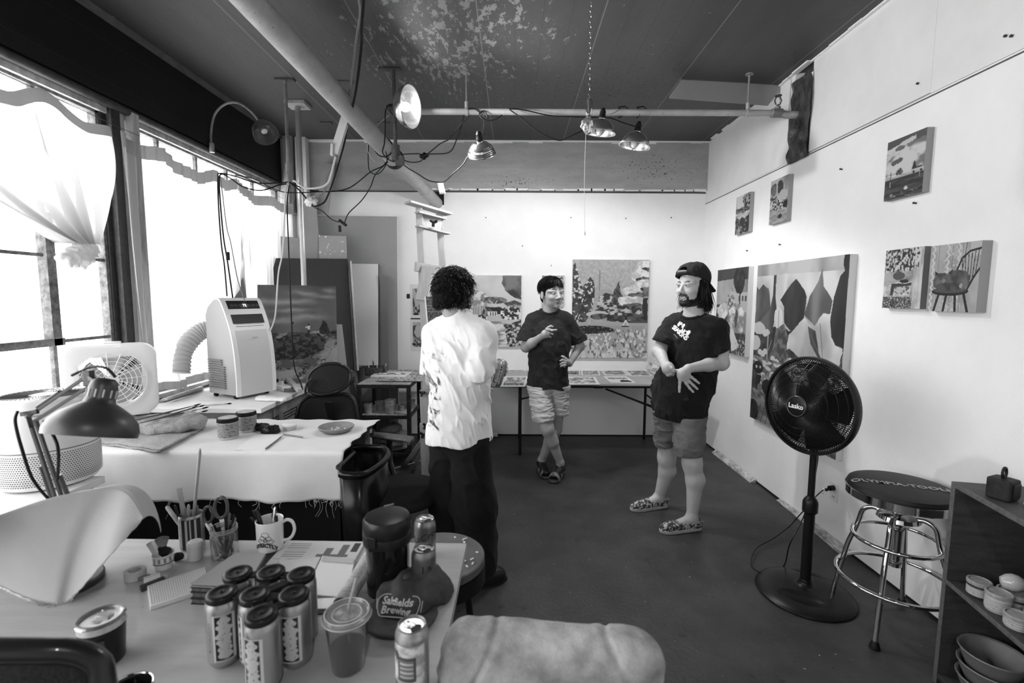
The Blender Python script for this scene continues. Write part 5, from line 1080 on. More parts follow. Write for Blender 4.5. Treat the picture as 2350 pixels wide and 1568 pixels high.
C_('cable', [(664, 418), (690, 430), (740, 440), (800, 432), (850, 395), (880, 380), (893, 360)], 3.72, .0045, m_cord, 'black cord strung from the hanging conduit across to the big pipe', 4.1)
C_('cable', [(540, 402), (580, 410), (620, 430), (660, 442), (740, 440)], 3.8, .004, m_cord, 'thin black cord sagging from curtain rail to the hanging conduit')
C_('cable', [(664, 418), (685, 435), (700, 452), (708, 462)], 3.7, .006, m_cord, 'short black cable from the hanging conduit to the taped junction')
C_('cable', [(716, 474), (740, 485), (760, 503), (778, 510)], 3.75, .004, m_cord, 'thin cord from the taped junction to the dangling plugs')
C_('cable', [(890, 372), (862, 400), (850, 430), (830, 460), (800, 490), (790, 515)], 4.0, .0045, m_cord, 'black cord falling from the big pipe to the dangling plugs', 3.8)
C_('cable', [(846, 325), (845, 370), (850, 395), (870, 398), (888, 370), (880, 325)], 4.0, .004, m_cord, 'black cord hanging in a loop below the big pipe')
C_('cable', [(905, 268), (886, 250), (884, 300), (882, 330), (878, 350), (890, 365), (905, 372)], 3.6, .0045, m_cord, 'black lamp cord dropping from the lit lamp to the pipe clamp')
C_('cable', [(912, 355), (960, 353), (975, 357), (1010, 330), (1030, 320), (1045, 300), (1078, 265)], 4.0, .0045, m_cord, 'black cord slung from the pipe clamp up to the sprinkler pipe', 3.65)
C_('cable', [(915, 362), (940, 372), (965, 370), (980, 355), (1030, 350), (1048, 320), (1060, 285), (1065, 262)], 4.0, .0045, m_cord, 'lower black cord slung from the pipe clamp to the sprinkler pipe', 3.65)
q = at(974, 359, y=3.9); V_ = Vol(q - Vector((.06,) * 3), q + Vector((.06,) * 3), .004); V_.cap(q - Vector((.025, 0, 0)), q + Vector((.02, 0, .005)), .014, .014); V_.cap(q + Vector((0, 0, .02)), q - Vector((0, 0, .02)), .009, .009); V_.disp(lambda x, y, z: .006 * noise3(x * 150, y * 150, z * 150, 2)); top(V_.mesh('cord_connector', m_cord, None), 'taped black lump joining two cords between the pipes', 'connector')
C_('cable', [(1075, 250), (1090, 250), (1105, 262), (1118, 272), (1112, 255), (1100, 262), (1112, 276), (1135, 275), (1152, 264)], 3.62, .005, m_cord, 'black cord knotted around the sprinkler pipe over the ridged lamp')
C_('cable', [(1168, 250), (1200, 252), (1260, 265), (1310, 268), (1370, 270), (1400, 271), (1430, 282), (1462, 292)], 3.6, .0045, m_cord, 'black cord running along the sprinkler pipe to the lamp nearest the side wall')
C_('cable', [(1170, 252), (1195, 270), (1225, 295), (1260, 315), (1288, 322), (1320, 308), (1372, 283)], 3.6, .0045, m_cord, 'black cord sagging in a V between sprinkler pipe and the lamp behind the chain')
C_('cable', [(1096, 322), (1086, 336), (1078, 350), (1062, 378), (1040, 398), (1022, 415), (1012, 419)], 3.5, .0045, m_cord, 'black cord hanging from the ridged lamp to the paper tag')
C_('cable', [(905, 362), (935, 385), (960, 400), (985, 415), (1012, 419)], 4.0, .0045, m_cord, 'black cord from the pipe clamp to the paper tag', 3.7)
tg = MB().grid(lambda u, v: tuple(at(1003 + 14 * u + 6 * v, 420 + 26 * v, y=3.7 + .02 * math.sin(v * 6))), 4, 10).build('paper_tag', mat('white_paper', .75, .8), solid=.001)
top(tg, 'small curled white paper tag hanging from cords below the big pipe', 'tag')
q = at(778, 512, y=3.78); mb = MB().cbox(at(780, 525, y=3.78), (.02, .02, .05)).beam(at(778, 505, y=3.78), at(795, 518, y=3.78), .025, .02); top(mb.build('dangling_plug', m_cord, bev=.004), 'pair of black plugs dangling before the tall grey board', 'plug')
q = at(714, 464, y=3.68); V_ = Vol(q - Vector((.1,) * 3), q + Vector((.1,) * 3), .004); V_.ell(q, (.045, .03, .035)); V_.disp(lambda x, y, z: .012 * noise3(x * 60, y * 60, z * 60, 6)); top(V_.mesh('taped_junction', mat('clear_tape', .7, .25, bump=(60, .5)), None), 'lump of clear tape binding cables beside the standing conduit', 'tape')
for pts, lab in (([(845, 330), (843, 345), (852, 362), (860, 372)], 'loose end of white string hanging from the big pipe'), ([(893, 265), (880, 275), (868, 285), (864, 292)], 'twisted wire ties between lit lamp and the big pipe')):
 C_('string', pts, 3.9, .002, m_cordw, lab)
k = MB().tube([P1 + (P0 - P1).normalized() * .22 + Vector((.075 * math.cos(a), .0, .075 * math.sin(a))) for a in [i * 2 * PI / 16 for i in range(17)]], .006, 6); k.tube(catmull([at(858, 300, y=3.93), at(866, 296, y=3.9), at(864, 308, y=3.9), at(852, 312, y=3.93), at(852, 302, y=3.93), at(860, 298, y=3.9)], 4), .006, 6)
top(k.build('cable_tie', m_cord), 'black cord looped around the big pipe', 'cord')
k = MB()
for s in (0, .012, .024, .05): c_ = P1 - d * 0 + (P1 - P0).normalized() * (s - .02); k.tube([c_ + Vector((.082 * math.cos(a), .0, .082 * math.sin(a))) for a in [i * 2 * PI / 20 for i in range(21)]], .005, 6)
top(k.build('cord_coil', m_cord), 'coils of black cord wrapped around the big pipe at its joint', 'cord')

# added lamp, unseen behind the viewer, to brighten surfaces facing this way
nk5 = Vector((.1, -.7, 2.75)); reflector('clamp_lamp', 'dome clamp lamp hanging behind the viewer', nk5, (0, .35, -1), .104, .085, m_alu); dq = Vector((0, .45, -.9)).normalized()
light('lamp_bulb_back', 'SPOT', nk5 + dq * .115, 20, .06, aim=nk5 + dq, spot_size=R(165), spot_blend=.4); MB().cyl(nk5 + Vector((0, 0, .06)), (nk5.x, nk5.y, ZC), .004).build('lamp_cord', m_cord, bpy.data.objects[[o.name for o in bpy.data.objects if o.name.startswith('clamp_lamp')][-1]])
# ================================================================== WINDOW SIDE
def cloth_mat(name, v, tr=.45, tp=.06):
 m = bpy.data.materials.new(name); m.use_nodes = True; nt = m.node_tree; nt.nodes.clear()
 o = nd(nt, 'ShaderNodeOutputMaterial'); a = nd(nt, 'ShaderNodeBsdfDiffuse'); b = nd(nt, 'ShaderNodeBsdfTranslucent'); c = nd(nt, 'ShaderNodeBsdfTransparent'); m1 = nd(nt, 'ShaderNodeMixShader'); m2 = nd(nt, 'ShaderNodeMixShader')
 a.inputs[0].default_value = b.inputs[0].default_value = (v, v, v, 1); m1.inputs[0].default_value = tr; m2.inputs[0].default_value = tp
 nt.links.new(a.outputs[0], m1.inputs[1]); nt.links.new(b.outputs[0], m1.inputs[2]); nt.links.new(m1.outputs[0], m2.inputs[1]); nt.links.new(c.outputs[0], m2.inputs[2]); nt.links.new(m2.outputs[0], o.inputs[0])
 return m
m_curt = cloth_mat('thin_white_muslin', .62, .36, .04); m_hem = cloth_mat('doubled_muslin_hem', .5, .2, .0)
XC = -2.40
def interp(pts, u):
 for (a, b), (c, d) in zip(pts[:-1], pts[1:]):
  if u <= c: t = (u - a) / (c - a); t = t * t * (3 - 2 * t) * .5 + t * .5; return b + (d - b) * t
 return pts[-1][1]
# knotted curtain
t = thing('knotted_curtain', 'thin white curtain gathered up into a knot, at the near window', 'curtain', (XC, 2.4, 1.7))
topz = [(1.35, 2.5), (1.7, 2.56), (2.0, 2.47), (2.33, 2.5), (2.5, 2.585), (2.59, 2.57), (2.74, 2.505), (2.92, 2.54)]
KN = at(186, 560, x=XC)
def knc(u, v):
 y0 = 1.35 + 1.57 * u; z0 = interp(topz, y0); w_ = u - .62; y1 = KN.y + w_ * .16; z1 = KN.z + .01 * w_
 s = v ** 1.25 if u > .8 else v ** (1.0 + .3 * u); sy = s ** (1.7 if u > .7 else 1.15)
 y = y0 + (y1 - y0) * sy; z = z0 + (z1 - z0) * v - .12 * (1 - u) * math.sin(PI * v) * .6
 x = XC + (.02 + .045 * v) * math.sin(u * 34 + 2 * math.sin(u * 9)) * (.35 + .65 * math.sin(min(v * 2, 1) * PI / 2)) + .05 * math.sin(PI * v)
 return (x, y, z)
MB().grid(knc, 150, 50).build('drape', m_curt, t, ang=180)
MB().grid(lambda u, v: (lambda q: (q[0] + .004, q[1], q[2]))(knc(u, v * .085)), 150, 3).build('hem', m_hem, t, ang=180)
V_ = Vol(KN - Vector((.14, .2, .2)), KN + Vector((.14, .2, .14)), .004); q = at(178, 590, x=XC + .02)
V_.ell(q, (.05, .1, .045), .03); V_.cap(at(215, 572, x=XC), at(160, 598, x=XC + .03), .028, .035, .02); V_.cap(at(150, 590, x=XC + .02), at(185, 606, x=XC), .03, .024, .02); V_.cap(KN, q, .03, .03, .03)
V_.disp(lambda x, y, z: .009 * np.sin(y * 120 + 60 * z + 3 * noise3(y * 20, z * 20, x * 10, 2)) + .008 * noise3(x * 50, y * 40, z * 50, 7)); V_.mesh('knot', m_curt, t)
# two hanging curtains and the wire they hang on
def hang(name, label, y0, y1, tops, bot, seed, amp=.03):
 t = thing(name, label, 'curtain', (XC, (y0 + y1) / 2, bot))
 def f(u, v):
  yt = y0 + (y1 - y0) * u; zt = interp(tops, yt); z = zt + (bot + .012 * math.sin(u * 17) - zt) * v
  fl = .35 + .65 * (1 - v); x = XC + amp * (math.sin(u * 26 + seed + 1.2 * v) + .6 * math.sin(u * 57 + seed * 2)) * (.35 + .65 * v) * .6 + .012 * math.sin(u * 90 + 5 * v)
  return (x, yt + .1 * (1 - u) * v * v * (1 if seed < 2 else .2), z)
 MB().grid(f, 120, 40).build('drape', m_curt, t, ang=180); MB().grid(lambda u, v: (lambda q: (q[0] + .004, q[1], q[2]))(f(u, v * .055)), 120, 2).build('hem', m_hem, t, ang=180); MB().grid(lambda u, v: (lambda q: (q[0] + .003, q[1], q[2]))(f(u, .965 + v * .035)), 120, 2).build('bottom_hem', m_hem, t, ang=180)
hang('curtain', 'white curtain hanging straight behind the air conditioner, before the middle window', 2.985, 4.19, [(2.98, 2.54), (3.1, 2.5), (3.35, 2.545), (3.5, 2.49), (3.72, 2.48), (3.9, 2.545), (4.05, 2.5), (4.2, 2.55)], .885, 1)
hang('curtain', 'white curtain panel in the far corner beside the standing conduit', 4.22, 5.08, [(4.2, 2.55), (4.5, 2.47), (4.8, 2.52), (5.1, 2.48)], .83, 3)
top(MB().tube([(XC, 1.2, 2.56), (XC, 2.0, 2.585), (XC, 3.0, 2.56), (XC, 4.2, 2.56), (XC, 5.1, 2.55)], .0018, 5).build('curtain_wire', m_iron), 'thin wire strung along the windows that carries the curtains', 'wire')
# counter over the radiator cover
m_ctop = mat('white_laminate', .74, .5, noise=(6, .9, 1.02)); m_grey = mat('grey_steel_panel', .2, .6)
t = thing('counter', 'long white counter along the windows over a perforated radiator cover', 'counter', (-2.05, 4.0, 0))
MB().box((-2.5, 3.0, .79), (-1.62, 5.05, .82)).build('counter_top', m_ctop, t, bev=.002)
MB().box((-2.48, 3.02, .0), (-1.66, 5.03, .79)).build('radiator_cover', m_grey, t)
gr = MB()
for k in range(7):
 for j in range(3):
  for i in range(9): y = 3.1 + k * .27 + i * .024; z = .69 - j * .022; gr.box((-1.661, y, z), (-1.6575, y + .012, z + .012))
gr.build('vent_holes', m_blackm, t, smooth=False)
# air conditioner
A = Vector((-2.2, 3.37, .845)); dv = Vector((.9, -.43, 0)).normalized(); wv = Vector((.43, .9, 0)).normalized(); AM = basis(dv, wv, (0, 0, 1), A)
t = thing('air_conditioner', 'white portable air conditioner with dark control panel standing on the counter', 'air conditioner', A)
prof = [(0, 0), (0, .56), (.03, .62), (.1, .67), (.13, .675), (.17, .672)]; front = [(.17, .672), (.195, .655), (.225, .6), (.26, .52), (.29, .43), (.31, .33), (.32, .22), (.325, .1), (.322, 0)]
m_ac = mat('white_appliance_plastic', .74, .3, coat=.3); m_acg = mat('silver_grey_plastic', .38, .3, coat=.3)
P3 = lambda d_, w_, z_: tuple(AM @ Vector((d_, w_, z_)))
MB().prism(prof + front[1:], .012, .288, basis((0, 0, 0), (0, 0, 0), (0, 0, 0)) if False else Matrix(((dv.x, 0, wv.x, A.x), (dv.y, 0, wv.y, A.y), (0, 1, 0, A.z), (0, 0, 0, 1)))).build('body', m_acg, t, bev=.006)
fr = []
outer = prof[3:] + front[1:]
def strip(w0, w1, z0, th, m, nm, off=.0, nseg=None):
 """a band on the curved front between widths w0 and w1"""
 mb = MB(); pts = catmull([(a, b, 0) for a, b in front], 4); pts = [p for p in pts if z0[0] <= p.y <= z0[1]]
 vs = [];
 for i, p in enumerate(pts):
  a = pts[max(i - 1, 0)]; b = pts[min(i + 1, len(pts) - 1)]; tn = (b - a).normalized(); n = Vector((-tn.y, tn.x, 0)) * (1 if tn.y < 0 else -1)
  if n.x < 0: n = -n
  for w_ in (w0, w1):
   for o_ in (off, off + th): vs.append(P3(p.x + n.x * o_, w_, p.y + n.y * o_))
 f = []
 for i in range(len(pts) - 1):
  b = i * 4; c = b + 4; f += [(b + 1, b + 3, c + 3, c + 1), (b, c, c + 2, b + 2), (b, b + 1, c + 1, c), (b + 2, c + 2, c + 3, b + 3)]
 e = (len(pts) - 1) * 4; f += [(0, 2, 3, 1), (e, e + 1, e + 3, e + 2)]
 return mb.put(vs, f).build(nm, m, t, ang=30)
strip(-.004, .304, (0, .68), .012, m_ac, 'front_frame'); strip(.03, .27, (0, .47), .003, mat('pale_grey_panel', .55, .35, coat=.3), 'front_panel', .012)
strip(.03, .27, (.585, .655), .003, m_black, 'control_panel', .012); strip(.03, .27, (.478, .575), .002, m_black, 'air_outlet', .012)
lv = MB()
for i in range(6):
 z_ = .488 + i * .015; x_ = .272 - i * .0065
 lv.put([P3(x_ + .0, .045, z_), P3(x_, .255, z_), P3(x_ + .016, .255, z_ - .004), P3(x_ + .016, .045, z_ - .004)], [(0, 1, 2, 3)])
for w_ in (.06, .1, .15, .2, .24): lv.put([P3(.262, w_, .485), P3(.235, w_, .57), P3(.243, w_, .573), P3(.27, w_, .488)], [(0, 1, 2, 3)])
lv.build('louvre', mat('dark_grey_plastic', .05, .4), t, solid=.002)
dm = mat('lit_display', .9, .5, emit=2.5); nrm = Vector((.86, 0, .5));
def onpanel(cx, cz):
 up_ = Vector(P3(-.045, 0, .08)) - Vector(P3(0, 0, 0)); up_.normalize(); o_ = Vector(P3(.222, cx, .622)) + up_ * cz; rt_ = wv; n_ = rt_.cross(up_).normalized(); return lambda x, y, z: tuple(o_ + rt_ * x + up_ * y + n_ * (z + .0175 if n_.dot(dv) > 0 else -z - .0175))
text_mb('72', .026, onpanel(.15, .0), .0004).build('display_digits', dm, t)
mg = mat('grey_legend', .25, .5); rg = MB(); f_ = onpanel(.15, 0); rg.tube([f_(.022 * math.cos(a), .02 * math.sin(a), .001) for a in [i * 2 * PI / 20 for i in range(20)]], .0008, 4, closed=True);
for cx in (.055, .085, .118, .182, .215, .245): f_ = onpanel(cx, 0); rg.tube([f_(.010 * math.cos(a), .007 * math.sin(a), .001) for a in [i * 2 * PI / 10 for i in range(10)]], .0007, 4, closed=True)
rg.build('button', mg, t)
lo = MB()
for i in range(13): lo.box((.02, -.002, .045 + i * .0165), (.2 - (.03 if i > 9 else 0), .013, .052 + i * .0165), AM)
lo.build('side_vent', mat('mid_grey_plastic', .2, .4), t, bev=.001)
for d_, w_ in ((.05, .03), (.27, .03), (.05, .27), (.27, .27)): MB().cyl(Vector(P3(d_ - .012, w_, -.012)), Vector(P3(d_ + .012, w_, -.012)), .0125, n=16).build('caster', m_black, t)
f_ = lambda x, y, z: tuple(Vector(P3(.3185, .15, .405)) + wv * x + Vector((-.2, 0, 1)).normalized() * y + dv * (.017 + z)); text_mb('Shinco', .017, f_, .0003, bold=.0003).build('maker_name', mat('grey_legend', .25, .5), t)
hs = MB(); hp = catmull([P3(.02, .15, .42), P3(-.1, .13, .45), P3(-.16, .05, .42), P3(-.16, -.06, .3), P3(-.14, -.1, .15)], 16); hs.tube(hp, [.062 + .005 * math.sin(i * 2.2) for i in range(len(hp))], 24)
hs.build('exhaust_hose', mat('ribbed_white_hose', .6, .5), t, ang=60)
# strips of wood beside it
mw = mat('pale_stripwood', .5, .7, noise=(20, .8, 1.1, (.2, 1, 1)))
for i, (a, b, dz, lb) in enumerate((((370, 921), (463, 893), .0, 'pale wooden stretcher bar lying on counter beside the air conditioner, nearest the camera'), ((368, 917), (463, 886), .0, 'pale wooden stretcher bar on counter touching the window sill side'), ((378, 917), (463, 889), .018, 'pale wooden stretcher bar resting on top of the two other bars'))):
 p, q = at(*a, z=.83 + dz), at(*b, z=.83 + dz); top(MB().beam(p, q, .03, .016).build('stretcher_bar', mw, bev=.003), lb, 'wood strip', 'stretcher bars on the counter')
top(MB().box((-2.47, 3.2, .82), (-2.43, 4.1, .84)).build('dark_frame_strip', m_iron), 'thin dark strip along the sill behind the stretcher bars', 'strip')
# small low table, air purifier, box fan
t = thing('side_table', 'low white side table in the window corner under the air purifier', 'table', (-2.32, 1.85, 0)); MB().box((-2.44, 1.2, .72), (-1.8, 2.03, .75)).build('tabletop', m_ctop, t, bev=.003)
for x, y in ((-2.41, 1.24), (-1.84, 1.24), (-2.41, 1.99), (-1.84, 1.99)): MB().cyl((x, y, 0), (x, y, .72), .015).build('leg', m_grey, t)
pc = Vector((-1.985, 1.98, .752)); t = thing('air_purifier', 'round white air purifier with perforated lower half in the window corner', 'air purifier', pc)
MB().lathe([(.13, 0), (.15, .008), (.16, .03), (.163, .08), (.163, .2)], pc, 64).build('lower_housing', m_ac, t)
MB().lathe([(.163, .202), (.161, .4), (.157, .44), (.15, .455), (.144, .46), (.14, .455), (.04, .452), (.035, .458), (0, .458)], pc, 64).build('upper_housing', m_ac, t)
MB().lathe([(.1635, .197), (.1645, .2), (.1635, .203)], pc, 64, cap=False).build('seam', m_grey, t)
ho = MB()
for j in range(15):
 for i in range(120):
  a = 2 * PI * (i + .5 * (j % 2)) / 120
  if not (-2.3 < a - PI * 1.75 + (2 * PI if a < .9 else 0) < 2.4) and False: continue
  if math.cos(a - 5.3) < -.2: continue
  z = .035 + j * .0105; rr = .1634; r_ = .0028; o_ = Vector((math.cos(a), math.sin(a), 0)); s_ = Vector((-math.sin(a), math.cos(a), 0)); c_ = pc + o_ * rr + Vector((0, 0, z))
  ho.put([tuple(c_ + s_ * r_ * math.cos(b) + Vector((0, 0, r_ * math.sin(b)))) for b in [k * PI / 3 for k in range(6)]], [tuple(range(6))])
ho.build('perforation', mat('hole_dark', .02, .9), t, smooth=False)
sl = MB()
for i in range(48):
 a = 2 * PI * i / 48; p = [pc + Vector((math.cos(a + .5 * k / 6) * (.05 + .085 * k / 6), math.sin(a + .5 * k / 6) * (.05 + .085 * k / 6), .457)) for k in range(7)]; sl.tube(p, .0016, 4)
sl.build('outlet_slot', mat('slot_dark', .05, .8), t)
text_mb('blueair', .02, lambda x, y, z: tuple(pc + Vector((math.cos(-1.0 + x / .163) * (.1625 + z), math.sin(-1.0 + x / .163) * (.1625 + z), .385 + y))), .0004).build('maker_name', mat('grey_legend', .25, .5), t)
t.scale = (1.03, 1.03, .82); fc = Vector((-2.24, 2.62, .868)); fm = Matrix.Translation(fc) @ Matrix.Rotation(R(218), 4, 'Z'); t = thing('box_fan', 'white plastic box fan standing on the window sill end of the cloth-covered table', 'fan', fc)
def FX(x, y, z): return tuple(fm @ Vector((x, y, z)))
def rrect(w_, h_, r_, n=6):
 return [(sx * (w_ - r_) + r_ * math.cos(a), sz_ * (h_ - r_) + r_ * math.sin(a)) for sx, sz_, a0 in ((1, 1, 0), (-1, 1, PI / 2), (-1, -1, PI), (1, -1, 1.5 * PI)) for a in [a0 + k * PI / 2 / n for k in range(n + 1)]]
fb = MB(); oc = [(a, b + .205) for a, b in rrect(.2, .2, .07)]; n = len(oc)
rings = [(-.06, .93), (-.06, 1.0), (.0, 1.02), (.05, 1.0), (.055, .93)]; vs = []
for (yy, sc_) in rings: vs += [FX(a * sc_, yy, .205 + (b - .205) * sc_) for a, b in oc]
cr = [(.158 * math.cos(math.atan2(b - .205, a)), .205 + .158 * math.sin(math.atan2(b - .205, a))) for a, b in oc]
vs += [FX(a, .05, b) for a, b in cr] + [FX(a, -.055, b) for a, b in cr]
fcs = []
for k in range(4): fcs += [(k * n + i, k * n + (i + 1) % n, (k + 1) * n + (i + 1) % n, (k + 1) * n + i) for i in range(n)]
fcs += [(4 * n + i, 4 * n + (i + 1) % n, 5 * n + (i + 1) % n, 5 * n + i) for i in range(n)] + [(5 * n + i, 5 * n + (i + 1) % n, 6 * n + (i + 1) % n, 6 * n + i) for i in range(n)] + [(6 * n + i, 6 * n + (i + 1) % n, (i + 1) % n, i) for i in range(n)]
fb.put(vs, fcs).build('housing', m_ac, t, ang=50)
gl = MB()
for yy, s in ((-.07, 1), (.06, -1)):
 for k in range(1, 8): gl.tube([FX(.02 * k * math.cos(a) * 1.1, yy + s * .012 * (1 - (k / 8) ** 2) * -1, .205 + .022 * k * math.sin(a)) for a in [i * 2 * PI / 28 for i in range(28)]], .0018, 4, closed=True)
 for k in range(16): a = 2 * PI * k / 16; gl.tube([FX(.03 * math.cos(a), yy - s * .01, .205 + .03 * math.sin(a)), FX(.158 * math.cos(a + .3), yy, .205 + .158 * math.sin(a + .3))], .002, 4)
gl.build('grille', m_ac, t)
bl = MB()
for k in range(5):
 a0 = 2 * PI * k / 5; bl.grid(lambda u, v: FX((.03 + .11 * u) * math.cos(a0 + v * .9), -.01 + .03 * v, .205 + (.03 + .11 * u) * math.sin(a0 + v * .9)), 5, 6)
bl.build('blade', m_acg, t, solid=.002); MB().cyl(FX(0, -.03, .205), FX(0, .03, .205), .032).build('hub', m_ac, t); MB().beam(FX(-.05, 0, .41), FX(.03, 0, .41), .03, .02).build('handle', m_ac, t, bev=.005); MB().box((-.16, -.05, 0), (.16, .05, .02), fm).build('foot', m_ac, t, bev=.004)

# draped table
t = thing('work_table', 'table standing under the draped canvas cloth before the windows', 'table', (-1.55, 2.66, 0))
MB().box((-2.24, 2.37, .715), (-.89, 2.985, .745)).build('tabletop', mat('black_laminate', .012, .5), t, bev=.002)
MB().box((-2.15, 2.47, .08), (-.93, 2.9, .715)).build('cabinet_body', mat('black_metal', .008, .45), t)
MB().box((-.93, 2.47, .08), (-.925, 2.9, .715)).build('side_panel', mat('black_metal', .008, .45), t)
for x in (-2.2, -.92):
 for y in (2.41, 2.95): MB().box((x - .02, y - .02, 0), (x + .02, y + .02, .715)).build('leg', mat('pale_plywood_edge', .35, .7) if (x > -1 and y > 2.5) else mat('black_metal', .008, .45), t)
m_canv = mat('raw_canvas', .66, .9, noise=(3, .9, 1.03), bump=(500, .25))
def cloth(u, v):
 x = -2.29 + 1.42 * u + .006 * math.sin(v * 40 + 3); w_ = .006 * math.sin(u * 7 + 1) + .004 * math.sin(u * 23); s = v * (.635 + .25)
 if s < .63: y, z = 3.0 - s + .012 * math.sin(u * 50 + 2) * (1 - min(s * 8, 1)), .7505 + .0015 * math.sin(u * 30 + v * 9)
 else:
  e = s - .63; a = min(e / .03, 1) * PI / 2; r = .019; hang_ = max(e - .03, 0); y = 3.0 - .63 - r * math.sin(a) - hang_ * (.12 + .25 * math.sin(u * 9 + .8) ** 4 * .4) - .012 * math.sin(u * 16 + 2) * hang_ * 4; z = .7505 - r * (1 - math.cos(a)) - hang_ * .985 - .004 * math.sin(u * 60)* (v > .98)
 if u > .985: z -= 0.0
 return (x + .006 * math.sin(v * 19 + 1) * max(0, (u - .9) * 10) + .05 * max(0, .15 - v) * max(0, (u - .9) * 10), y + w_ * .2, z)
tc_ = thing('canvas_cloth', 'pale canvas cloth draped over the work table, frayed at the front hem', 'cloth', (-1.55, 2.66, .5))
MB().grid(cloth, 110, 70).build('drape', m_canv, tc_, ang=180, solid=.002)
MB().grid(lambda u, v: (-2.29 - .03 * v - .012 * math.sin(u * 12) * v, 2.93 - .6 * u, .7505 - .24 * v), 30, 8).build('side_fold', m_canv, tc_, ang=180, solid=.002)
th = MB(); rnd.seed(9)
for i in range(46):
 u = rnd.uniform(0, 1) if i > 16 else rnd.uniform(.9, 1); q = Vector(cloth(u, 1)); L = rnd.uniform(.006, .05) if rnd.random() < .8 else .09; p = [q, q + Vector((rnd.uniform(-.01, .01), -.004, -L * .5)), q + Vector((rnd.uniform(-.02, .02), -.006, -L))]; th.tube(catmull(p, 3), .0007, 4)
th.build('frayed_thread', m_canv, tc_, kind='stuff')
# things on the cloth
Z1 = .7525
def jar(name, label, c, r, h, lab, m_body, m_lid, lidh=.022, group=None, cat='jar', z=Z1, lidr=.002, z_=None):
 t = thing(name, label, cat, c, group=group); c = Vector(c)
 MB().lathe([(0, 0), (r * .93, 0), (r * .97, .004), (r, h * .1), (r, h - lidh), (r * .98, h - lidh + .002)], c, 40).build('container', m_body, t)
 MB().lathe([(r + lidr, h - lidh), (r + lidr + .001, h - lidh + .003), (r + lidr, h - .002), (r, h), (r * .9, h), (r * .88, h - .003), (0, h - .0025)], c, 40).build('lid', m_lid, t)
 if lab: MB().lathe([(r + .0008, h * lab[0]), (r + .0008, h * lab[1])], c, 40, cap=False).build('jar_label', lab[2], t)
 return t
m_lab = mat('printed_label', .3, .6); lines(m_lab, 2, .009, .0035, .1, .6); spots(m_lab, 60, .58, .06, stretch=(1, 1, 3)); m_frost = mat('frosted_plastic', .45, .35, noise=(8, .8, 1.1))
q = at(512, 1012, z=Z1); q.z = Z1; jar('paint_tub', 'plastic tub with printed label and black-rimmed lid, nearer of two on the cloth', (q.x, q.y + .05, Z1), .051, .118, (.12, .78, m_lab), m_frost, m_black, group=None)
jar('paint_tub', 'plastic tub with black-rimmed lid, standing behind the nearer tub', (q.x + .025, q.y + .19, Z1), .051, .118, (.12, .78, m_lab), m_frost, m_black)
for dx, dy in ((0, 0), (.025, .14)):
 pass
# lids' pale tops
m_pale = mat('dusty_lid_film', .4, .6, noise=(40, .6, 1.2))
for i, (dx, dy) in enumerate(((0, .05), (.025, .19))):
 pt = [o for o in bpy.data.objects if o.name.startswith('paint_tub') and o.type == 'EMPTY'][i]; MB().lathe([(.0, .1175), (.046, .1175), (.0465, .119), (0, .1192)], (q.x + dx, q.y + dy, Z1), 32).build('lid_film', m_pale, pt)
# towels
m_tow = mat('terry_towel', .42, .95, noise=(60, .75, 1.15), bump=(220, 1.0))
tq = at(375, 990, z=.76); V_ = Vol((tq.x - .42, tq.y - .2, .745), (tq.x + .3, tq.y + .28, .9), .0045); t0 = np.array([tq.x, tq.y, 0])
V_.ell(t0 + (-.05, .02, .80), (.2, .13, .045), .03); V_.ell(t0 + (.09, .03, .8), (.13, .12, .05), .03); V_.cap(t0 + (-.22, .0, .775), t0 + (.0, -.08, .785), .028, .03, .03); V_.cap(t0 + (-.05, -.08, .79), t0 + (.15, -.06, .8), .025, .028, .03); V_.cap(t0 + (.1, .1, .82), t0 + (.2, .03, .79), .03, .02, .03)
V_.disp(lambda x, y, z: .016 * fbm(x * 12, y * 16, z * 14, 5, 3) + .006 * np.abs(noise3(x * 26 + 8 * z, y * 30, z * 20, 8))); V_.plane((0, 0, .768), (0, 0, -1)); top(V_.mesh('towel', m_tow, None), 'crumpled grey terry towel heaped on the cloth behind the desk lamp', 'towel')
tf = MB(); a0, a1, a2, a3 = at(195, 1022, z=Z1), at(370, 1038, z=Z1), at(470, 985, z=Z1), at(290, 960, z=Z1)
for k in range(2):
 tf.grid(lambda u, v: tuple((a0 * (1 - u) + a1 * u) * (1 - v) + (a3 * (1 - u) + a2 * u) * v + Vector((.01 * k, .012 * math.sin(u * 5) + k * .006, .005 + k * .009 + .003 * math.sin(u * 19) + .002 * math.sin(v * 23)))), 24, 12)
top(tf.build('folded_towel', m_tow, solid=.008, ang=180), 'flat folded terry towel lying under the crumpled one', 'towel')
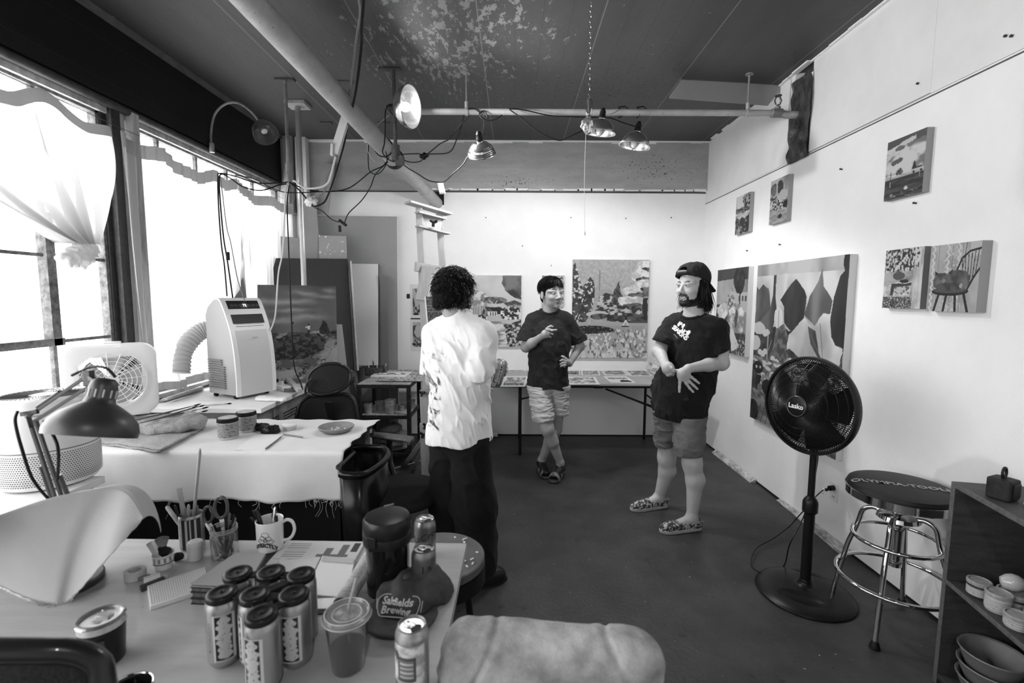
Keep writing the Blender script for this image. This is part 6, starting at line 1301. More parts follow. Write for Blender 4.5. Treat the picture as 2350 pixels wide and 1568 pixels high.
# brushes laid across towel and counter
mbr = mat('brush_handle_dark', .05, .4)
for i, (a, b) in enumerate((((310, 975), (455, 932)), ((318, 972), (480, 934)), ((330, 978), (478, 942)), ((300, 968), (462, 927)), ((450, 932), (532, 926)), ((345, 965), (470, 930)))):
 p, r_ = at(*a, z=.868), at(*b, z=.848); t = thing('paint_brush', None, 'brush', p, group='brushes on the towel')
 t['label'] = ['long thin paint brush laid on towel, nearest the tubs', 'paint brush on towel crossing the others', 'thick-handled paint brush on towel, front of the bunch', 'paint brush on towel, tip farthest toward the curtain', 'paint brush lying alone on counter, bristles toward the air conditioner', 'slim paint brush in the middle of the bunch on towel'][i]
 if i == 4: p.z = r_.z = .826; p, r_ = at(*a, z=.826), at(*b, z=.826)
 MB().tube([p, p.lerp(r_, .5), p.lerp(r_, .8)], [.002, .0045, .003], 8).build('handle', mbr if i % 2 else mw, t); MB().tube([p.lerp(r_, .8), p.lerp(r_, .88)], .0038, 8).build('ferrule', m_alu, t); MB().tube([p.lerp(r_, .88), p.lerp(r_, .95), r_], [.004, .005, .001], 8).build('bristles', m_hairbase, t)
# black gloves
gq = at(610, 985, z=.77); V_ = Vol(gq - Vector((.2, .12, .03)), gq + Vector((.16, .12, .07)), .0035); g0 = np.array(gq)
V_.cap(g0 + (-.13, .04, -.002), g0 + (-.02, .03, .0), .022, .026, .02); V_.ell(g0 + (.03, -.02, .0), (.05, .04, .024), .02); V_.cap(g0 + (.0, .0, .005), g0 + (.07, -.01, .0), .018, .02, .02); V_.disp(lambda x, y, z: .011 * fbm(x * 45, y * 45, z * 45, 4, 3)); V_.plane((0, 0, .754), (0, 0, -1)); top(V_.mesh('glove', mat('black_rubber_glove', .007, .3), None), 'bunched pair of shiny black rubber gloves on the cloth beside the tubs', 'gloves')
q = at(665, 985, z=Z1); t = thing('lidded_tub', 'small white lidded plastic tub on the cloth between gloves and dish', 'tub', q); MB().lathe([(0, 0), (.036, 0), (.039, .02), (.04, .022)], q, 32).build('tub', m_frost, t); MB().lathe([(.04, .022), (.043, .022), (.043, .032), (.038, .034), (0, .033)], q, 32).build('lid', mat('white_plastic', .7, .4), t)
q = at(772, 990, z=Z1); t = thing('clay_dish', 'shallow round clay dish with a few crumbs in it, at the end of the cloth', 'dish', q); MB().lathe([(0, 0), (.07, 0), (.093, .016), (.102, .03), (.098, .034), (.09, .026), (.07, .008), (0, .007)], q, 40).build('dish', mat('unglazed_clay', .2, .7, noise=(20, .8, 1.15)), t)
cr = MB(); rnd.seed(3)
for i in range(26): a, r_ = rnd.uniform(0, 6.28), rnd.uniform(0, .06); M_ = Matrix.Translation(q + Vector((math.cos(a) * r_, math.sin(a) * r_, .011))) @ Matrix.Rotation(rnd.uniform(0, 3), 4, 'Z'); cr.cbox((0, 0, 0), (rnd.uniform(.004, .014), .005, .004), M_)
cr.build('crumbs', mat('white_paper', .75, .8), t, kind='stuff')
c4 = [at(539, 1033, z=Z1), at(608, 1035, z=Z1), at(647, 999, z=Z1), at(590, 997, z=Z1)]; mb = MB(); mb.put([tuple(q) for q in c4] + [tuple(q + Vector((0, 0, .003))) for q in c4], [(3, 2, 1, 0), (4, 5, 6, 7), (0, 1, 5, 4), (1, 2, 6, 5), (2, 3, 7, 6), (3, 0, 4, 7)]); top(mb.build('card', mat('cream_card', .68, .7)), 'blank cream card lying on the cloth in front of the gloves', 'card')
for a, b, lb in (((610, 1030), (650, 1000), 'short pencil along the edge of the cream card'), ((650, 997), (705, 1005), 'short sharpened pencil pointing toward the clay dish')):
 p, q = at(*a, z=.758), at(*b, z=.758); t = thing('pencil', lb, 'pencil', p, group=None); MB().cyl(p, p.lerp(q, .85), .0042, n=6).build('barrel', mat('pencil_paint', .12, .4), t); MB().tube([p.lerp(q, .85), q], [.0042, .0006], 8).build('point', mw, t)
# things on the counter by the air conditioner
q0, q1 = at(590, 915, z=.83), at(652, 918, z=.83); V_ = Vol(q0 - Vector((.05, .12, .02)), q1 + Vector((.06, .12, .05)), .004); V_.cap(q0 + Vector((.02, 0, 0)), q1, .026, .022, .02, flat=(1, 1.6, .8)); V_.disp(lambda x, y, z: .006 * fbm(x * 40, y * 40, z * 40, 3, 2)); V_.plane((0, 0, .8215), (0, 0, -1)); top(V_.mesh('wipes_pack', mat('white_plastic', .7, .4), None), 'soft white packet on the counter in front of the air conditioner', 'packet')
q = at(668, 897, z=.822); top(MB().lathe([(.038, 0), (.055, 0), (.055, .025), (.038, .025), (.038, 0)], q, 32, cap=False).build('tape_roll', mat('grey_cloth_tape', .12, .5)), 'roll of grey tape lying flat on the counter edge', 'tape')
a, b = at(600, 868, z=.84), at(660, 893, z=.84); t = thing('power_strip', 'white power strip with several plugs on the counter below the boulder painting', 'power strip', a); MB().beam(a, b, .06, .035).build('strip_body', m_ac, t, bev=.004)
for k in range(4): p = a.lerp(b, .2 + .2 * k); MB().cbox(p + Vector((0, 0, .028)), (.028, .028, .03)).build('plug', m_ac if k % 2 else m_black, t, bev=.004)
a, b = at(640, 850, z=.87), at(688, 897, z=.85); t = thing('glue_gun', 'long pale tool with dark cloth on it leaning toward the power strip', 'tool', a); MB().beam(a, b, .035, .03).build('shaft', mw, t, bev=.004); V_ = Vol(a - Vector((.1,) * 3), a + Vector((.2, .1, .1)), .004); V_.cap(a, a.lerp(b, .5), .04, .03, .02); V_.disp(lambda x, y, z: .016 * fbm(x * 30, y * 30, z * 30, 3, 3)); V_.mesh('cloth_wrap', mat('dark_rag', .05, .9, noise=(30, .4, 3)), t)
# ================================================================== FAR LEFT CORNER: BOARDS, CART, EASEL, CHAIRS
def slab(name, label, TL, TR, BL, BR, th, m, cat='board', edge=None, pic=None):
 TL, TR, BL, BR = [Vector(q) for q in (TL, TR, BL, BR)]; n = (TR - TL).cross(TL - BL).normalized() * -1   # away from the viewer
 mb = MB(); f = [BL, BR, TR, TL]; mb.put([tuple(q) for q in f] + [tuple(q + n * th) for q in f], [(0, 1, 2, 3), (7, 6, 5, 4), (0, 4, 5, 1), (1, 5, 6, 2), (2, 6, 7, 3), (3, 7, 4, 0)]); mb.mi = [0] + [1] * 5
 return top(mb.build(name, [m, edge or m], bev=.002), label, cat)
m_dk = mat('charcoal_board', .022, .75, noise=(4, .85, 1.15)); m_gb = mat('grey_insulation_board', .28, .8, noise=(3, .92, 1.05)); m_gb2 = mat('grey_board_edge', .16, .8); m_wb = mat('primed_white_board', .66, .8)
br = at(812, 850, z=.822); yb = br.y; bl = Vector((at(575, 850, y=yb).x, yb, .822)); tr = at(796, 594, y=yb + .22); tl = at(583, 592, y=yb + .22)
slab('charcoal_board', 'big charcoal panel leaning on the counter behind the boulder painting', tl, tr, bl, br, .03, m_dk, edge=m_dk)
# battens beside the charcoal panel
for i, (dx, lb) in enumerate(((.012, 'thin dark batten leaning against the edge of the charcoal panel'), (.034, 'thin pale batten leaning outside the dark batten, at the edge of the charcoal panel'))):
 p, q = Vector(br) + Vector((dx + .012, -.02, 0)), at(798, 600, y=yb + .18) + Vector((dx * .5 + .01, 0, 0)); top(MB().beam(p, q, .016, .03).build('batten', [m_iron, mw][i]), lb, 'batten')
wbr = at(868, 838, y=4.98); slab('white_board', 'tall white primed panel standing between charcoal panel and grey board', at(800, 605, y=5.05), at(868, 606, y=5.05), (at(803, 838, y=4.9).x, 4.9, .822), (at(868, 838, y=4.9).x, 4.9, .822), .03, m_wb, edge=m_iron)
slab('grey_board', 'tallest grey board leaning against the back wall beside the charcoal panel', at(728, 495, y=5.12), at(911, 497, y=5.12), (at(728, 495, y=5.1).x, 5.06, .0), (at(912, 840, y=5.06).x, 5.06, 0), .025, m_gb, edge=m_wb)
slab('grey_board', 'second grey board showing as a darker strip in front of the tallest one', at(872, 628, y=4.99), at(890, 636, y=4.99), (at(872, 840, y=4.95).x, 4.95, .0), (at(892, 840, y=4.95).x, 4.95, 0), .02, m_gb2)
mcb = mat('grey_cardboard', .3, .85, noise=(8, .9, 1.05)); mcs = mat('spattered_cardboard', .34, .85); spots(mcs, 26, .62, .75, detail=2, soft=.01)
o_ = slab('cardboard_sheet', 'grey cardboard sheet with dark rim standing behind charcoal panel, toward the windows', at(590, 538, y=4.97), at(690, 546, y=4.97), at(597, 600, y=4.93), at(690, 600, y=4.93), .008, mcb, edge=m_iron)
slab('cardboard_sheet', 'paint-spattered cardboard sheet standing behind charcoal panel', at(731, 540, y=4.97), at(795, 542, y=4.97), at(733, 600, y=4.93), at(797, 600, y=4.93), .008, mcs, edge=m_iron)
slab('cardboard_strip', 'long cardboard strip leaning in the corner behind the standing conduit', at(688, 455, y=5.0), at(725, 448, y=5.0), at(697, 600, y=4.96), at(735, 600, y=4.96), .008, mcb)
slab('cardboard_strip', 'cardboard strip tilted against the corner, its top above the taped junction', at(742, 372, y=5.1), at(769, 378, y=5.1), at(722, 492, y=5.04), at(752, 494, y=5.04), .008, mcb)
slab('narrow_panel', 'narrow pale panel leaning beside the edge of the boulder painting', at(771, 745, y=4.3), at(784, 745, y=4.3), at(771, 860, z=.822), at(797, 856, z=.822), .012, mat('pale_grey_board', .42, .8))
# translucent sheet and white strip behind the air conditioner
a = at(540, 412, y=4.4); b = at(568, 690, y=4.0); top(MB().beam((b.x, b.y, .822), a, .03, .01).build('white_strip', m_wb), 'long white strip leaning between the two hanging curtains', 'strip')
slab('grey_card', 'grey card leaning behind the air conditioner against the curtains', at(536, 500, y=4.45), at(550, 575, y=4.45), at(538, 690, y=4.1), at(566, 690, y=4.1), .004, mcb)
# prints taped to the back wall
def printpic(seed, a, b):
 p = Pic(50, 70, .7); p.c = p.tex(a, b, 6, 6, seed, 2.4); p.ell(.5, .6, .25, .18, .5, .05, 9, seed); p.rect(.1, .1, .9, .35, p.tex(.05, .5, 12, 16, seed + 2, 3), .03); m_ = (p.X < .16) | (p.X > .84) | (p.Y < .12) | (p.Y > .88); p.fill(m_, .72); return p
for (px, py, w_, h_, lb) in ((958, 693, .15, .38, 'upper of two prints taped to the back wall beside the easel'), (960, 768, .17, .36, 'lower of two prints taped to the back wall beside the easel')):
 q = at(px, py, y=YB); canvas('taped_print', lb, (q.x - w_ / 2, YB - .001, q.z + h_ / 2), (q.x + w_ / 2, YB - .001, q.z + h_ / 2), (q.x - w_ / 2, YB - .001, q.z - h_ / 2), .002, printpic(px, .1, .5), m=m_paper, side=m_wb, cat='print')
for i, (px, py) in enumerate(((937, 680), (955, 721), (950, 790))):
 q = at(px, py, y=YB - .004); top(MB().cbox(q, (.035 + .02 * (i == 1), .002, .05 - .03 * (i > 0))).build('tape_strip', m_black), ['piece of dark tape on the edge of the upper print', 'piece of dark tape between the two prints', 'piece of dark tape under the lower print'][i], 'tape')
# taboret cart
m_bs = mat('paint_stained_black_steel', .012, .5, noise=(30, .6, 2.2)); spots(m_bs, 40, .66, .16, detail=3)
cl = at(817, 882, z=.76); x0, x1, y0, y1 = cl.x, -.915, cl.y, cl.y + .5
t = thing('utility_cart', 'black paint-spattered metal cart with shelves, before the leaning boards', 'cart', ((x0 + x1) / 2, (y0 + y1) / 2, 0))
for x in (x0 + .02, x1 - .02):
 for y in (y0 + .02, y1 - .02): MB().box((x - .018, y - .018, 0), (x + .018, y + .018, .745)).build('leg', m_bs, t, bev=.003)
MB().box((x0, y0, .725), (x1, y1, .755)).build('top_shelf', m_bs, t, bev=.003); MB().box((x0 + .01, y0 + .01, .755), (x1 - .01, y1 - .01, .76)).build('glass_top', mat('dusty_glass', .45, .3, noise=(14, .5, 1.2)), t)
for z, nm in ((.47, 'middle_shelf'), (.12, 'lower_shelf')): MB().box((x0 + .01, y0 + .01, z - .03), (x1 - .01, y1 - .01, z)).build(nm, m_bs, t, bev=.003);
MB().box((x0 + .03, y0 + .03, .47), (x1 - .03, y1 - .03, .474)).build('shelf_liner', mat('stained_paper_liner', .4, .8, noise=(18, .5, 1.3)), t)
# palette with paint, paint box with brushes, pad of paper
p = Pic(160, 90, 1.6); p.c = p.tex(.2, .62, 12, 22, 3, 3.5); p.dabs(p.X > -1, .03, 14, .2, 7, 26); p.dabs(p.X > -1, .75, 18, .22, 9, 30)
A0, A1, A2 = at(862, 876, z=.763), at(958, 884, z=.763), at(885, 850, z=.763); canvas('paint_palette', 'glass palette crusted with mixed paint on top of the cart', (A2.x, A2.y, .764), (A1.x + .03, A2.y, .764), (A0.x, A0.y, .764), .004, p, m=m_paint, side=m_bs, cat='palette')
q0 = at(838, 862, z=.762); t = thing('brush_box', 'small dark box full of brushes and tubes on the corner of the cart', 'box', (q0.x + .09, q0.y + .05, .762)); bx = MB(); X0, Y0 = q0.x, q0.y
for a_, b_ in (((X0, Y0, .762), (X0 + .19, Y0 + .006, .84)), ((X0, Y0 + .1, .762), (X0 + .19, Y0 + .106, .85)), ((X0, Y0, .762), (X0 + .006, Y0 + .106, .85)), ((X0 + .184, Y0, .762), (X0 + .19, Y0 + .106, .85)), ((X0, Y0, .762), (X0 + .19, Y0 + .106, .768))): bx.box(a_, b_)
bx.build('box_body', mat('dark_wire_box', .02, .4, noise=(50, .4, 5)), t); rnd.seed(12)
for i in range(9):
 b = Vector((X0 + .02 + .019 * i, Y0 + .03 + .05 * rnd.random(), .77)); e = b + Vector((rnd.uniform(-.05, .05), rnd.uniform(-.03, .03), rnd.uniform(.07, .16))); MB().tube([b, b.lerp(e, .75), e], [.004, .005, .0015], 6).build('brush' if i % 2 else 'paint_tube', [m_iron, mat('white_plastic', .7, .4), mbr][i % 3], t)
a = at(880, 838, z=.775); t = thing('paper_pad', 'white pad and tray with squeezed paint tubes at the back of the cart', 'pad', (a.x + .2, a.y + .1, .762)); MB().box((a.x + .08, y1 - .17, .762), (a.x + .42, y1 + .1, .782)).build('pad', m_wb, t, bev=.003)
for i in range(6): q = Vector((a.x + .13 + .045 * i, y1 - .1 + .03 * (i % 2), .79)); MB().beam(q, q + Vector((.04, .03 * (-1) ** i, 0)), .014, .012).build('paint_tube', [m_alu, m_wb, mcb][i % 3], t, bev=.003)
# pots on the middle shelf, cloths and box below
mpt = mat('used_paint_pot', .26, .6, noise=(24, .5, 1.5));
for i, (px, py, r_, h_) in enumerate(((868, 952, .04, .09), (903, 958, .042, .085), (850, 940, .035, .07), (885, 925, .05, .13), (925, 945, .03, .05), (940, 915, .04, .07))):
 q = at(px, py, z=.474); q.y = max(q.y, y0 + .06); q.x = min(max(q.x, x0 + .06), x1 - .08) ; q.y = min(q.y, y1 - .09); q = Vector((x0 + .08 + .075 * (i % 6) * .9, y0 + .08 + .13 * (i % 3), .4745)); t = thing('paint_pot', None, 'pot', q, group='paint pots on the cart'); t['label'] = ['paint-crusted pot at the window end of the cart middle shelf', 'second used paint pot on the middle shelf, set further back', 'used paint pot at the rear of the middle shelf', 'squat used paint pot in the middle of the cart middle shelf', 'small used paint pot on middle shelf near the easel', 'used paint pot at the easel end of the cart middle shelf'][i]
 MB().lathe([(0, 0), (r_ * .8, 0), (r_, h_), (r_ * .93, h_), (r_ * .75, .006), (0, .006)], q, 24).build('pot', mpt, t); MB().lathe([(0, h_ * .55), (r_ * .86, h_ * .55)], q, 20).build('paint', mat('dried_paint', .4, .5, noise=(50, .3, 1.6)), t)
V_ = Vol((x0 + .05, y0, .1), (x1, y1, .42), .006); cc_ = np.array([(x0 + x1) / 2 + .03, (y0 + y1) / 2 - .08, .17]); V_.ell(cc_, (.17, .14, .06), .03); V_.ell(cc_ + (.03, -.02, .07), (.14, .12, .06), .03); V_.ell(cc_ + (.0, 0, .13), (.1, .1, .05), .03); V_.disp(lambda x, y, z: .02 * np.sin(z * 90 + 3 * noise3(x * 9, y * 9, z * 9, 3)) * .4 + .02 * noise3(x * 14, y * 14, z * 20, 7)); V_.plane((0, 0, .1225), (0, 0, -1)); top(V_.mesh('rag_pile', mat('folded_grey_rags', .16, .9, noise=(20, .6, 1.3)), None), 'pile of folded grey rags on the bottom shelf of the cart', 'rags')
q = at(868, 1050, z=.1); top(MB().box((x0 - .02, y0 - .42, 0), (x0 + .3, y0 - .1, .26)).build('storage_box', m_black, bev=.004), 'low black box on the floor in front of the cart', 'box')
top(MB().box((x0 + .04, y0 - .424, .12), (x0 + .085, y0 - .42, .16)).build('box_label', m_wb), 'small pale label on the low black box', 'label')
# easel
m_ew = mat('varnished_beech', .34, .55, noise=(5, .85, 1.08, (8, 8, .6)))
t = thing('easel', 'tall wooden studio easel standing behind the person in white t-shirt', 'easel', (-.62, 3.6, 0))
pA, pB = at(962, 478, y=3.72), at(990, 1118, y=3.42); qA, qB = at(1008, 492, y=3.86), at(1050, 1110, y=3.56)
MB().beam((pB.x, pB.y, .03), pA, .05, .03, (0, 1, 0)).build('upright', m_ew, t, bev=.002); MB().beam((qB.x, qB.y, .03), qA, .05, .03, (0, 1, 0)).build('upright', m_ew, t, bev=.002)
up_ = (pA - pB).normalized(); sd = (qA - pA).normalized()
MB().beam(at(935, 464, y=3.66), at(1030, 492, y=3.9), .1, .018).build('top_shelf', m_ew, t, bev=.002); MB().beam(at(957, 487, y=3.66), at(1020, 503, y=3.86), .06, .014).build('canvas_clamp', m_ew, t, bev=.002); MB().beam(at(957, 519, y=3.66), at(1029, 537, y=3.86), .06, .014).build('canvas_clamp', m_ew, t, bev=.002)
MB().beam(at(962, 503, y=3.72), at(1012, 518, y=3.84), .02, .1).build('clamp_block', m_ew, t, bev=.002)
q = at(995, 511, y=3.7); k = MB()
for a in range(3): th = a * 2.1 + .4; k.cyl(q, q + Vector((.03 * math.cos(th), -.006, .03 * math.sin(th))), .011)
k.build('knob', m_black, t)
MB().beam(at(953, 612, y=3.6), at(1022, 624, y=3.78), .03, .07).build('cross_rail', m_ew, t, bev=.002); MB().beam(at(966, 690, y=3.57), at(975, 612, y=3.62) + Vector((.02, 0, 0)), .08, .03, (0, 1, 0)).build('slide_mast', m_ew, t, bev=.002)
MB().beam(at(978, 970, y=3.44), at(984, 1125, y=3.38), .09, .05, (0, 1, 0)).build('front_foot', m_ew, t, bev=.003)
MB().beam(at(975, 895, y=3.44), at(978, 975, y=3.44), .075, .03, (0, 1, 0)).build('lower_mast', m_ew, t, bev=.003)
MB().beam(at(974, 1005, y=3.42), at(918, 1082, y=3.75), .035, .03, (0, 1, 0)).build('brace', m_ew, t, bev=.002); MB().beam(at(977, 1010, y=3.42), at(945, 1092, y=3.75), .03, .03, (0, 1, 0)).build('brace', m_ew, t, bev=.002); MB().beam(at(905, 1082, y=3.78), at(990, 1058, y=3.6), .05, .05).build('base_rail', m_ew, t, bev=.003)
for px, py in ((968, 903), (976, 978), (970, 998)):
 q = at(px, py, y=3.4); k = MB()
 for a in range(3): th = a * 2.1 + px; k.cyl(q, q + Vector((.024 * math.cos(th), -.006, .024 * math.sin(th))), .009)
 k.cyl(q, q + Vector((0, .04, 0)), .01).build('knob', m_black, t)
p = Pic(70, 110, .6); bx_, by_ = p.X * 9, p.Y * 26; row = np.floor(by_); br_ = ((np.abs((by_ % 1) - .5) > .42) | (np.abs(((bx_ + .5 * (row % 2)) % 1) - .5) > .45)); p.c = p.tex(.04, .12, 14, 14, 2); p.fill(br_, .24); p.rect(.3, 0, .95, .7, .06); p.rect(.36, .05, .9, .64, p.tex(.08, .12, 4, 9, 5)); p.rect(.4, .35, .86, .38, .2)
TL, TR, BL = at(974, 682, y=3.5), at(1050, 686, y=3.62), at(990, 862, y=3.42); canvas('painting', 'painting of a brick wall held on the easel, mostly hidden by the person in white', TL, TR, BL, .03, p, side=m_csidel)
# office chair with headrest, behind the draped table
m_mesh = mat('black_mesh_fabric', .012, .85, noise=(300, .3, 2.4)); m_fr = mat('chair_frame_black', .012, .3, coat=.3)
t = thing('office_chair', 'black mesh office chair with headrest tucked behind the draped table', 'chair', (-1.3, 3.5, 0))
def rr_panel(P4, r_, m, nm, th=.02, bulge=.03, mfr=m_fr, fr=.012, seed=0):
 """rounded panel through four corners (tl, tr, br, bl) with a rim tube"""
 TL, TR, BR, BL = [Vector(q) for q in P4]; pts = [(a / 2 + .5, b / 2 + .5) for a, b in rrect(1, 1, r_, 6)]; n = (TR - TL).cross(TL - BL).normalized()
 f = lambda a, b, o=0: (BL * (1 - a) + BR * a) * (1 - b) + (TL * (1 - a) + TR * a) * b + n * (o + bulge * (1 - (2 * a - 1) ** 2))
 mb = MB(); k = len(pts); R_ = 5; vs = [];
 for i in range(R_ + 1):
  s = i / R_; vs += [tuple(f(.5 + (a - .5) * s, .5 + (b - .5) * s)) for a, b in pts]
 mb.put(vs, [(i * k + j, i * k + (j + 1) % k, (i + 1) * k + (j + 1) % k, (i + 1) * k + j) for i in range(R_) for j in range(k)]); mb.build(nm, m, t, solid=th, ang=60)
 MB().tube([f(a, b) for a, b in pts], fr, 10, closed=True).build(nm + '_frame', mfr, t)
rr_panel((at(712, 838, y=3.32), at(803, 832, y=3.4), at(806, 895, y=3.36), at(700, 912, y=3.28)), .9, m_mesh, 'headrest', .012, .03)
rr_panel((at(690, 912, y=3.3), at(812, 902, y=3.4), at(835, 1040, y=3.35), at(664, 1030, y=3.22)), .4, m_mesh, 'backrest', .012, -.03)
MB().tube(catmull([at(716, 870, y=3.26), at(704, 880, y=3.25), at(702, 905, y=3.25), at(722, 910, y=3.27)], 6), .014, 10, sq=(1, .5)).build('headrest_bracket', m_fr, t)
MB().box((-1.55, 3.28, .44), (-1.08, 3.7, .5)).build('seat', m_mesh, t, bev=.03, seg=4); MB().cyl((-1.3, 3.5, .08), (-1.3, 3.5, .44), .03).build('gas_post', m_fr, t); MB().beam((-1.3, 3.45, .46), (-1.3, 3.3, .8), .06, .02, (0, 1, 0)).build('back_support', m_fr, t)
for k in range(5): a = k * 2 * PI / 5 + .3; MB().beam((-1.3, 3.5, .1), (-1.3 + .28 * math.cos(a), 3.5 + .28 * math.sin(a), .075), .045, .03).cyl((-1.3 + .28 * math.cos(a), 3.5 + .28 * math.sin(a) - .012, .03), (-1.3 + .28 * math.cos(a), 3.5 + .28 * math.sin(a) + .012, .03), .03).build('star_leg', m_fr, t, bev=.004)
# second chair: seat and armrest beyond the bin
sc = at(918, 1135, z=.46); sc = Vector((sc.x - .02, sc.y + .02, 0)); t = thing('office_chair', 'black office chair with rounded seat and padded armrest, beside the easel foot', 'chair', sc)
V_ = Vol(sc + Vector((-.3, -.3, .38)), sc + Vector((.3, .3, .54)), .006); V_.ell(tuple(sc + Vector((0, 0, .46))), (.235, .24, .045), .02, e=2.6); V_.mesh('seat', mat('black_wool_fabric', .012, .95, bump=(300, .3)), t)
a0 = at(868, 1000, y=sc.y + .35); a1 = at(935, 1008, y=sc.y + .25); MB().tube(catmull([a0 - Vector((.03, 0, 0)), a0, a1, a1 + Vector((.02, 0, -.01))], 5), [.02] + [.034] * 13 + [.034, .02][:2], 12, sq=(1, .55)).build('armrest', mat('worn_armrest', .07, .6, noise=(40, .6, 1.5)), t)
MB().tube(catmull([a0.lerp(a1, .4), a0.lerp(a1, .4) - Vector((0, 0, .15)), Vector((sc.x - .05, sc.y + .2, .43))], 6), .018, 8).build('arm_post', m_fr, t); MB().cyl((sc.x, sc.y, .08), (sc.x, sc.y, .43), .028).build('gas_post', m_fr, t)
for k in range(5): a = k * 2 * PI / 5 + .9; MB().beam((sc.x, sc.y, .1), (sc.x + .3 * math.cos(a), sc.y + .3 * math.sin(a), .07), .045, .03).cyl((sc.x + .29 * math.cos(a), sc.y + .29 * math.sin(a) - .012, .03), (sc.x + .29 * math.cos(a), sc.y + .29 * math.sin(a) + .012, .03), .03).build('star_leg', m_fr, t, bev=.004)
# black bin with rolled rim at the table end
bq = Vector((-.72, 2.42, 0)); t = thing('waste_bin', 'tall glossy black bin with a rolled rim at the end of the draped table', 'bin', bq)
m_bin = mat('glossy_black_plastic', .007, .22)
rim_ = catmull([at(783, 1068, y=2.2), at(830, 1060, y=2.2), at(868, 1040, y=2.32), at(889, 1012, y=2.48), at(878, 1001, y=2.6), at(835, 1001, y=2.62), at(795, 1012, y=2.6)], 8, closed=False); zt = .695
rim_ = [Vector((q.x, q.y, zt)) for q in rim_]; cen = sum(rim_, Vector()) / len(rim_)
cen.z = zt; MB().tube(rim_ + [Vector((-.86, 2.5, zt)), Vector((-.865, 2.3, zt))], .017, 10, closed=True).build('rim', m_bin, t)
wl = MB(); kk = len(rim_); loop = rim_ + [Vector((-.86, 2.5, zt)), Vector((-.865, 2.3, zt))]; kk = len(loop); vs = []
for z_, s in ((zt, 1.), (.35, .93), (.02, .85)): vs += [tuple(cen + (q - cen) * s + Vector((0, 0, z_ - zt))) for q in loop]
wl.put(vs, [(i * kk + j, (i + 1) * kk + j, (i + 1) * kk + (j + 1) % kk, i * kk + (j + 1) % kk) for i in range(2) for j in range(kk)] + [tuple(2 * kk + j for j in range(kk))]); wl.build('bin_wall', m_bin, t, solid=.004)
# folding table and what lies on it
m_ft = mat('grey_folding_tabletop', .36, .5, noise=(4, .92, 1.04)); FZ = .735
t = thing('folding_table', 'long folding table with pale grey top along the back wall', 'table', (.55, 4.8, 0))
MB().box((-.42, 4.42, FZ - .025), (1.62, 5.17, FZ)).build('tabletop', m_ft, t, bev=.006); MB().box((-.36, 4.46, FZ - .05), (1.56, 4.49, FZ - .025)).build('apron_rail', m_black, t)
for x in (.075, 1.44):
 for y in (4.54, 5.08): MB().tube([(x, y, FZ - .04), (x, y, .0)], .014, 10).build('leg', m_black, t)
 MB().tube([(x, 4.54, .5), (x, 5.08, .5)], .009, 8).build('leg_spreader', m_black, t)
MB().tube([at(1390, 893, y=4.56), at(1440, 912, y=4.56), at(1500, 935, y=4.56), Vector((1.44, 4.56, .5))], [.009, .009, .013, .012], 8).build('folding_brace', m_black, t); MB().tube([(.075, 4.56, .55), (.2, 4.56, .58), (.25, 4.56, .69)], .009, 8).build('folding_brace', m_black, t); q = at(1372, 889, y=4.45); MB().cbox(q, (.08, .02, .02)).build('latch', m_black, t)
FP = [((1160, 864), (1212, 864), (1212, 888), (1147, 888), 'print of reeds at the window end of the folding table', 1), ((1296, 865), (1366, 865), (1385, 882), (1300, 883), 'wide pale print at the front edge of the folding table', 2), ((1300, 851), (1330, 851), (1332, 861), (1300, 861), 'small dark print at the back of the folding table, by the hand on the hip', 3),
 ((1334, 850), (1375, 850), (1385, 861), (1334, 862), 'pale print at the back of the folding table, second in its row', 4), ((1378, 850), (1432, 850), (1440, 861), (1388, 862), 'pale print at the back of the folding table, third in its row', 5), ((1384, 864), (1437, 864), (1456, 878), (1402, 879), 'print with a black hill in front row of folding table', 6), ((1434, 850), (1482, 850), (1494, 863), (1447, 864), 'pale print at back of folding table beside the stacked canvases', 7), ((1164, 848), (1208, 848), (1208, 853), (1160, 853), 'narrow dark-edged print at the rear of the table behind the drink can', 8)]
for (a, b, c, d_, lb, sd_) in FP:
 p = Pic(60, 40, 1.4); p.c = p.tex(.25, .65, 7, 10, sd_ * 7, 2.2)
 if sd_ == 6: p.c[:] = .7; p.rect(0, .55, 1, .75, p.tex(.05, .5, 16, 16, 3, 3), .02); p.poly([(.42, .1), (.5, .35), (.6, .42), (.8, .38), (.98, .1)], .01)
 if sd_ == 3: p.c = p.tex(.03, .4, 8, 9, 9, 3)
 if sd_ == 1: p.rect(0, .1, 1, .3, p.tex(.05, .5, 26, 12, 3, 3), .03)
 p.fill((p.X < .09) | (p.X > .91) | (p.Y < .12) | (p.Y > .88), .74)
 TL, TR, BL = at(*a, z=FZ + .001), at(*b, z=FZ + .001), at(*d_, z=FZ + .001); canvas('art_print', lb, TL, TR, BL, .0015, p, m=m_paper, side=m_wb, cat='print', group='prints on the folding table')
rnd.seed(5); z = FZ + .002; q = at(1512, 862, z=FZ)
for i in range(6):
 h_ = .034; a = rnd.uniform(-.3, .3); M_ = Matrix.Translation((q.x + .12 - .03 * rnd.random(), q.y + .12, z + h_ / 2)) @ Matrix.Rotation(a, 4, 'Z'); o_ = MB().cbox((0, 0, 0), (.26 + rnd.uniform(-.02, .02), .3, h_), M_).build('small_canvas', [m_wb, m_csidel][i % 2], bev=.002)
 top(o_, 'blank canvas in the pile on the folding table, ' + ['lowest of six', 'second from the bottom', 'third from the bottom', 'third from the top', 'second from the top', 'topmost of the pile'][i], 'canvas', 'stacked blank canvases'); z += h_ + .0015
o_ = MB().cyl(at(1118, 998, y=5.12), at(1142, 998, y=5.12), .025).build('paper_roll', m_wb); top(o_, 'small white roll on the floor at the foot of the back wall', 'roll')
# drink can held by the person in white
def can_label(seed, dark=.012):
 pass
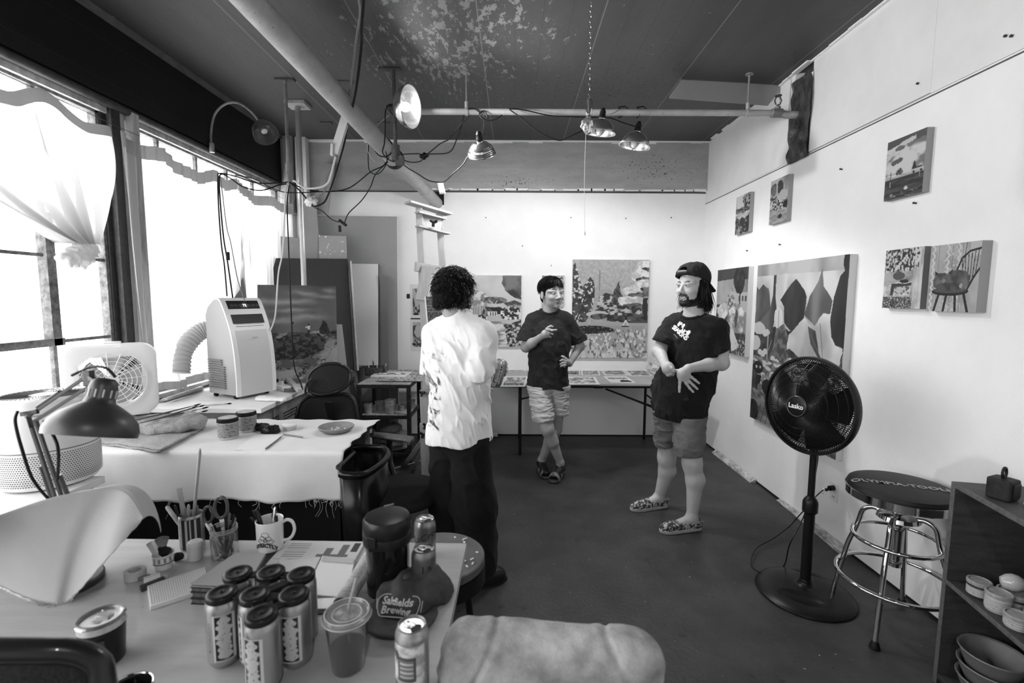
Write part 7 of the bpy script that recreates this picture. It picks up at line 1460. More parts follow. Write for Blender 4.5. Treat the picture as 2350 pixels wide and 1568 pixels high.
# ================================================================== SIDE WALL: FAN, STOOL, SHELF
fb = at(1846, 1362, z=0); fb = Vector((fb.x, fb.y, 0)); t = thing('pedestal_fan', 'large black pedestal fan standing on the floor by the side wall', 'fan', fb); m_fk = mat('fan_black_plastic', .008, .35)
V_ = Vol(fb + Vector((-.3, -.3, -.01)), fb + Vector((.3, .3, .09)), .004); V_.ell(fb + Vector((0, 0, .0)), (.235, .235, .05), .01); V_.plane((0, 0, .004), (0, 0, -1)); sdv = np.array([(.8, -.6, 0), (.6, .8, 0), (0, 0, 1)])
V_.ell(fb + Vector((-.075, -.1, .055)), (.135, .05, .032), .008, 's', M3=sdv); V_.ell(fb + Vector((.09, .12, .055)), (.12, .03, .025), .008, 's', M3=sdv); V_.cap(fb + Vector((0, 0, .02)), fb + Vector((0, 0, .07)), .045, .028, .02); V_.mesh('base', m_fk, t)
HC = fb + Vector((-.075, -.055, 1.02)); fn_ = Vector((-.93, -.36, .03)).normalized()
MB().cyl(fb + Vector((0, 0, .05)), fb + Vector((0, 0, .5)), .025).build('outer_pole', m_fk, t); MB().cyl(fb + Vector((0, 0, .5)), fb + Vector((0, 0, .93)), .0165).build('inner_pole', mat('dark_steel_tube', .02, .25, .5), t); MB().lathe([(.026, 0), (.036, .01), (.036, .06), (.03, .075), (.018, .09)], fb + Vector((0, 0, .44)), 24).build('height_collar', m_fk, t)
sx = fn_.cross(Vector((0, 0, 1))).normalized(); sy = sx.cross(fn_); GM = basis(sx, sy, fn_, HC); G_ = lambda x, y, z: tuple(GM @ Vector((x, y, z)))
MB().lathe([(.0, -.19), (.05, -.185), (.065, -.15), (.065, -.09), (.05, -.06), (0, -.06)], n=32, M4=GM).build('motor_housing', m_fk, t); MB().tube([G_(0, 0, -.13), tuple(fb + Vector((0, 0, .9)))], .03, 12).build('tilt_neck', m_fk, t)
RF = .235
def cage(sg, nm, depth, n):
 c = MB()
 for k in range(n):
  a = 2 * PI * k / n; pts = []
  for i in range(7):
   u = i / 6; r_ = .055 + (RF - .055) * u; z = sg * depth * (1 - u ** 2.6) + .0; a2 = a + .16 * u * sg; pts.append(G_(r_ * math.cos(a2), r_ * math.sin(a2), z))
  c.tube(pts, .0019, 4)
 for u in (.3, .5, .7, .86): r_ = .055 + (RF - .055) * u; c.tube([G_(r_ * math.cos(a), r_ * math.sin(a), sg * depth * (1 - u ** 2.6)) for a in [i * 2 * PI / 60 for i in range(60)]], .002, 4, closed=True)
 return c.build(nm, m_fk, t, ang=80)
cage(1, 'front_grille', .085, 130); cage(-1, 'rear_grille', .1, 110)
MB().lathe([(RF - .006, -.022), (RF + .004, -.022), (RF + .008, -.01), (RF + .008, .01), (RF + .004, .02), (RF - .006, .02), (RF - .008, 0), (RF - .006, -.022)], n=72, M4=GM, cap=False).build('cage_rim', m_fk, t)
bl = MB()
for k in range(5):
 a0 = 2 * PI * k / 5; bl.grid(lambda u, v: G_((.03 + .185 * u) * math.cos(a0 + v * (1.0 - .15 * u)), (.03 + .185 * u) * math.sin(a0 + v * (1.0 - .15 * u)), -.03 + .05 * v), 8, 8)
bl.build('blade', mat('fan_blade_grey', .007, .8, spec=.1), t, solid=.002, ang=80); MB().cyl(G_(0, 0, -.05), G_(0, 0, .04), .04).build('hub', m_fk, t)
MB().lathe([(0, .092), (.045, .0915), (.054, .088), (.058, .08), (.058, .074), (.05, .074)], n=40, M4=GM).build('badge', m_fk, t); MB().lathe([(.047, .0918), (.049, .0926), (.051, .0915)], n=40, M4=GM, cap=False).build('badge_ring', mat('fan_badge_grey', .05, .3), t)
text_mb('Lasko', .034, lambda x, y, z: G_(-x, y, .0925 + z), .0004, bold=.0006).build('maker_name', mat('white_print', .78, .7), t, smooth=False)
# fan cord and wall outlet
ot = at(1914, 1130, x=XR - .003); t = thing('wall_outlet', 'white double outlet low on the side wall with the fan plugged in', 'outlet', ot)
MB().cbox((XR - .003, ot.y, ot.z), (.006, .075, .118)).build('cover_plate', mat('white_plastic', .7, .4), t, bev=.002)
sk = MB()
for dz in (-.03, .03):
 for dy in (-.008, .008): sk.cbox((XR - .0065, ot.y + dy, ot.z + dz), (.002, .003, .012))
sk.build('socket_slots', m_blackm, t)
o_ = MB().cyl((XR - .006, ot.y, ot.z + .03), (XR - .04, ot.y - .01, ot.z + .03), .016).tube([(XR - .04, ot.y - .01, ot.z + .03), (XR - .07, ot.y - .02, ot.z + .02)], .008, 8).build('cord_plug', m_cord); top(o_, 'black plug of the fan cord in the wall outlet', 'plug')
fz = .012; cable('fan_cord', [fb + Vector((.02, .03, .9)), fb + Vector((.035, .02, .72)), fb + Vector((.02, .04, .5)), at(1838, 1200, y=fb.y + .02), at(1812, 1250, y=fb.y - .02), at(1800, 1297, z=.03) , at(1770, 1318, z=.02), at(1732, 1308, z=.02), at(1724, 1285, z=.02), at(1738, 1257, z=.02), at(1775, 1236, z=.025), at(1812, 1208, z=.04), at(1830, 1188, z=.1), at(1848, 1168, y=2.7), at(1870, 1142, y=2.75), at(1893, 1122, y=2.84), Vector((XR - .07, ot.y - .02, ot.z + .02))], .0035, m_cord, 'black fan cord looping over the floor to the wall outlet')
q = at(1889, 1126, y=2.82); top(MB().cyl(q - Vector((.01, .01, .014)), q + Vector((.01, .01, .012)), .006).build('cord_tag', m_wb), 'white tag wrapped on the fan cord near the outlet', 'tag')
# chrome swivel stool
st = Vector((1.80, 2.13, 0)); t = thing('swivel_stool', 'round black and chrome swivel stool between the pedestal fan and the dark shelf', 'stool', st); m_ch = mat('polished_chrome', .7, .06, 1.)
MB().lathe([(0, .625), (.205, .625), (.212, .63), (.212, .665), (.205, .668)], st, 56).build('seat_band', m_ch, t); MB().lathe([(.206, .664), (.209, .672), (.202, .686), (.17, .694), (0, .697)], st, 56).build('seat', mat('black_vinyl', .012, .45), t)
lr = Vector((.93, -.36, 0)); lu = Vector((.36, .93, 0))
text_mb('OLYMPIA-TOOLS', .05, lambda x, y, z: tuple(st + lr * (x - .01) + lu * (y - .02) + Vector((0, 0, .6982 - .3 * max(0, math.hypot(x - .01, y - .02) - .165) + z))), .0006, bold=.0006).build('seat_lettering', mat('pale_print', .45, .6), t, smooth=False)
MB().cyl(st + Vector((0, 0, .3)), st + Vector((0, 0, .56)), .028).cyl(st + Vector((0, 0, .55)), st + Vector((0, 0, .63)), .017).build('centre_post', m_ch, t); MB().lathe([(.028, .5), (.05, .51), (.085, .53), (.08, .548), (.05, .56), (.035, .562), (.03, .575), (.02, .58)], st, 36).build('hub_plate', m_ch, t)
for k in range(4):
 a = k * PI / 2 + .69 + PI; o_ = Vector((math.cos(a), math.sin(a), 0)); P_ = lambda r_, z: st + o_ * r_ + Vector((0, 0, z))
 MB().tube(catmull([P_(.06, .545), P_(.1, .55), P_(.135, .525), P_(.148, .47), P_(.16, .42), P_(.185, .34), P_(.2, .26), P_(.225, .12), P_(.238, .02)], 6), .0115, 12).build('leg', m_ch, t); MB().lathe([(.012, .035), (.018, .02), (.022, .004), (.02, 0), (0, 0)], P_(.239, 0), 16).build('rubber_foot', m_black, t)
MB().tube([st + Vector((.17 * math.cos(a), .17 * math.sin(a), .43)) for a in [i * 2 * PI / 56 for i in range(56)]], .0095, 12, closed=True).build('upper_ring', m_ch, t); MB().tube([st + Vector((.225 * math.cos(a), .225 * math.sin(a), .235)) for a in [i * 2 * PI / 64 for i in range(64)]], .0095, 12, closed=True).build('foot_ring', m_ch, t)
# dark open shelf unit, slightly turned
so = Vector((1.72, 1.80, 0)); sm = Matrix.Translation(so) @ Matrix.Rotation(R(-12), 4, 'Z'); S_ = lambda x, y, z: sm @ Vector((x, -y, z))     # y runs toward the viewer
m_sh = mat('dark_stained_ply', .035, .6, noise=(6, .6, 1.6, (1, 1, 6)), bump=(80, .2)); m_she = mat('dark_ply_edge', .09, .7, noise=(60, .6, 1.3)); t = thing('shelf_unit', 'dark wooden open shelf unit against the side wall, near the stool', 'shelf', so)
def sb(x0, y0, z0, x1, y1, z1, nm, m=m_sh): return MB().box((x0, -y1, z0), (x1, -y0, z1), sm).build(nm, m, t, bev=.0015)
sb(0, 0, .82, .3, 1.25, .84, 'top_board'); sb(0, 0, 0, .3, .02, .82, 'end_panel'); sb(0, 1.23, 0, .3, 1.25, .82, 'end_panel'); sb(.29, .02, 0, .3, 1.23, .82, 'back_panel'); sb(.0, .02, .43, .29, 1.23, .448, 'middle_shelf'); sb(.0, .02, .03, .29, 1.23, .048, 'bottom_shelf')
sb(-.003, -.001, .0, .0, .021, .84, 'edge_strip', m_she); sb(-.003, .021, .82, .0, 1.25, .84, 'edge_strip', m_she); sb(-.003, .021, .43, .0, 1.23, .448, 'edge_strip', m_she)
# on top
q = S_(.062, .15, .841); MQ = Matrix.Translation(q) @ Matrix.Rotation(R(22), 4, 'Z'); t = thing('speaker', 'small black cube speaker with a carry loop on top of the shelf unit', 'speaker', q)
MB().prism([(a, b) for a, b in rrect(.035, .035, .01)], 0, .074, MQ).build('speaker_body', mat('dusty_black_rubber', .012, .6, noise=(60, .7, 2.)), t, bev=.006, seg=3); MB().prism([(a, b) for a, b in rrect(.025, .027, .007)], 0, .004, MQ @ Matrix.Translation((0, -.035, .037)) @ Matrix.Rotation(PI / 2, 4, 'X')).build('front_grille', m_black, t, bev=.002)
MB().tube(catmull([MQ @ Vector(v) for v in ((-.006, 0, .072), (-.013, 0, .09), (-.009, 0, .107), (0, 0, .112), (.009, 0, .107), (.013, 0, .09), (.006, 0, .072))], 5), .0045, 8).build('carry_loop', m_black, t)
tr_ = MB(); a0, a1 = S_(.17, .27, .845), S_(.26, .27, .845)
o_ = MB().tube(catmull([S_(.08, .26, .852), S_(.1, .21, .852), S_(.2, .2, .852), S_(.26, .24, .852), S_(.27, .45, .852), S_(.26, .7, .852)], 6), .011, 10, sq=(1, .8)).build('palette_tray', mat('pale_enamel', .5, .35)); top(o_, 'rim of a pale tray lying on top of the shelf unit beyond the speaker', 'tray')
o_ = MB().cyl(S_(.05, .36, .855), S_(.07, .62, .855), .013).build('wooden_rod', m_blackm); top(o_, 'thick dark round handle lying on top of the shelf unit', 'handle')
o_ = MB().box((.2, -.7, .863), (.28, -.32, .875), sm).build('dark_slate', m_blackm); top(o_, 'dark flat bar resting across the pale tray', 'bar')
# jars on the middle shelf
m_gj = mat('smeared_dark_jar', .03, .25, noise=(20, .5, 2)); m_wj = mat('chalky_white_tub', .42, .6, noise=(16, .8, 1.1)); m_jl = mat('typed_paper_label', .42, .7); lines(m_jl, 2, .008, .002, .1, .6); spots(m_jl, 90, .62, .1, stretch=(1, 1, 3)); m_ll = mat('chalky_lid', .3, .6, noise=(40, .6, 1.25))
JS = [(.045, .115, .034, .06, m_gj, m_ll, 'dark jar with typed label and pale lid, nearest the end panel of the shelf'), (.05, .2, .036, .068, m_wj, m_ll, 'white tub with typed label on the shelf, second from the end panel'), (.045, .29, .034, .046, m_wj, m_ll, 'shortest white tub on the shelf, third along the front row'),
 (.12, .17, .048, .06, m_gj, m_ll, 'wide dark jar in the second row, carrying the glass bulb'), (.12, .28, .042, .045, m_gj, m_ll, 'wide dark jar in the second row under a stacked jar'), (.05, .38, .036, .062, m_wj, m_ll, 'white tub on the shelf toward the viewer'), (.12, .38, .04, .1, m_wj, m_ll, 'tall white tub in the second row of the shelf')]
for (x, y, r_, h_, mb_, ml_, lb) in JS: q = S_(x, y, .449); jar('pigment_jar', lb, q, r_, h_, (.12, .62, m_jl), mb_, ml_, .014, 'jars on the dark shelf')
q = S_(.12, .28, .495); jar('pigment_jar', 'dark jar stacked on top of another in the second row', q, .042, .058, None, m_gj, m_ll, .014, 'jars on the dark shelf')
q = S_(.11, .165, .511) + Vector((0, 0, .028)); o_ = MB().lathe([(0, -.034), (.018, -.03), (.028, -.012), (.03, .004), (.025, .02), (.014, .032), (0, .036)], n=28, M4=Matrix.Translation(q) @ Matrix.Rotation(R(75), 4, 'Y') @ Matrix.Rotation(.5, 4, 'X')).build('glass_bulb', mat('opal_glass', .4, .12)); top(o_, 'pale egg-shaped bulb lying on top of the wide dark jar', 'bulb')
q = S_(.19, .2, .53); o_ = MB().lathe([(0, -.034), (.018, -.03), (.026, 0), (.018, .03), (0, .034)], n=24, M4=Matrix.Translation(q) @ Matrix.Rotation(1.3, 4, 'Y')).build('glass_bulb', mat('opal_glass', .4, .12)); top(o_, 'second pale bulb half hidden behind the first on the shelf', 'bulb')
t = thing('plastic_case', 'clear plastic case holding dark odds and ends at the back of the shelf', 'case', S_(.24, .3, .449)); MB().box((.2, -.5, .449), (.28, -.1, .62), sm).build('case_shell', mat('smoky_clear_plastic', .5, .15, trans=.85), t, bev=.004); rnd.seed(8); od = MB()
for i in range(40): c_ = Vector((rnd.uniform(.215, .265), -rnd.uniform(.13, .47), rnd.uniform(.46, .5 + .05 * rnd.random()))); od.cbox((0, 0, 0), (.008, rnd.uniform(.01, .04), .008), sm @ Matrix.Translation(c_) @ Matrix.Rotation(rnd.uniform(0, 3), 4, 'X'))
od.build('case_contents', mat('dark_metal_bits', .06, .3, .6), t, kind='stuff')
q = S_(.26, .05, .449); top(MB().box((.2, -.07, .449), (.27, -.03, .49), sm).build('wood_block', m_she), 'small dark wood block in the shelf corner behind the jars', 'block')
# below: bowls, tin, ring
m_bowl = mat('grey_plastic_bowl', .16, .5, noise=(10, .8, 1.15))
for i in range(3):
 q = S_(.1 - .006 * i, .13 + .01 * i, .05 + .048 * (2 - i)); o_ = MB().lathe([(0, .002), (.055, 0), (.062, .004), (.085, .06), (.094, .088), (.099, .094), (.097, .098), (.09, .094), (.058, .008), (0, .006)], q, 44, cap=False).build('plastic_bowl', m_bowl)
 top(o_, ['topmost of three nested grey bowls on the bottom shelf', 'middle one of three nested grey bowls on the bottom shelf', 'lowest of three nested grey bowls on the bottom shelf'][i], 'bowl', 'nested bowls')
a, b = S_(.16, .25, .12), S_(.08, .45, .12); t = thing('paint_tin', 'round tin lying on its side behind the nested bowls', 'tin', S_(.12, .35, .05)); MB().cyl(a, b, .068, n=40).build('tin_body', m_wj, t); MB().cyl(a.lerp(b, .6), b + (b - a) * .02, .069, n=40).build('tin_label', mat('dark_label', .02, .6, noise=(120, .5, 6)), t)
o_ = MB().tube([S_(.03, .36, .13) + Vector((.0, .07 * math.cos(a), .06 * math.sin(a))) for a in [i * 2 * PI / 30 for i in range(30)]], .007, 8, closed=True).build('metal_ring', mat('dull_steel', .25, .4, .8)); top(o_, 'dull steel hoop standing at the front of the bottom shelf', 'hoop')
# ================================================================== FOREGROUND DESK
DZ = .75
m_desk = mat('pale_birch_laminate', .4, .42, noise=(3, .82, 1.06, (1, 8, 1)), bump=(8, .03)); spots(m_desk, 34, .74, .08, detail=3, stretch=(1, 1.6, 1))
t = thing('desk', 'pale laminate desk filling the near corner, covered with supplies and cans', 'desk', (-1.0, 1.1, 0))
dk = MB(); dk.prism([(-2.0, .35), (-.155, .35), (-.147, 1.475), (-2.0, 1.50)], DZ - .028, DZ); dk.build('desktop', m_desk, t, bev=.002)
for x, y in ((-1.9, .45), (-.3, .45), (-1.9, 1.4), (-.3, 1.4)): MB().box((x - .02, y - .02, 0), (x + .02, y + .02, DZ - .028)).build('leg', m_fr, t)
D_ = lambda px, py, dz=0: at(px, py, z=DZ + dz + .0006)
def wrap(name, c, r, z0, z1, a0, a1, pic, parent, off=.0007, m=None):
 """a printed label curved round a cylinder from angle a0 to a1"""
 nx, ny = pic.nx, pic.ny; c = Vector(c); mb = MB()
 mb.v = [tuple(c + Vector(((r + off) * math.cos(a0 + (a1 - a0) * i / nx), (r + off) * math.sin(a0 + (a1 - a0) * i / nx), z0 + (z1 - z0) * j / ny))) for j in range(ny + 1) for i in range(nx + 1)]
 mb.f = [(j * (nx + 1) + i, j * (nx + 1) + i + 1, (j + 1) * (nx + 1) + i + 1, (j + 1) * (nx + 1) + i) for j in range(ny) for i in range(nx)]; mb.mi = [0] * len(mb.f)
 me = bpy.data.meshes.new(name); me.from_pydata(mb.v, [], mb.f); me.update(); a = me.color_attributes.new('Col', 'FLOAT_COLOR', 'POINT'); q = np.ones((len(mb.v), 4), np.float32); q[:, :3] = np.clip(pic.c, .004, .9).reshape(-1, 1); a.data.foreach_set('color', q.ravel())
 me.shade_smooth(); o = link(name, me, m or mat('printed_foil', .5, .35, attr=True), parent); return o
def beerpic(seed):
 p = Pic(70, 160, .42); p.c[:] = .55; p.rect(.1, .02, .86, .98, .01); r_ = random.Random(seed)
 for i, (x, y) in enumerate(((.5, .92), (.38, .86), (.62, .86), (.48, .8), (.3, .74), (.55, .74), (.7, .7), (.42, .66), (.6, .62), (.36, .58), (.26, .54), (.52, .54), (.66, .52), (.45, .47), (.6, .44), (.3, .42), (.42, .36), (.62, .36), (.5, .28), (.36, .26), (.66, .26), (.42, .18), (.6, .17), (.36, .12), (.55, .1), (.68, .13))):
  p.ell(x, y, .17, .055, .46, .004, 16, seed + i)
 for i in range(16): p.ell(r_.uniform(.3, .68), r_.uniform(.1, .9), .018, .012, .02)
 return p
m_can = mat('satin_can', .42, .32, .85, noise=(7, .9, 1.03)); m_lidm = mat('can_lid_metal', .6, .22, 1.)
m_hold = mat('black_can_carrier', .009, .3)
def can_body(t, c, r, h, m=None, n=48, z0=0):
 c = Vector(c); MB().lathe([(0, .006), (r * .66, .004), (r * .74, 0), (r * .8, .003), (r * .97, .012), (r, .02), (r, h - .022), (r * .97, h - .014), (r * .83, h - .004), (r * .81, h - .001), (r * .83, h), (r * .8, h + .0005), (r * .77, h - .004), (0, h - .0045)], c, n).build('can_body', m or m_can, t, ang=60)
def open_top(t, c, r, h, tab_a=1.2):
 c = Vector(c); z = h - .0035; M_ = Matrix.Translation(c + Vector((0, 0, z))) @ Matrix.Rotation(tab_a, 4, 'Z')
 MB().tube([M_ @ Vector((.009 * math.cos(a), .006 + .012 * math.sin(a), .0015)) for a in [i * 2 * PI / 20 for i in range(20)]], .0024, 8, closed=True, sq=(1, .5)).tube([M_ @ Vector((.005 * math.cos(a), .010 + .005 * math.sin(a), .0018)) for a in [i * 2 * PI / 12 for i in range(12)]], .0012, 6, closed=True).build('pull_tab', m_lidm, t)
 MB().prism([(.012 * math.cos(a), -.013 + .009 * math.sin(a)) for a in [i * 2 * PI / 20 for i in range(20)]], 0, .0006, M_).build('drink_opening', mat('hole_dark', .02, .9), t)
 MB().lathe([(r * .77, -.0005), (r * .79, .0002), (0, .0004)], c + Vector((0, 0, z - .0008)), 32).build('can_lid', m_lidm, t)
CR, CH = .0332, .153
def topc(px, py, h): q = at(px, py, z=DZ + h); return Vector((q.x, q.y, DZ + .0006))
cans = [((545, 1308), -1.1, 'beer can at the back of the seven-pack, beside the sketchbooks', 0), ((608, 1306), -1.2, 'beer can at the back middle of the seven-pack', 0), ((640, 1307), -1.2, 'beer can at the back of the seven-pack, toward the magazine', 1), ((513, 1347), -1.0, 'beer can in the seven-pack nearest the notepad', 1), ((577, 1356), -2.6, 'blank-sided beer can in the centre of the seven-pack', 1), ((678, 1344), -1.45, 'beer can in the seven-pack nearest the iced coffee', 1), ((608, 1388), -1.75, 'beer can standing forward of the rest of the seven-pack', 1)]
place = []
for (p_, a, lb, _) in cans:
 c = topc(*p_, CH + .012)
 for q in place:
  d_ = c - q
  if d_.length < .0745: c = q + d_.normalized() * .0745
 place.append(c)
for (p_, a, lb, _), c in zip(cans, place):
 t = thing('beer_can', lb, 'can', c, group='seven-pack of beer cans'); can_body(t, c, CR, CH); a0 = a - .62
 wrap('can_label', c, CR, .022, .125, a0, a0 + 1.3, beerpic(int(c.x * 100)), t); fn2 = lambda x, y, z: tuple(c + Vector(((CR + .0004 + z) * math.cos(a0 - .28 + y / CR), (CR + .0004 + z) * math.sin(a0 - .28 + y / CR), .075 - x)))
 text_mb('UNFILTERED BEER 16 FL OZ', .0055, fn2, .0003).build('can_lettering', mat('grey_legend', .25, .5), t, smooth=False)
 MB().lathe([(.0295, CH - .008), (.031, CH - .006), (.031, CH + .004), (.0285, CH + .007), (.019, CH + .0075), (.0175, CH + .006), (.009, CH + .006), (.0, CH + .0065)], c, 40).build('carrier_cap', m_hold, t, ang=50); MB().lathe([(.0, CH + .0066), (.0025, CH + .0085), (.003, CH + .006)], c, 10).build('cap_nub', m_hold, t)
cn = MB();
for i in range(7):
 for j in range(i):
  if (place[i] - place[j]).length < .1: a_, b_ = place[j], place[i]; d_ = (b_ - a_).normalized(); cn.beam(a_ + d_ * .027 + Vector((0, 0, CH - .002)), b_ - d_ * .027 + Vector((0, 0, CH - .002)), .022, .006)
top(cn.build('can_carrier', m_hold, bev=.0015), 'black plastic carrier bridging the tops of the beer cans', 'carrier')
# seltzer cans
m_sz = mat('frosted_grey_can', .3, .3, .8, noise=(14, .8, 1.1)); m_ink = mat('dark_ink', .02, .5)
for (px, py, h, lb, m_, tx) in ((975, 1190, .122, 'open seltzer can farthest back at the desk end, beyond its twin', m_sz, 'LaCroix'), (972, 1258, .122, 'seltzer can with script lettering standing between black canister and cap', m_sz, 'La Croix'), (945, 1432, .155, 'tall open pale can in front of the cap at the desk edge', mat('pale_patterned_can', .42, .3, .7, noise=(40, .5, 1.2)), '')):
 c = topc(px, py, h); t = thing('seltzer_can', lb, 'can', c, group='open drink cans'); can_body(t, c, .0328, h, m_); open_top(t, c, .0328, h, .9)
 if tx:
  for i, w_ in enumerate(tx.split(' ') if ' ' in tx else [tx]):
   text_mb(w_, .03, lambda x, y, z: tuple(c + Vector(((.0333 + z) * math.cos(-1.15 + (x + .006 * i) / .033), (.0333 + z) * math.sin(-1.15 + (x + .006 * i) / .033), .078 - .024 * i + y + x * .3))), .0003, bold=.0002).build('can_lettering', m_ink, t, smooth=False)
 else:
  p = Pic(60, 80, .8); p.c = p.tex(.3, .6, 5, 9, 3, 2); p.rect(.2, .35, .75, .8, .05); p.rect(.25, .4, .7, .75, .12); [p.rect(.28, .42 + .08 * i, .66, .45 + .08 * i, .4) for i in range(4)]; p.ell(.12, .8, .1, .1, .05, .05); p.ell(.1, .25, .12, .07, .06, .05); wrap('can_label', c, .0328, .02, .13, -2.7, -.6, p, t)
# black canister
c = topc(888, 1182, .212); t = thing('black_canister', 'glossy black canister with latched lid standing between papers and seltzer cans', 'canister', c); m_bg = mat('gloss_black_glass', .006, .12, coat=.5)
MB().lathe([(0, 0), (.05, 0), (.056, .006), (.057, .09), (.0575, .14)], c, 56).build('canister_body', m_bg, t); MB().lathe([(.0575, .14), (.064, .142), (.0645, .165), (.0635, .167), (.0645, .169), (.0635, .2), (.058, .21), (.045, .2125), (0, .212)], c, 56).build('lid', mat('satin_black_plastic', .012, .28), t)
a_ = -1.95; u_ = Vector((math.cos(a_), math.sin(a_), 0)); s_ = Vector((-u_.y, u_.x, 0)); MB().prism([(a, b) for a, b in rrect(.0135, .014, .004)], 0, .006, basis(s_, (0, 0, 1), u_, c + u_ * .0625 + Vector((0, 0, .165)))).build('latch', m_black, t, bev=.0015); MB().cbox(c + u_ * .0605 + Vector((0, 0, .144)), (.02, .012, .006)).build('latch_catch', m_black, t); a_ = 1.75; u_ = Vector((math.cos(a_), math.sin(a_), 0)); s_ = Vector((-u_.y, u_.x, 0)); MB().beam(c + u_ * .066 + s_ * .014 + Vector((0, 0, .205)), c + u_ * .066 - s_ * .014 + Vector((0, 0, .21)), .01, .004).build('hinge', m_lidm, t)
# iced coffee
c = topc(796, 1403, .128); t = thing('iced_coffee_cup', 'clear plastic cup of iced coffee with flat lid and straw', 'cup', c); m_cl = mat('clear_plastic', .92, .08, trans=.95, spec=.5)
MB().lathe([(0, 0), (.031, 0), (.033, .004), (.046, .118), (.0475, .12)], c, 48, cap=False).build('cup_wall', m_cl, t, solid=.0008); MB().lathe([(0, .002), (.0305, .002), (.0365, .052), (0, .052)], c, 48).build('coffee', mat('black_coffee', .006, .1), t)
MB().lathe([(.0475, .112), (.0505, .115), (.0505, .121), (.048, .126), (.044, .127), (.041, .122), (.015, .122), (.012, .124), (.0, .124)], c, 56).build('lid', mat('clear_lid_plastic', .8, .12, trans=.8), t); rg = MB()
for r_, z_ in ((.0505, .118), (.0455, .1275), (.03, .1235)): rg.tube([c + Vector((r_ * math.cos(a), r_ * math.sin(a), z_)) for a in [i * 2 * PI / 48 for i in range(48)]], .0009, 6, closed=True)
rg.build('lid_ridge', mat('frosted_rim', .6, .2), t); MB().tube([c + Vector((.004, 0, .06)), at(800, 1395, z=DZ + .125), at(817, 1327, z=DZ + .185)], .0028, 10).build('straw', mat('clear_straw', .55, .3, trans=.4), t)
# baseball cap
cc = D_(925, 1408); cc = Vector((cc.x + .005, cc.y + .05, DZ)); fw_ = Vector((-.12, -.99, 0)).normalized(); rt_ = Vector((.99, -.12, 0)).normalized(); M3c = np.array([rt_, fw_, (0, 0, 1)]); Q = lambda x, y, z: tuple(cc + rt_ * x + fw_ * y + Vector((0, 0, z)))
t = thing('baseball_cap', 'dark baseball cap with embroidered patch lying on the desk', 'cap', cc); m_cap = mat('dark_grey_cotton', .04, .85, noise=(40, .7, 1.3), bump=(300, .25))
V_ = Vol(cc - Vector((.17, .17, .01)), cc + Vector((.17, .17, .17)), .0035); V_.ell(Q(0, .0, .0), (.08, .09, .068), .01, M3=M3c, e=2.5); V_.ell(Q(.05, -.04, .01), (.055, .055, .05), .03, M3=M3c); V_.ell(Q(.0, -.02, .1), (.05, .035, .022), .02, 's', M3=M3c)
V_.disp(lambda x, y, z: .012 * fbm(x * 22, y * 22, z * 16, 6, 3) + .005 * np.sin(x * 90 + z * 60)); V_.plane((0, 0, DZ + .002), (0, 0, -1)); crown = V_.mesh('crown', m_cap, t)
def brim(u, v):
 a = (u - .5) * PI * .86; r0 = (.09, .097); e = .068 * math.cos((u - .5) * PI * .86) ** .5
 return Q(math.sin(a) * (r0[0] - .008 + e * .4 * v), math.cos(a) * r0[1] + e * v, .014 + .010 * v - .5 * (math.sin(a) * .09) ** 2 * 4 * v)
MB().grid(brim, 26, 8).build('brim', m_cap, t, solid=.004, ang=80); MB().lathe([(0, .004), (.007, .002), (.009, -.003)], Q(.0, .02, .08), 14).build('button', m_cap, t)
pc_ = Vector(Q(-.004, .1, .048)); upv = Vector((0, 0, 1)); outv = fw_; m_pw = mat('embroidery_pale', .55, .7)
tilt_up = (upv * .9 - fw_ * .42).normalized(); outv = rt_.cross(tilt_up) * 1; outv = outv if outv.dot(fw_) > 0 else -outv; rr2 = rt_ * -1 if tilt_up.cross(outv).dot(rt_) < 0 else rt_
rr2 = tilt_up.cross(outv)
if rr2.dot(Vector((1, 0, 0))) < 0: rr2 = -rr2
for tx, dy in (('Saltfields', .0095), ('Brewing', -.0095)): shrinkwrap_text(crown, tx, .0225, pc_ + tilt_up * dy, rr2, tilt_up, outv, depth=.0008, bold=.0005).build('patch_lettering', m_pw, t, smooth=False)
W = wm(crown); btc = BVHTree.FromPolygons([W @ v.co for v in crown.data.vertices], [tuple(p.vertices) for p in crown.data.polygons]); pts = []
for a, b in rrect(.052, .0225, .018, 8):
 o = pc_ + rr2 * a + tilt_up * b + outv * .2; h_ = btc.ray_cast(o, -outv, 1.)[0]; pts.append((h_ or (o - outv * .2)) + outv * .0012)
MB().tube(pts, .0011, 5, closed=True).build('patch_border', m_pw, t)
for s_ in (-1, 1):
 pts = []
 for k in range(5):
  o = pc_ + rr2 * s_ * .0565 + tilt_up * (.012 - .006 * k) + outv * .2; h_ = btc.ray_cast(o, -outv, 1.)[0]; pts.append((h_ or (o - outv * .2)) + outv * .0012)
 MB().tube(pts, .0011, 5).build('patch_tick', m_pw, t)
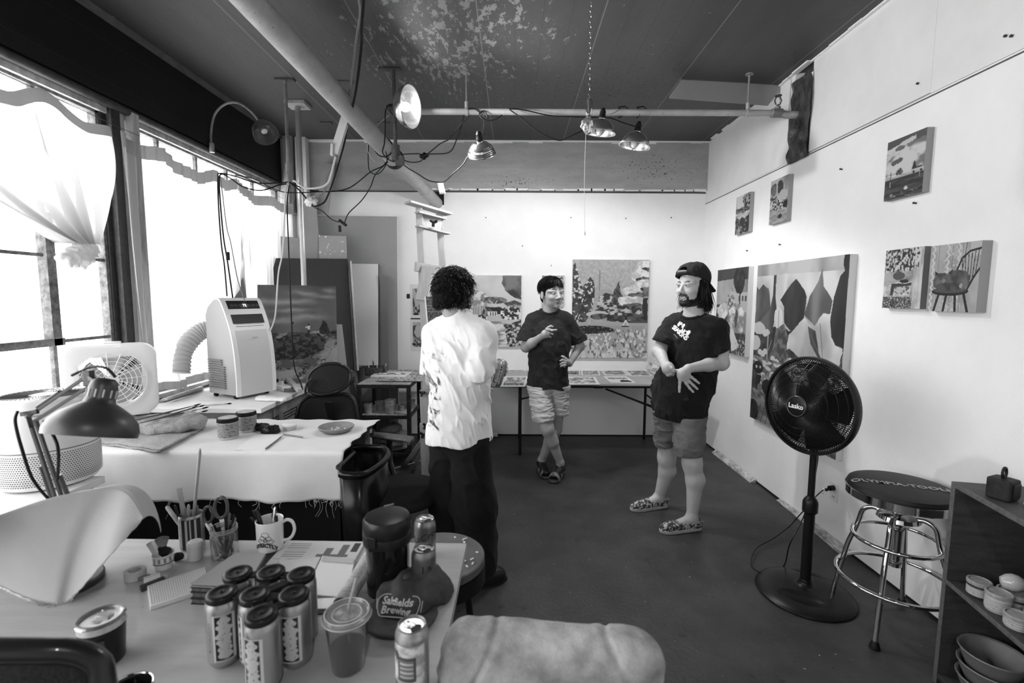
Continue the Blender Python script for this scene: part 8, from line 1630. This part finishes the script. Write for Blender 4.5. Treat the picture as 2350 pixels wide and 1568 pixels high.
# pen can, jar of scissors, mug
c = topc(426, 1205, .125); c = D_(426, 1266); c.y += .033; t = thing('tool_tin', 'dark striped tin holding rulers and a long brush', 'tin', c); p = Pic(80, 40, 2); p.c[:] = .01
for x, w_ in ((.22, .05), (.36, .03), (.52, .07), (.66, .03), (.8, .06)): p.rect(x, 0, x + w_, 1, .5)
p.rect(.3, .05, .34, .95, .3); p.dabs((p.X > .3) & (p.X < .34), .02, 20, .1, 3, 26)
MB().lathe([(0, 0), (.033, 0), (.034, .003), (.034, .105), (.0325, .108), (.0315, .105), (.0315, .004), (0, .004)], c, 40).build('tin_body', m_can, t); wrap('tin_label', c, .0341, .004, .1, -2.9, -.2, p, t)
rnd.seed(4)
def stick(nm, lb, a, b, w_, th_, m_, cat, flat=True, group=None):
 a, b = Vector(a), Vector(b); o = MB().beam(a, b, w_, th_, (0, 1, 0)) if flat else MB().tube([a, a.lerp(b, .96), b], [w_, w_, w_ * .5], 8)
 return top(o.build(nm, m_, bev=.0004 if flat else 0), lb, cat, group)
B0 = c + Vector((0, 0, .008)); yv = c.y
stick('ruler', 'clear plastic ruler standing in the striped tin', B0 + Vector((-.012, .0, 0)), at(411, 1120, y=yv), .016, .002, mat('grey_translucent_ruler', .25, .3), 'ruler'); stick('paint_brush', 'long wooden handle slanting tall out of the striped tin', B0 + Vector((-.01, .01, 0)), at(459, 1030, y=yv), .0045, 0, mat('bare_wood', .3, .6), 'brush', False); stick('marker', 'pale angled marker in the striped tin, leaning toward the canvas', B0 + Vector((.015, -.01, 0)), at(382, 1162, y=yv), .006, 0, m_pale, 'marker', False)
for i, (px, py, m_) in enumerate(((401, 1160, m_black), (424, 1165, m_cordg), (433, 1158, mat('bare_wood', .3, .6)), (452, 1160, mat('pencil_paint', .12, .4)), (446, 1166, m_black))):
 stick('pencil', ['dark pencil in the striped tin beside the ruler', 'grey pencil in the middle of the striped tin', 'bare wood stick in the striped tin', 'pencil in the striped tin on the jar side', 'short black pencil in the striped tin behind the long handle'][i], B0 + Vector((rnd.uniform(-.015, .015), rnd.uniform(-.015, .015), 0)), at(px, py, y=yv + .01 * (i - 2)), .0042, 0, m_, 'pencil', False, 'pencils in the striped tin')
c = D_(500, 1290); c.y += .036; t = thing('glass_jar', 'clear glass jar full of pens and scissors between striped tin and mug', 'jar', c); MB().lathe([(0, 0), (.032, 0), (.036, .006), (.037, .07), (.034, .08), (.0345, .092), (.037, .093)], c, 44, cap=False).build('glass_wall', mat('jar_glass', .9, .04, trans=.96), t, solid=.0018); mr = MB()
for z_ in (.082, .087, .0925): mr.tube([c + Vector((.0368 * math.cos(a), .0368 * math.sin(a), z_)) for a in [i * 2 * PI / 40 for i in range(40)]], .0011, 6, closed=True)
mr.build('screw_rim', mat('jar_glass_rim', .6, .08, trans=.5), t)
m_sc = mat('scissor_grey_plastic', .06, .35); B0 = c + Vector((0, 0, .006)); yv = c.y
def scissors(lb, hx, hy, r1, tip):
 t = thing('scissors', lb, 'scissors', tip); h0 = at(hx, hy, y=yv); MB().beam(tip, h0 - Vector((0, 0, r1)), .014, .003, (0, 1, 0)).build('blade', m_lidm, t); MB().tube([h0 + Vector((r1 * .62 * math.cos(a), .004 * math.sin(a), r1 * math.sin(a))) for a in [i * 2 * PI / 24 for i in range(24)]], .0045, 8, closed=True).build('finger_loop', m_sc, t)
scissors('grey-handled scissors in the glass jar, the loop standing higher', 507, 1165, .032, B0 + Vector((.01, .0, 0))); scissors('second scissors in the glass jar with the lower finger loop', 477, 1182, .024, B0 + Vector((-.012, .004, 0)))
for i, (px, py, w_, m_) in enumerate(((472, 1200, .004, m_lidm), (480, 1208, .004, m_lidm), (491, 1205, .0035, m_black), (512, 1212, .007, m_frost), (518, 1180, .004, m_black), (527, 1178, .0045, mat('pencil_paint', .12, .4)), (536, 1182, .004, m_black), (540, 1188, .004, m_cordg))):
 stick('pen', ['silver pen at the tin side of the glass jar', 'second silver pen in the glass jar, slightly shorter', 'thin black pen between the silver pens and scissors', 'fat pale marker in the glass jar', 'black pen behind the fat marker in the glass jar', 'dark grey pen among those leaning to the mug', 'black pen leaning farthest toward the mug', 'grey pen leaning out of the glass jar over its rim'][i], B0 + Vector((rnd.uniform(-.02, .02), rnd.uniform(-.02, .02), 0)), at(px, py, y=yv + .006 * (i - 4)), w_, 0, m_, 'pen', False, 'pens in the glass jar')
c = D_(606, 1275); c.y += .04; t = thing('mug', 'white mug with a cartoonish printed drawing, holding black pens', 'mug', c); m_mug = mat('glazed_white_ceramic', .72, .12, coat=.4)
t['label'] = 'white mug with black printed lettering, holding black pens'
MB().lathe([(0, .002), (.03, 0), (.036, .003), (.0385, .01), (.0395, .085), (.0405, .0965), (.0395, .098), (.0375, .0965), (.0365, .012), (0, .01)], c, 48).build('mug_body', m_mug, t)
hu = Vector((.93, .3, 0)).normalized(); MB().tube(catmull([c + hu * r_ + Vector((0, 0, z_)) for r_, z_ in ((.036, .082), (.052, .088), (.066, .078), (.071, .055), (.064, .033), (.05, .022), (.036, .022))], 6), .0062, 12, sq=(1, .8)).build('handle', m_mug, t)
fm_ = lambda dx, dz, k=0: (lambda x, y, z: tuple(c + Vector(((.0398 + z) * math.cos(-1.55 + (x + dx) / .0395), (.0398 + z) * math.sin(-1.55 + (x + dx) / .0395), dz + y - k * x * x * 60 - .12 * x))))
text_mb('STRICTLY', .0165, fm_(.004, .03, .2), .0003, bold=.0009).build('mug_lettering', m_ink, t, smooth=False); dr = MB()
for bx, bz, r1, r2 in ((.004, .064, .011, .008), (-.004, .052, .008, .008), (.013, .052, .008, .007), (-.008, .043, .01, .006), (.018, .043, .01, .006), (.004, .048, .005, .006)):
 f_ = fm_(0, 0); dr.tube([f_(bx + r1 * math.cos(a), bz + r2 * math.sin(a), .0002) for a in [i * 2 * PI / 20 for i in range(20)]], .0006, 4, closed=True)
dr.build('mug_print', m_ink, t); B0 = c + Vector((0, 0, .012)); yv = c.y
for i, (px, py, m_) in enumerate(((580, 1172, m_black), (589, 1170, m_black), (594, 1178, m_bg), (575, 1188, m_black), (632, 1164, m_lidm), (626, 1178, m_black), (634, 1184, m_black), (629, 1190, mbr))):
 stick('pen', ['black pen in the mug, upright toward the glass jar', 'black pen in the mug with glossy cap', 'glossy black pen leaning inside the mug', 'short black pen at the jar side of the mug', 'silver-tipped pen rising highest above the mug handle', 'black pen in the mug beside the silver tip', 'black pen in the mug nearest its handle', 'dark brown-black pen low in the mug by the handle'][i], B0 + Vector((rnd.uniform(-.02, .02), rnd.uniform(-.02, .02), 0)), at(px, py, y=yv + .008 * (i % 3 - 1)), .0045, 0, m_, 'pen', False, 'pens in the white mug')
# small things in front
c = D_(440, 1290); c.y += .018; t = thing('white_pot', 'small white lidded plastic bottle in front of the striped tin', 'bottle', c); MB().lathe([(0, 0), (.019, 0), (.021, .003), (.0205, .04), (.021, .0415)], c, 32).build('bottle_body', mat('matte_white_plastic', .6, .6), t); MB().lathe([(.021, .0415), (.0215, .05), (.019, .055), (.007, .0565), (.006, .0545), (0, .0545)], c, 32).build('bottle_cap', mat('matte_white_plastic', .6, .6), t)
c = D_(364, 1312); c.y += .022; t = thing('paper_cup', 'small striped paper cup holding an eraser, charcoal and a protractor', 'cup', c); MB().lathe([(0, 0), (.021, 0), (.0275, .042), (.0285, .043), (.0275, .0445), (.0262, .042), (.02, .003), (0, .003)], c, 36).build('cup_wall', mat('cream_card', .68, .7), t); p = Pic(90, 14, 4); p.c[:] = .66; [p.rect(x, .35, x + .07, 1, .2) for x in np.arange(.02, 1, .16)]; p.rect(0, .12, 1, .24, .05); wrap('cup_band', c, .0255, .016, .04, -3.1, 0.2, p, t, off=.0012)
o_ = MB().beam(c + Vector((.0, -.005, .02)), at(344, 1245, y=c.y - .01), .02, .012, (0, 1, 0)).build('eraser', mat('matte_white_plastic', .6, .6), bev=.003); top(o_, 'white eraser stick standing in the small paper cup', 'eraser')
V_ = Vol(c + Vector((-.03, -.03, .01)), c + Vector((.04, .04, .09)), .003); V_.ell(c + Vector((.004, 0, .05)), (.016, .014, .016)); V_.disp(lambda x, y, z: .006 * noise3(x * 90, y * 90, z * 90, 2)); top(V_.mesh('charcoal_lump', m_blackm, None), 'lump of black charcoal on top of the small paper cup', 'charcoal')
pr = MB(); a0 = at(362, 1262, y=c.y + .012); pr.prism([(0, 0)] + [(.042 * math.cos(a), .042 * math.sin(a)) for a in [PI / 2 * k / 10 + .35 for k in range(11)]], 0, .001, basis((-1, 0, 0), (0, 0, 1), (0, 1, 0), a0 + Vector((.022, 0, 0)))); top(pr.build('protractor', mat('clear_dark_plastic', .3, .2, trans=.6)), 'clear protractor standing in the small paper cup', 'protractor')
c = D_(404, 1292) + Vector((0, .012, .012)); V_ = Vol(c - Vector((.03,) * 3), c + Vector((.03,) * 3), .003); V_.ell(c, (.015, .013, .013)); V_.disp(lambda x, y, z: .004 * noise3(x * 80, y * 80, z * 80, 9)); top(V_.mesh('kneaded_eraser', m_blackm, None), 'black kneaded lump on the desk beside the small paper cup', 'eraser')
c = D_(298, 1335); c.y += .02; top(MB().lathe([(.015, 0), (.026, 0), (.026, .022), (.015, .022), (.015, 0)], c, 40, cap=False).build('masking_tape', mat('cream_tape', .45, .7)), 'roll of masking tape standing on the desk below the canvas roll', 'tape')
for i, (a, b, w_, m_, lb) in enumerate((((322, 1352), (378, 1330), .015, m_dk, 'dark pastel box lying nearest the notepad'), ((330, 1333), (368, 1322), .014, m_wb, 'small white labelled box beside the masking tape'), ((345, 1340), (385, 1322), .009, mw, 'stub of pale pastel lying across the little boxes'), ((360, 1346), (390, 1334), .007, m_iron, 'short dark pastel stub at the edge of the notepad'), ((316, 1330), (345, 1322), .01, m_cordg, 'grey stub between masking tape and the little boxes'))):
 p, q = D_(*a, w_ / 2), D_(*b, w_ / 2); top(MB().beam(p, q, w_, w_).build('pastel_box' if i < 2 else 'pastel_stub', m_, bev=.001), lb, 'box' if i < 2 else 'pastel')
def sheet(name, label, P4, th_, m_, cat, dz=0, parent=None, bev=0):
 q = [D_(*p, dz) for p in P4]; mb = MB(); mb.put([tuple(v) for v in q] + [tuple(v + Vector((0, 0, th_))) for v in q], [(3, 2, 1, 0), (4, 5, 6, 7), (0, 1, 5, 4), (1, 2, 6, 5), (2, 3, 7, 6), (3, 0, 4, 7)])
 o = mb.build(name, m_, parent, bev=bev); return o if parent else top(o, label, cat)
def sheetpic(name, label, TL, TR, BL, pic, th_, cat, dz=0, side=None):
 TL, TR, BL = [D_(*p, dz) for p in (TL, TR, BL)]; TR.z = BL.z = TL.z; return canvas(name, label, TL, TR, BL, th_, pic, m=m_paper, side=side or m_wb, cat=cat)
p = Pic(60, 90, .7); p.c[:] = .66; [p.rect(0, y, 1, y + .006, .3) for y in np.arange(.06, .92, .075)]; sheetpic('notepad', 'lined notepad lying on the desk in front of the sketchbooks', (448, 1315), (484, 1348), (338, 1352), Pic(4, 4, 1), .001, 'notepad') if False else None
q0, q1, q2, q3 = D_(345, 1402), D_(338, 1353), D_(470, 1310), D_(482, 1358); mb = MB(); nn_ = 26
t = thing('notepad', 'lined notepad lying on the desk in front of the sketchbooks', 'notepad', q0); mb.put([tuple(v) for v in (q0, q3, q2, q1)] + [tuple(v + Vector((0, 0, .012))) for v in (q0, q3, q2, q1)], [(3, 2, 1, 0), (4, 5, 6, 7), (0, 1, 5, 4), (1, 2, 6, 5), (2, 3, 7, 6), (3, 0, 4, 7)]); mb.build('pages', mat('notepad_page', .62, .8), t, bev=.001); ln = MB()
for i in range(1, nn_):
 u = i / nn_; a = q0.lerp(q3, u) + Vector((0, 0, .0124)); b = q1.lerp(q2, u) + Vector((0, 0, .0124)); ln.beam(a.lerp(b, .02), b.lerp(a, .02), .0006, .0003)
ln.build('ruled_line', mat('grey_legend', .25, .5), t)
# stack of sketchbooks
bk = [((433, 1400), (480, 1420), (612, 1290), (548, 1268)), ((436, 1398), (484, 1418), (614, 1290), (550, 1268))]
Pb = [D_(437, 1398), D_(560, 1400), D_(612, 1288), D_(543, 1282)]
z = DZ + .0005; a = at(437, 1345, z=DZ + .05); b = at(565, 1352, z=DZ + .05); d_ = at(541, 1272, z=DZ + .05); e = at(610, 1274, z=DZ + .05)
for i, (h_, m_, lb, sc) in enumerate(((.016, m_blackm, 'lowest black sketchbook in the stack behind the beer cans', 1.02), (.015, m_dk, 'second sketchbook in the stack behind the beer cans', 1.0), (.014, m_blackm, 'third sketchbook in the stack, just under the grey one', 1.01), (.008, mat('grey_book_cover', .24, .7), 'grey-covered sketchbook topmost on the stack behind the beer cans', 1.0))):
 cen = (a + b + d_ + e) / 4; t = thing('sketchbook', lb, 'book', (cen.x, cen.y, z), group='stack of sketchbooks'); P4 = [Vector((cen.x + (v.x - cen.x) * sc, cen.y + (v.y - cen.y) * sc, 0)) for v in (a, b, e, d_)]
 mb = MB(); pg = MB()
 mb.prism([(v.x, v.y) for v in P4], z, z + .002).prism([(v.x, v.y) for v in P4], z + h_ - .002, z + h_).build('cover', m_, t); pg.prism([(cen.x + (v.x - cen.x) * .97, cen.y + (v.y - cen.y) * .97) for v in P4], z + .002, z + h_ - .002).build('pages', mat('dark_page_block', .05, .8, noise=(200, .4, 2.)), t); z += h_ + .0006
# magazine, papers, envelope, rolled sheet
p = Pic(150, 110, 1.4); p.c[:] = .62; p.rect(.0, .0, .1, 1, .03); [p.rect(.18, .9 - .06 * i, .42, .915 - .06 * i, .25) for i in range(7)]; p.rect(.55, .55, .9, .62, .2); p.rect(.62, .45, .7, .8, .2); p.rect(.78, .62, .86, .9, .2); p.dabs(p.Y < .5, .5, 9, .2, 3); p.rect(.9, .7, .97, .95, .08)
sheetpic('magazine', 'open printed magazine lying between mug and black canister', (640, 1243), (838, 1246), (560, 1330), p, .004, 'magazine')
mcd = mat('cream_card', .68, .7); sheet('drawing_paper', 'cream sheets lying on the magazine in front of the black canister', [(700, 1365), (793, 1372), (815, 1285), (740, 1278)], .003, mcd, 'paper', .006); sheet('envelope', 'pale envelope lying on the magazine between mug and cream sheets', [(650, 1345), (700, 1350), (735, 1282), (640, 1288)], .002, mat('pale_envelope', .55, .75), 'envelope', .006); sheet('card_slip', 'narrow folded slip across the top edge of the cream sheets', [(738, 1288), (810, 1294), (812, 1284), (742, 1278)], .002, mat('pale_grey_card2', .45, .8), 'paper', .0105)
sheet('paper_stack', 'fanned sheets sticking out under the rolled drawing, beside iced coffee', [(705, 1402), (790, 1400), (812, 1372), (712, 1380)], .005, mat('white_paper', .75, .8), 'paper'); sheet('sketch_folder', 'dark-edged folder under the fanned sheets near the iced coffee', [(708, 1412), (788, 1410), (795, 1398), (706, 1402)], .004, m_dk, 'folder')
a, b = D_(772, 1388, .02), D_(850, 1262, .02); rl = MB(); ax_ = (b - a).normalized(); sx2 = ax_.cross(Vector((0, 0, 1))).normalized()
rl.grid(lambda u, v: tuple(a.lerp(b, v) + sx2 * ((.018 + .006 * u) * math.cos(u * 8.2 - 1.2) + .012) + Vector((0, 0, (.018 + .004 * u) * math.sin(u * 8.2 - 1.2)))), 40, 4); o_ = rl.build('rolled_drawing', mat('sketched_paper', .5, .8, noise=(60, .35, 1.3, (1, 5, 1))), solid=.0008, ang=80); top(o_, 'rolled drawing paper lying beside the black canister', 'paper roll')
# travel tumbler, mug rim at the bottom edge
c = topc(232, 1418, .1); t = thing('travel_tumbler', 'dark steel tumbler with clear sliding lid, nearest the canvas roll', 'tumbler', c); MB().lathe([(0, 0), (.034, 0), (.037, .004), (.042, .084)], c, 48).build('tumbler_body', mat('dark_enamel_steel', .012, .3, noise=(40, .7, 1.5)), t); MB().lathe([(.042, .084), (.0435, .0845), (.0435, .098), (.041, .0995), (.040, .096)], c, 48, cap=False).build('steel_rim', m_chrome, t)
MB().lathe([(.0405, .098), (.0425, .101), (.0405, .104), (.037, .1035), (.036, .096), (0, .0955)], c, 48).build('lid', mat('smoky_clear_lid', .25, .08, trans=.6), t); MB().cbox(c + Vector((.002, .006, .0995)), (.03, .016, .007), None).cbox(c + Vector((.0, -.012, .098)), (.02, .012, .004)).build('slider', mat('clear_slider', .5, .1, trans=.5), t, bev=.002); u_ = Vector((.55, -.83, 0)); MB().beam(c + u_ * .044 + Vector((0, 0, .07)), c + u_ * .044 + Vector((0, 0, .02)), .018, .003, u_).build('logo_plate', mat('dark_plate', .03, .3), t)
c = at(292, 1580, z=DZ + .09); t = thing('steel_cup', 'dark cup with a bright rim, cut off by the picture bottom beside the dark chair', 'cup', (c.x, c.y, DZ)); c = Vector((c.x, c.y, DZ)); MB().lathe([(0, 0), (.03, 0), (.035, .006), (.0385, .088), (.0375, .09), (.036, .088), (.033, .008), (0, .006)], c, 44).build('cup_body', m_bg, t); MB().tube([c + Vector((.038 * math.cos(a), .038 * math.sin(a), .089)) for a in [i * 2 * PI / 40 for i in range(40)]], .0016, 8, closed=True).build('cup_rim', m_chrome, t)
# canvas roll: a stiff sheet of canvas bent over on the desk
RG = [at(-190, 1262, y=1.02), at(-60, 1205, y=1.08), at(0, 1183, y=1.12), at(100, 1150, y=1.17), at(200, 1129, y=1.22), at(262, 1120, y=1.25), at(300, 1138, y=1.24), at(329, 1190, y=1.2)]
BT = [D_(-170, 1262, .06), D_(-80, 1310, .02), D_(-30, 1330, .006), D_(60, 1372, .004), D_(120, 1386, .004), D_(158, 1380, .006), at(240, 1290, y=1.13), at(322, 1200, y=1.195)]
RGc, BTc = catmull(RG, 8), catmull(BT, 8)
def croll(u, v):
 i = u * (len(RGc) - 1); k = min(int(i), len(RGc) - 2); f = i - k; a = RGc[k].lerp(RGc[k + 1], f); b = BTc[k].lerp(BTc[k + 1], f); p = a.lerp(b, v); h_ = (a - b).length
 return tuple(p + Vector((0, -.0, 0)) + Vector((.15, -.9, .35)) * (.07 * h_ * math.sin(PI * v) * (1 + .6 * (1 - v))) + Vector((0, 0, .0015 * math.sin(u * 160) * (v > .97))))
def cback(u, v):
 i = u * (len(RGc) - 1); k = min(int(i), len(RGc) - 2); f = i - k; a = RGc[k].lerp(RGc[k + 1], f); L_ = .24 * (1 - .55 * max(0, u - .55) / .45); an_ = v * 1.25
 return tuple(a + Vector((-.02 * v, L_ * math.sin(an_) * .8, -L_ * (1 - math.cos(an_)) * 1.1 - .0)))
t = thing('canvas_roll', 'stiff sheet of raw canvas bent into a half roll on the near desk', 'canvas', (RG[3].x, 1.15, DZ)); m_canv = mat('unprimed_canvas', .42, .9, noise=(3, .9, 1.03), bump=(500, .25)); MB().grid(croll, 90, 30).build('front_curl', m_canv, t, ang=180, solid=.0016); MB().grid(cback, 90, 14).build('back_curl', m_canv, t, ang=180, solid=.0016); th = MB(); rnd.seed(2)  # same canvas as the cloth, colour darkened for the roll's shaded front
for i in range(40):
 u = rnd.uniform(.25, .78); q = Vector(croll(u, 1)); L = rnd.uniform(.004, .012); th.tube(catmull([q, q + Vector((rnd.uniform(-.004, .004), -.003, -L * .3)), q + Vector((rnd.uniform(-.006, .006), -.006 - L * .5, -.003))], 3), .0005, 4)
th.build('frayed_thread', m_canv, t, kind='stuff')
# articulated desk lamp
LY = 1.14; t = thing('desk_lamp', 'dark articulated desk lamp with a domed shade over the near desk', 'lamp', D_(150, 1290)); m_lp = mat('dark_lamp_enamel', .028, .38); m_arm = mat('lamp_arm_grey', .09, .35, .4)
opn = at(212, 988, y=LY); ap = at(243, 868, y=LY + .04); ax_ = (opn - ap); Ls = ax_.length; ax_.normalize(); X_ = ax_.orthogonal().normalized(); M4 = basis(X_, ax_.cross(X_), ax_, ap)
MB().lathe([(0, 0), (.02, .002), (.027, .010), (.0295, .025), (.03, .05), (.033, .062), (.05, .072), (.072, .088), (.088, .108), (.094, .128), (.093, .143), (.0915, .143), (.092, .128), (.086, .11), (.07, .091), (.048, .075), (.03, .066), (.0, .06)], n=64, M4=M4).build('lamp_shade', m_lp, t, ang=50)
vt = MB()
for k in range(12): a = 2 * PI * k / 12; vt.cbox((0, 0, 0), (.0035, .004, .02), M4 @ Matrix.Rotation(a, 4, 'Z') @ Matrix.Translation((0, .0298, .04)))
vt.build('vent_slot', mat('lit_slot', .5, .6), t, bev=.001)  # pale grey slots round the lamp's dark cap
el, j0 = at(66, 955, y=LY + .03), at(193, 868, y=LY + .05); bs = at(150, 1215, y=LY + .1)
for s_ in (0, 1): o_ = Vector((.012 * s_, 0, -.014 * s_)); MB().beam(el + o_, j0 + o_ * 1.3, .007, .007).build('upper_arm', m_arm, t); MB().beam(bs + Vector((.02 * s_, 0, 0)), el + Vector((.016 * s_, 0, -.01)), .007, .007).build('lower_arm', m_arm, t)
MB().beam(el + Vector((-.02, 0, .005)), el + Vector((.025, 0, .012)), .008, .012).beam(el + Vector((-.002, .0, 0)), el + Vector((.005, 0, -.03)), .012, .005).cbox(j0 + Vector((.012, 0, .0)), (.02, .016, .04)).build('joint_plate', m_lp, t, bev=.002); MB().beam(j0 + Vector((.01, 0, .005)), ap + ax_ * .02, .012, .012).build('shade_bracket', m_lp, t, bev=.002)
for q_ in (MB().cyl(el.lerp(bs, .42) - Vector((.01, 0, 0)), el.lerp(bs, .8) - Vector((.01, 0, 0)), .0055), MB().cyl(el.lerp(bs, .5) + Vector((.03, 0, 0)), el.lerp(bs, .98) + Vector((.045, 0, 0)), .0055), MB().cyl(el.lerp(j0, .15) + Vector((0, 0, .008)), el.lerp(j0, .55) + Vector((0, 0, .008)), .004)): q_.build('tension_spring', m_arm, t)
MB().tube(catmull([at(265, 866, y=LY + .03), at(243, 845, y=LY + .03), at(210, 842, y=LY + .04), at(185, 852, y=LY + .05), at(165, 862, y=LY + .05)], 6), .0035, 8).tube(catmull([at(40, 945, y=LY + .02), at(35, 970, y=LY), at(50, 1030, y=LY), at(75, 1100, y=LY + .03), at(115, 1150, y=LY + .06)], 6), .0035, 8).tube(catmull([at(100, 965, y=LY), at(125, 1005, y=LY), at(134, 1040, y=LY), at(132, 1100, y=LY + .05)], 6), .0035, 8).build('lamp_cord', m_cord, t)
MB().cyl((bs.x, bs.y, DZ + .0005), (bs.x, bs.y, DZ + .022), .075, n=40).build('base', m_lp, t, bev=.004); MB().cyl((bs.x, bs.y, DZ + .02), bs, .011).build('stem', m_lp, t)
# stool with paint chips behind the desk end
sc_ = at(1020, 1292, z=.6); sc_ = Vector((-.27, 1.66, 0)); t = thing('round_stool', 'round grey stool top specked with paint chips beyond the desk end', 'stool', sc_); MB().lathe([(0, .57), (.165, .57), (.17, .575), (.17, .6), (.166, .604), (0, .604)], sc_, 56).build('seat', mat('scratched_grey_vinyl', .09, .4, noise=(14, .7, 1.3)), t); MB().lathe([(.15, .5), (.172, .51), (.172, .57), (.15, .57)], sc_, 48).build('seat_band', m_black, t)
for k in range(4): a = k * PI / 2 + .4; MB().cyl(sc_ + Vector((.1 * math.cos(a), .1 * math.sin(a), .52)), sc_ + Vector((.16 * math.cos(a), .16 * math.sin(a), 0)), .013).build('leg', m_black, t)
rnd.seed(6)
for i in range(9):
 a, r_ = rnd.uniform(-.6, 1.3), rnd.uniform(.1, .155); o_ = MB().cbox((0, 0, 0), (rnd.uniform(.008, .016), .006, .003), Matrix.Translation(sc_ + Vector((r_ * math.cos(a), r_ * math.sin(a), .6062))) @ Matrix.Rotation(rnd.uniform(0, 3), 4, 'Z')).build('paint_chip', m_wb); top(o_, 'white paint chip lying on the grey stool top, ' + ['closest to the desk edge', 'largest of the near ones', 'second from the rim', 'out by the rim', 'middle of the scatter', 'by the trousers side', 'smallest one', 'farthest from the desk', 'beside the largest one'][i], 'paint chip', 'paint chips on the stool')
# padded chair back in the front
m_den = mat('washed_denim', .42, .85, noise=(9, .35, 1.15), bump=(260, .3)); A_, B_ = at(1040, 1462, y=.93), at(1500, 1492, y=.9); t = thing('padded_chair', 'chair with worn pale fabric backrest at the bottom of the picture', 'chair', ((A_.x + B_.x) / 2, .8, 0))
V_ = Vol((A_.x - .06, .72, .55), (B_.x + .06, 1.08, .95), .004); zc = (A_.z + B_.z) / 2 - .0
V_.cap((A_.x + .035, .93, A_.z - .015), (B_.x - .035, .9, B_.z - .02), .047, .047, .02); V_.ell(((A_.x + B_.x) / 2, .915, zc - .09), (.232, .05, .105), .03, e=3.5);
for x_ in (A_.x + .03, B_.x - .03): V_.cap((x_, .92, A_.z - .03), (x_, .9, A_.z - .19), .035, .035, .02)
V_.disp(lambda x, y, z: .006 * fbm(x * 14, y * 20, z * 16, 8, 3) + .004 * np.exp(-((x - (A_.x + .075) - (z - A_.z) * .5) / .008) ** 2) + .004 * np.exp(-((x - (B_.x - .08) + (z - A_.z) * .6) / .008) ** 2)); V_.fn(lambda x, y, z: np.maximum(np.maximum(np.abs(x - (A_.x + B_.x) / 2) - .165, z - (A_.z - .075 - .02 * (x - A_.x))), y - .9), (A_.x, .6, .5), (B_.x, .905, .9), .006, 's'); V_.mesh('backrest_cover', m_den, t)
MB().box((A_.x + .05, .9, .5), (B_.x - .05, .925, A_.z - .06)).build('backrest_board', m_blackm, t); MB().box((A_.x + .03, .5, .42), (B_.x - .03, .9, .48)).build('seat', m_den, t, bev=.02, seg=3)
for x_ in (A_.x + .05, B_.x - .05):
 for y_ in (.52, .92): MB().cyl((x_, y_, 0), (x_, y_, .45), .016).build('leg', m_black, t)
# dark chair back, close at the bottom corner
t = thing('mesh_chair', 'black mesh chair back close to the viewer in the bottom corner', 'chair', (-.62, .62, 0)); rr_panel((at(-260, 1478, y=.6), at(225, 1482, y=.66), at(260, 1750, y=.62), at(-300, 1750, y=.58)), .45, m_mesh, 'backrest', .012, .02, fr=.017)
for x_ in (-.95, -.55): MB().cyl((x_, .42, 0), (x_, .55, .55), .016).build('leg', m_black, t)
MB().box((-1.0, .2, .42), (-.5, .55, .47)).build('seat', m_mesh, t, bev=.02)
# the drink can in the hand of the person in white
ct_ = at(1152, 828, y=2.645); cb_ = at(1136, 886, y=2.645); ax_ = (ct_ - cb_).normalized(); Yx = Vector((0, -1, 0)); Yx = (Yx - ax_ * Yx.dot(ax_)).normalized(); Xx = Yx.cross(ax_); RM = basis(Xx, Yx, ax_, cb_)
t = thing('beer_can', 'beer can held tilted in the hand of the person in white', 'can', (0, 0, 0)); t.matrix_basis = Matrix.Identity(4); ks = list(t.children)
can_body(t, (0, 0, 0), CR, CH); wrap('can_label', (0, 0, 0), CR, .022, .125, PI / 2 - .75, PI / 2 + .55, beerpic(9), t); open_top(t, (0, 0, 0), CR, CH)
t.matrix_basis = RM; t.location, t.rotation_euler = RM.to_translation(), RM.to_euler()
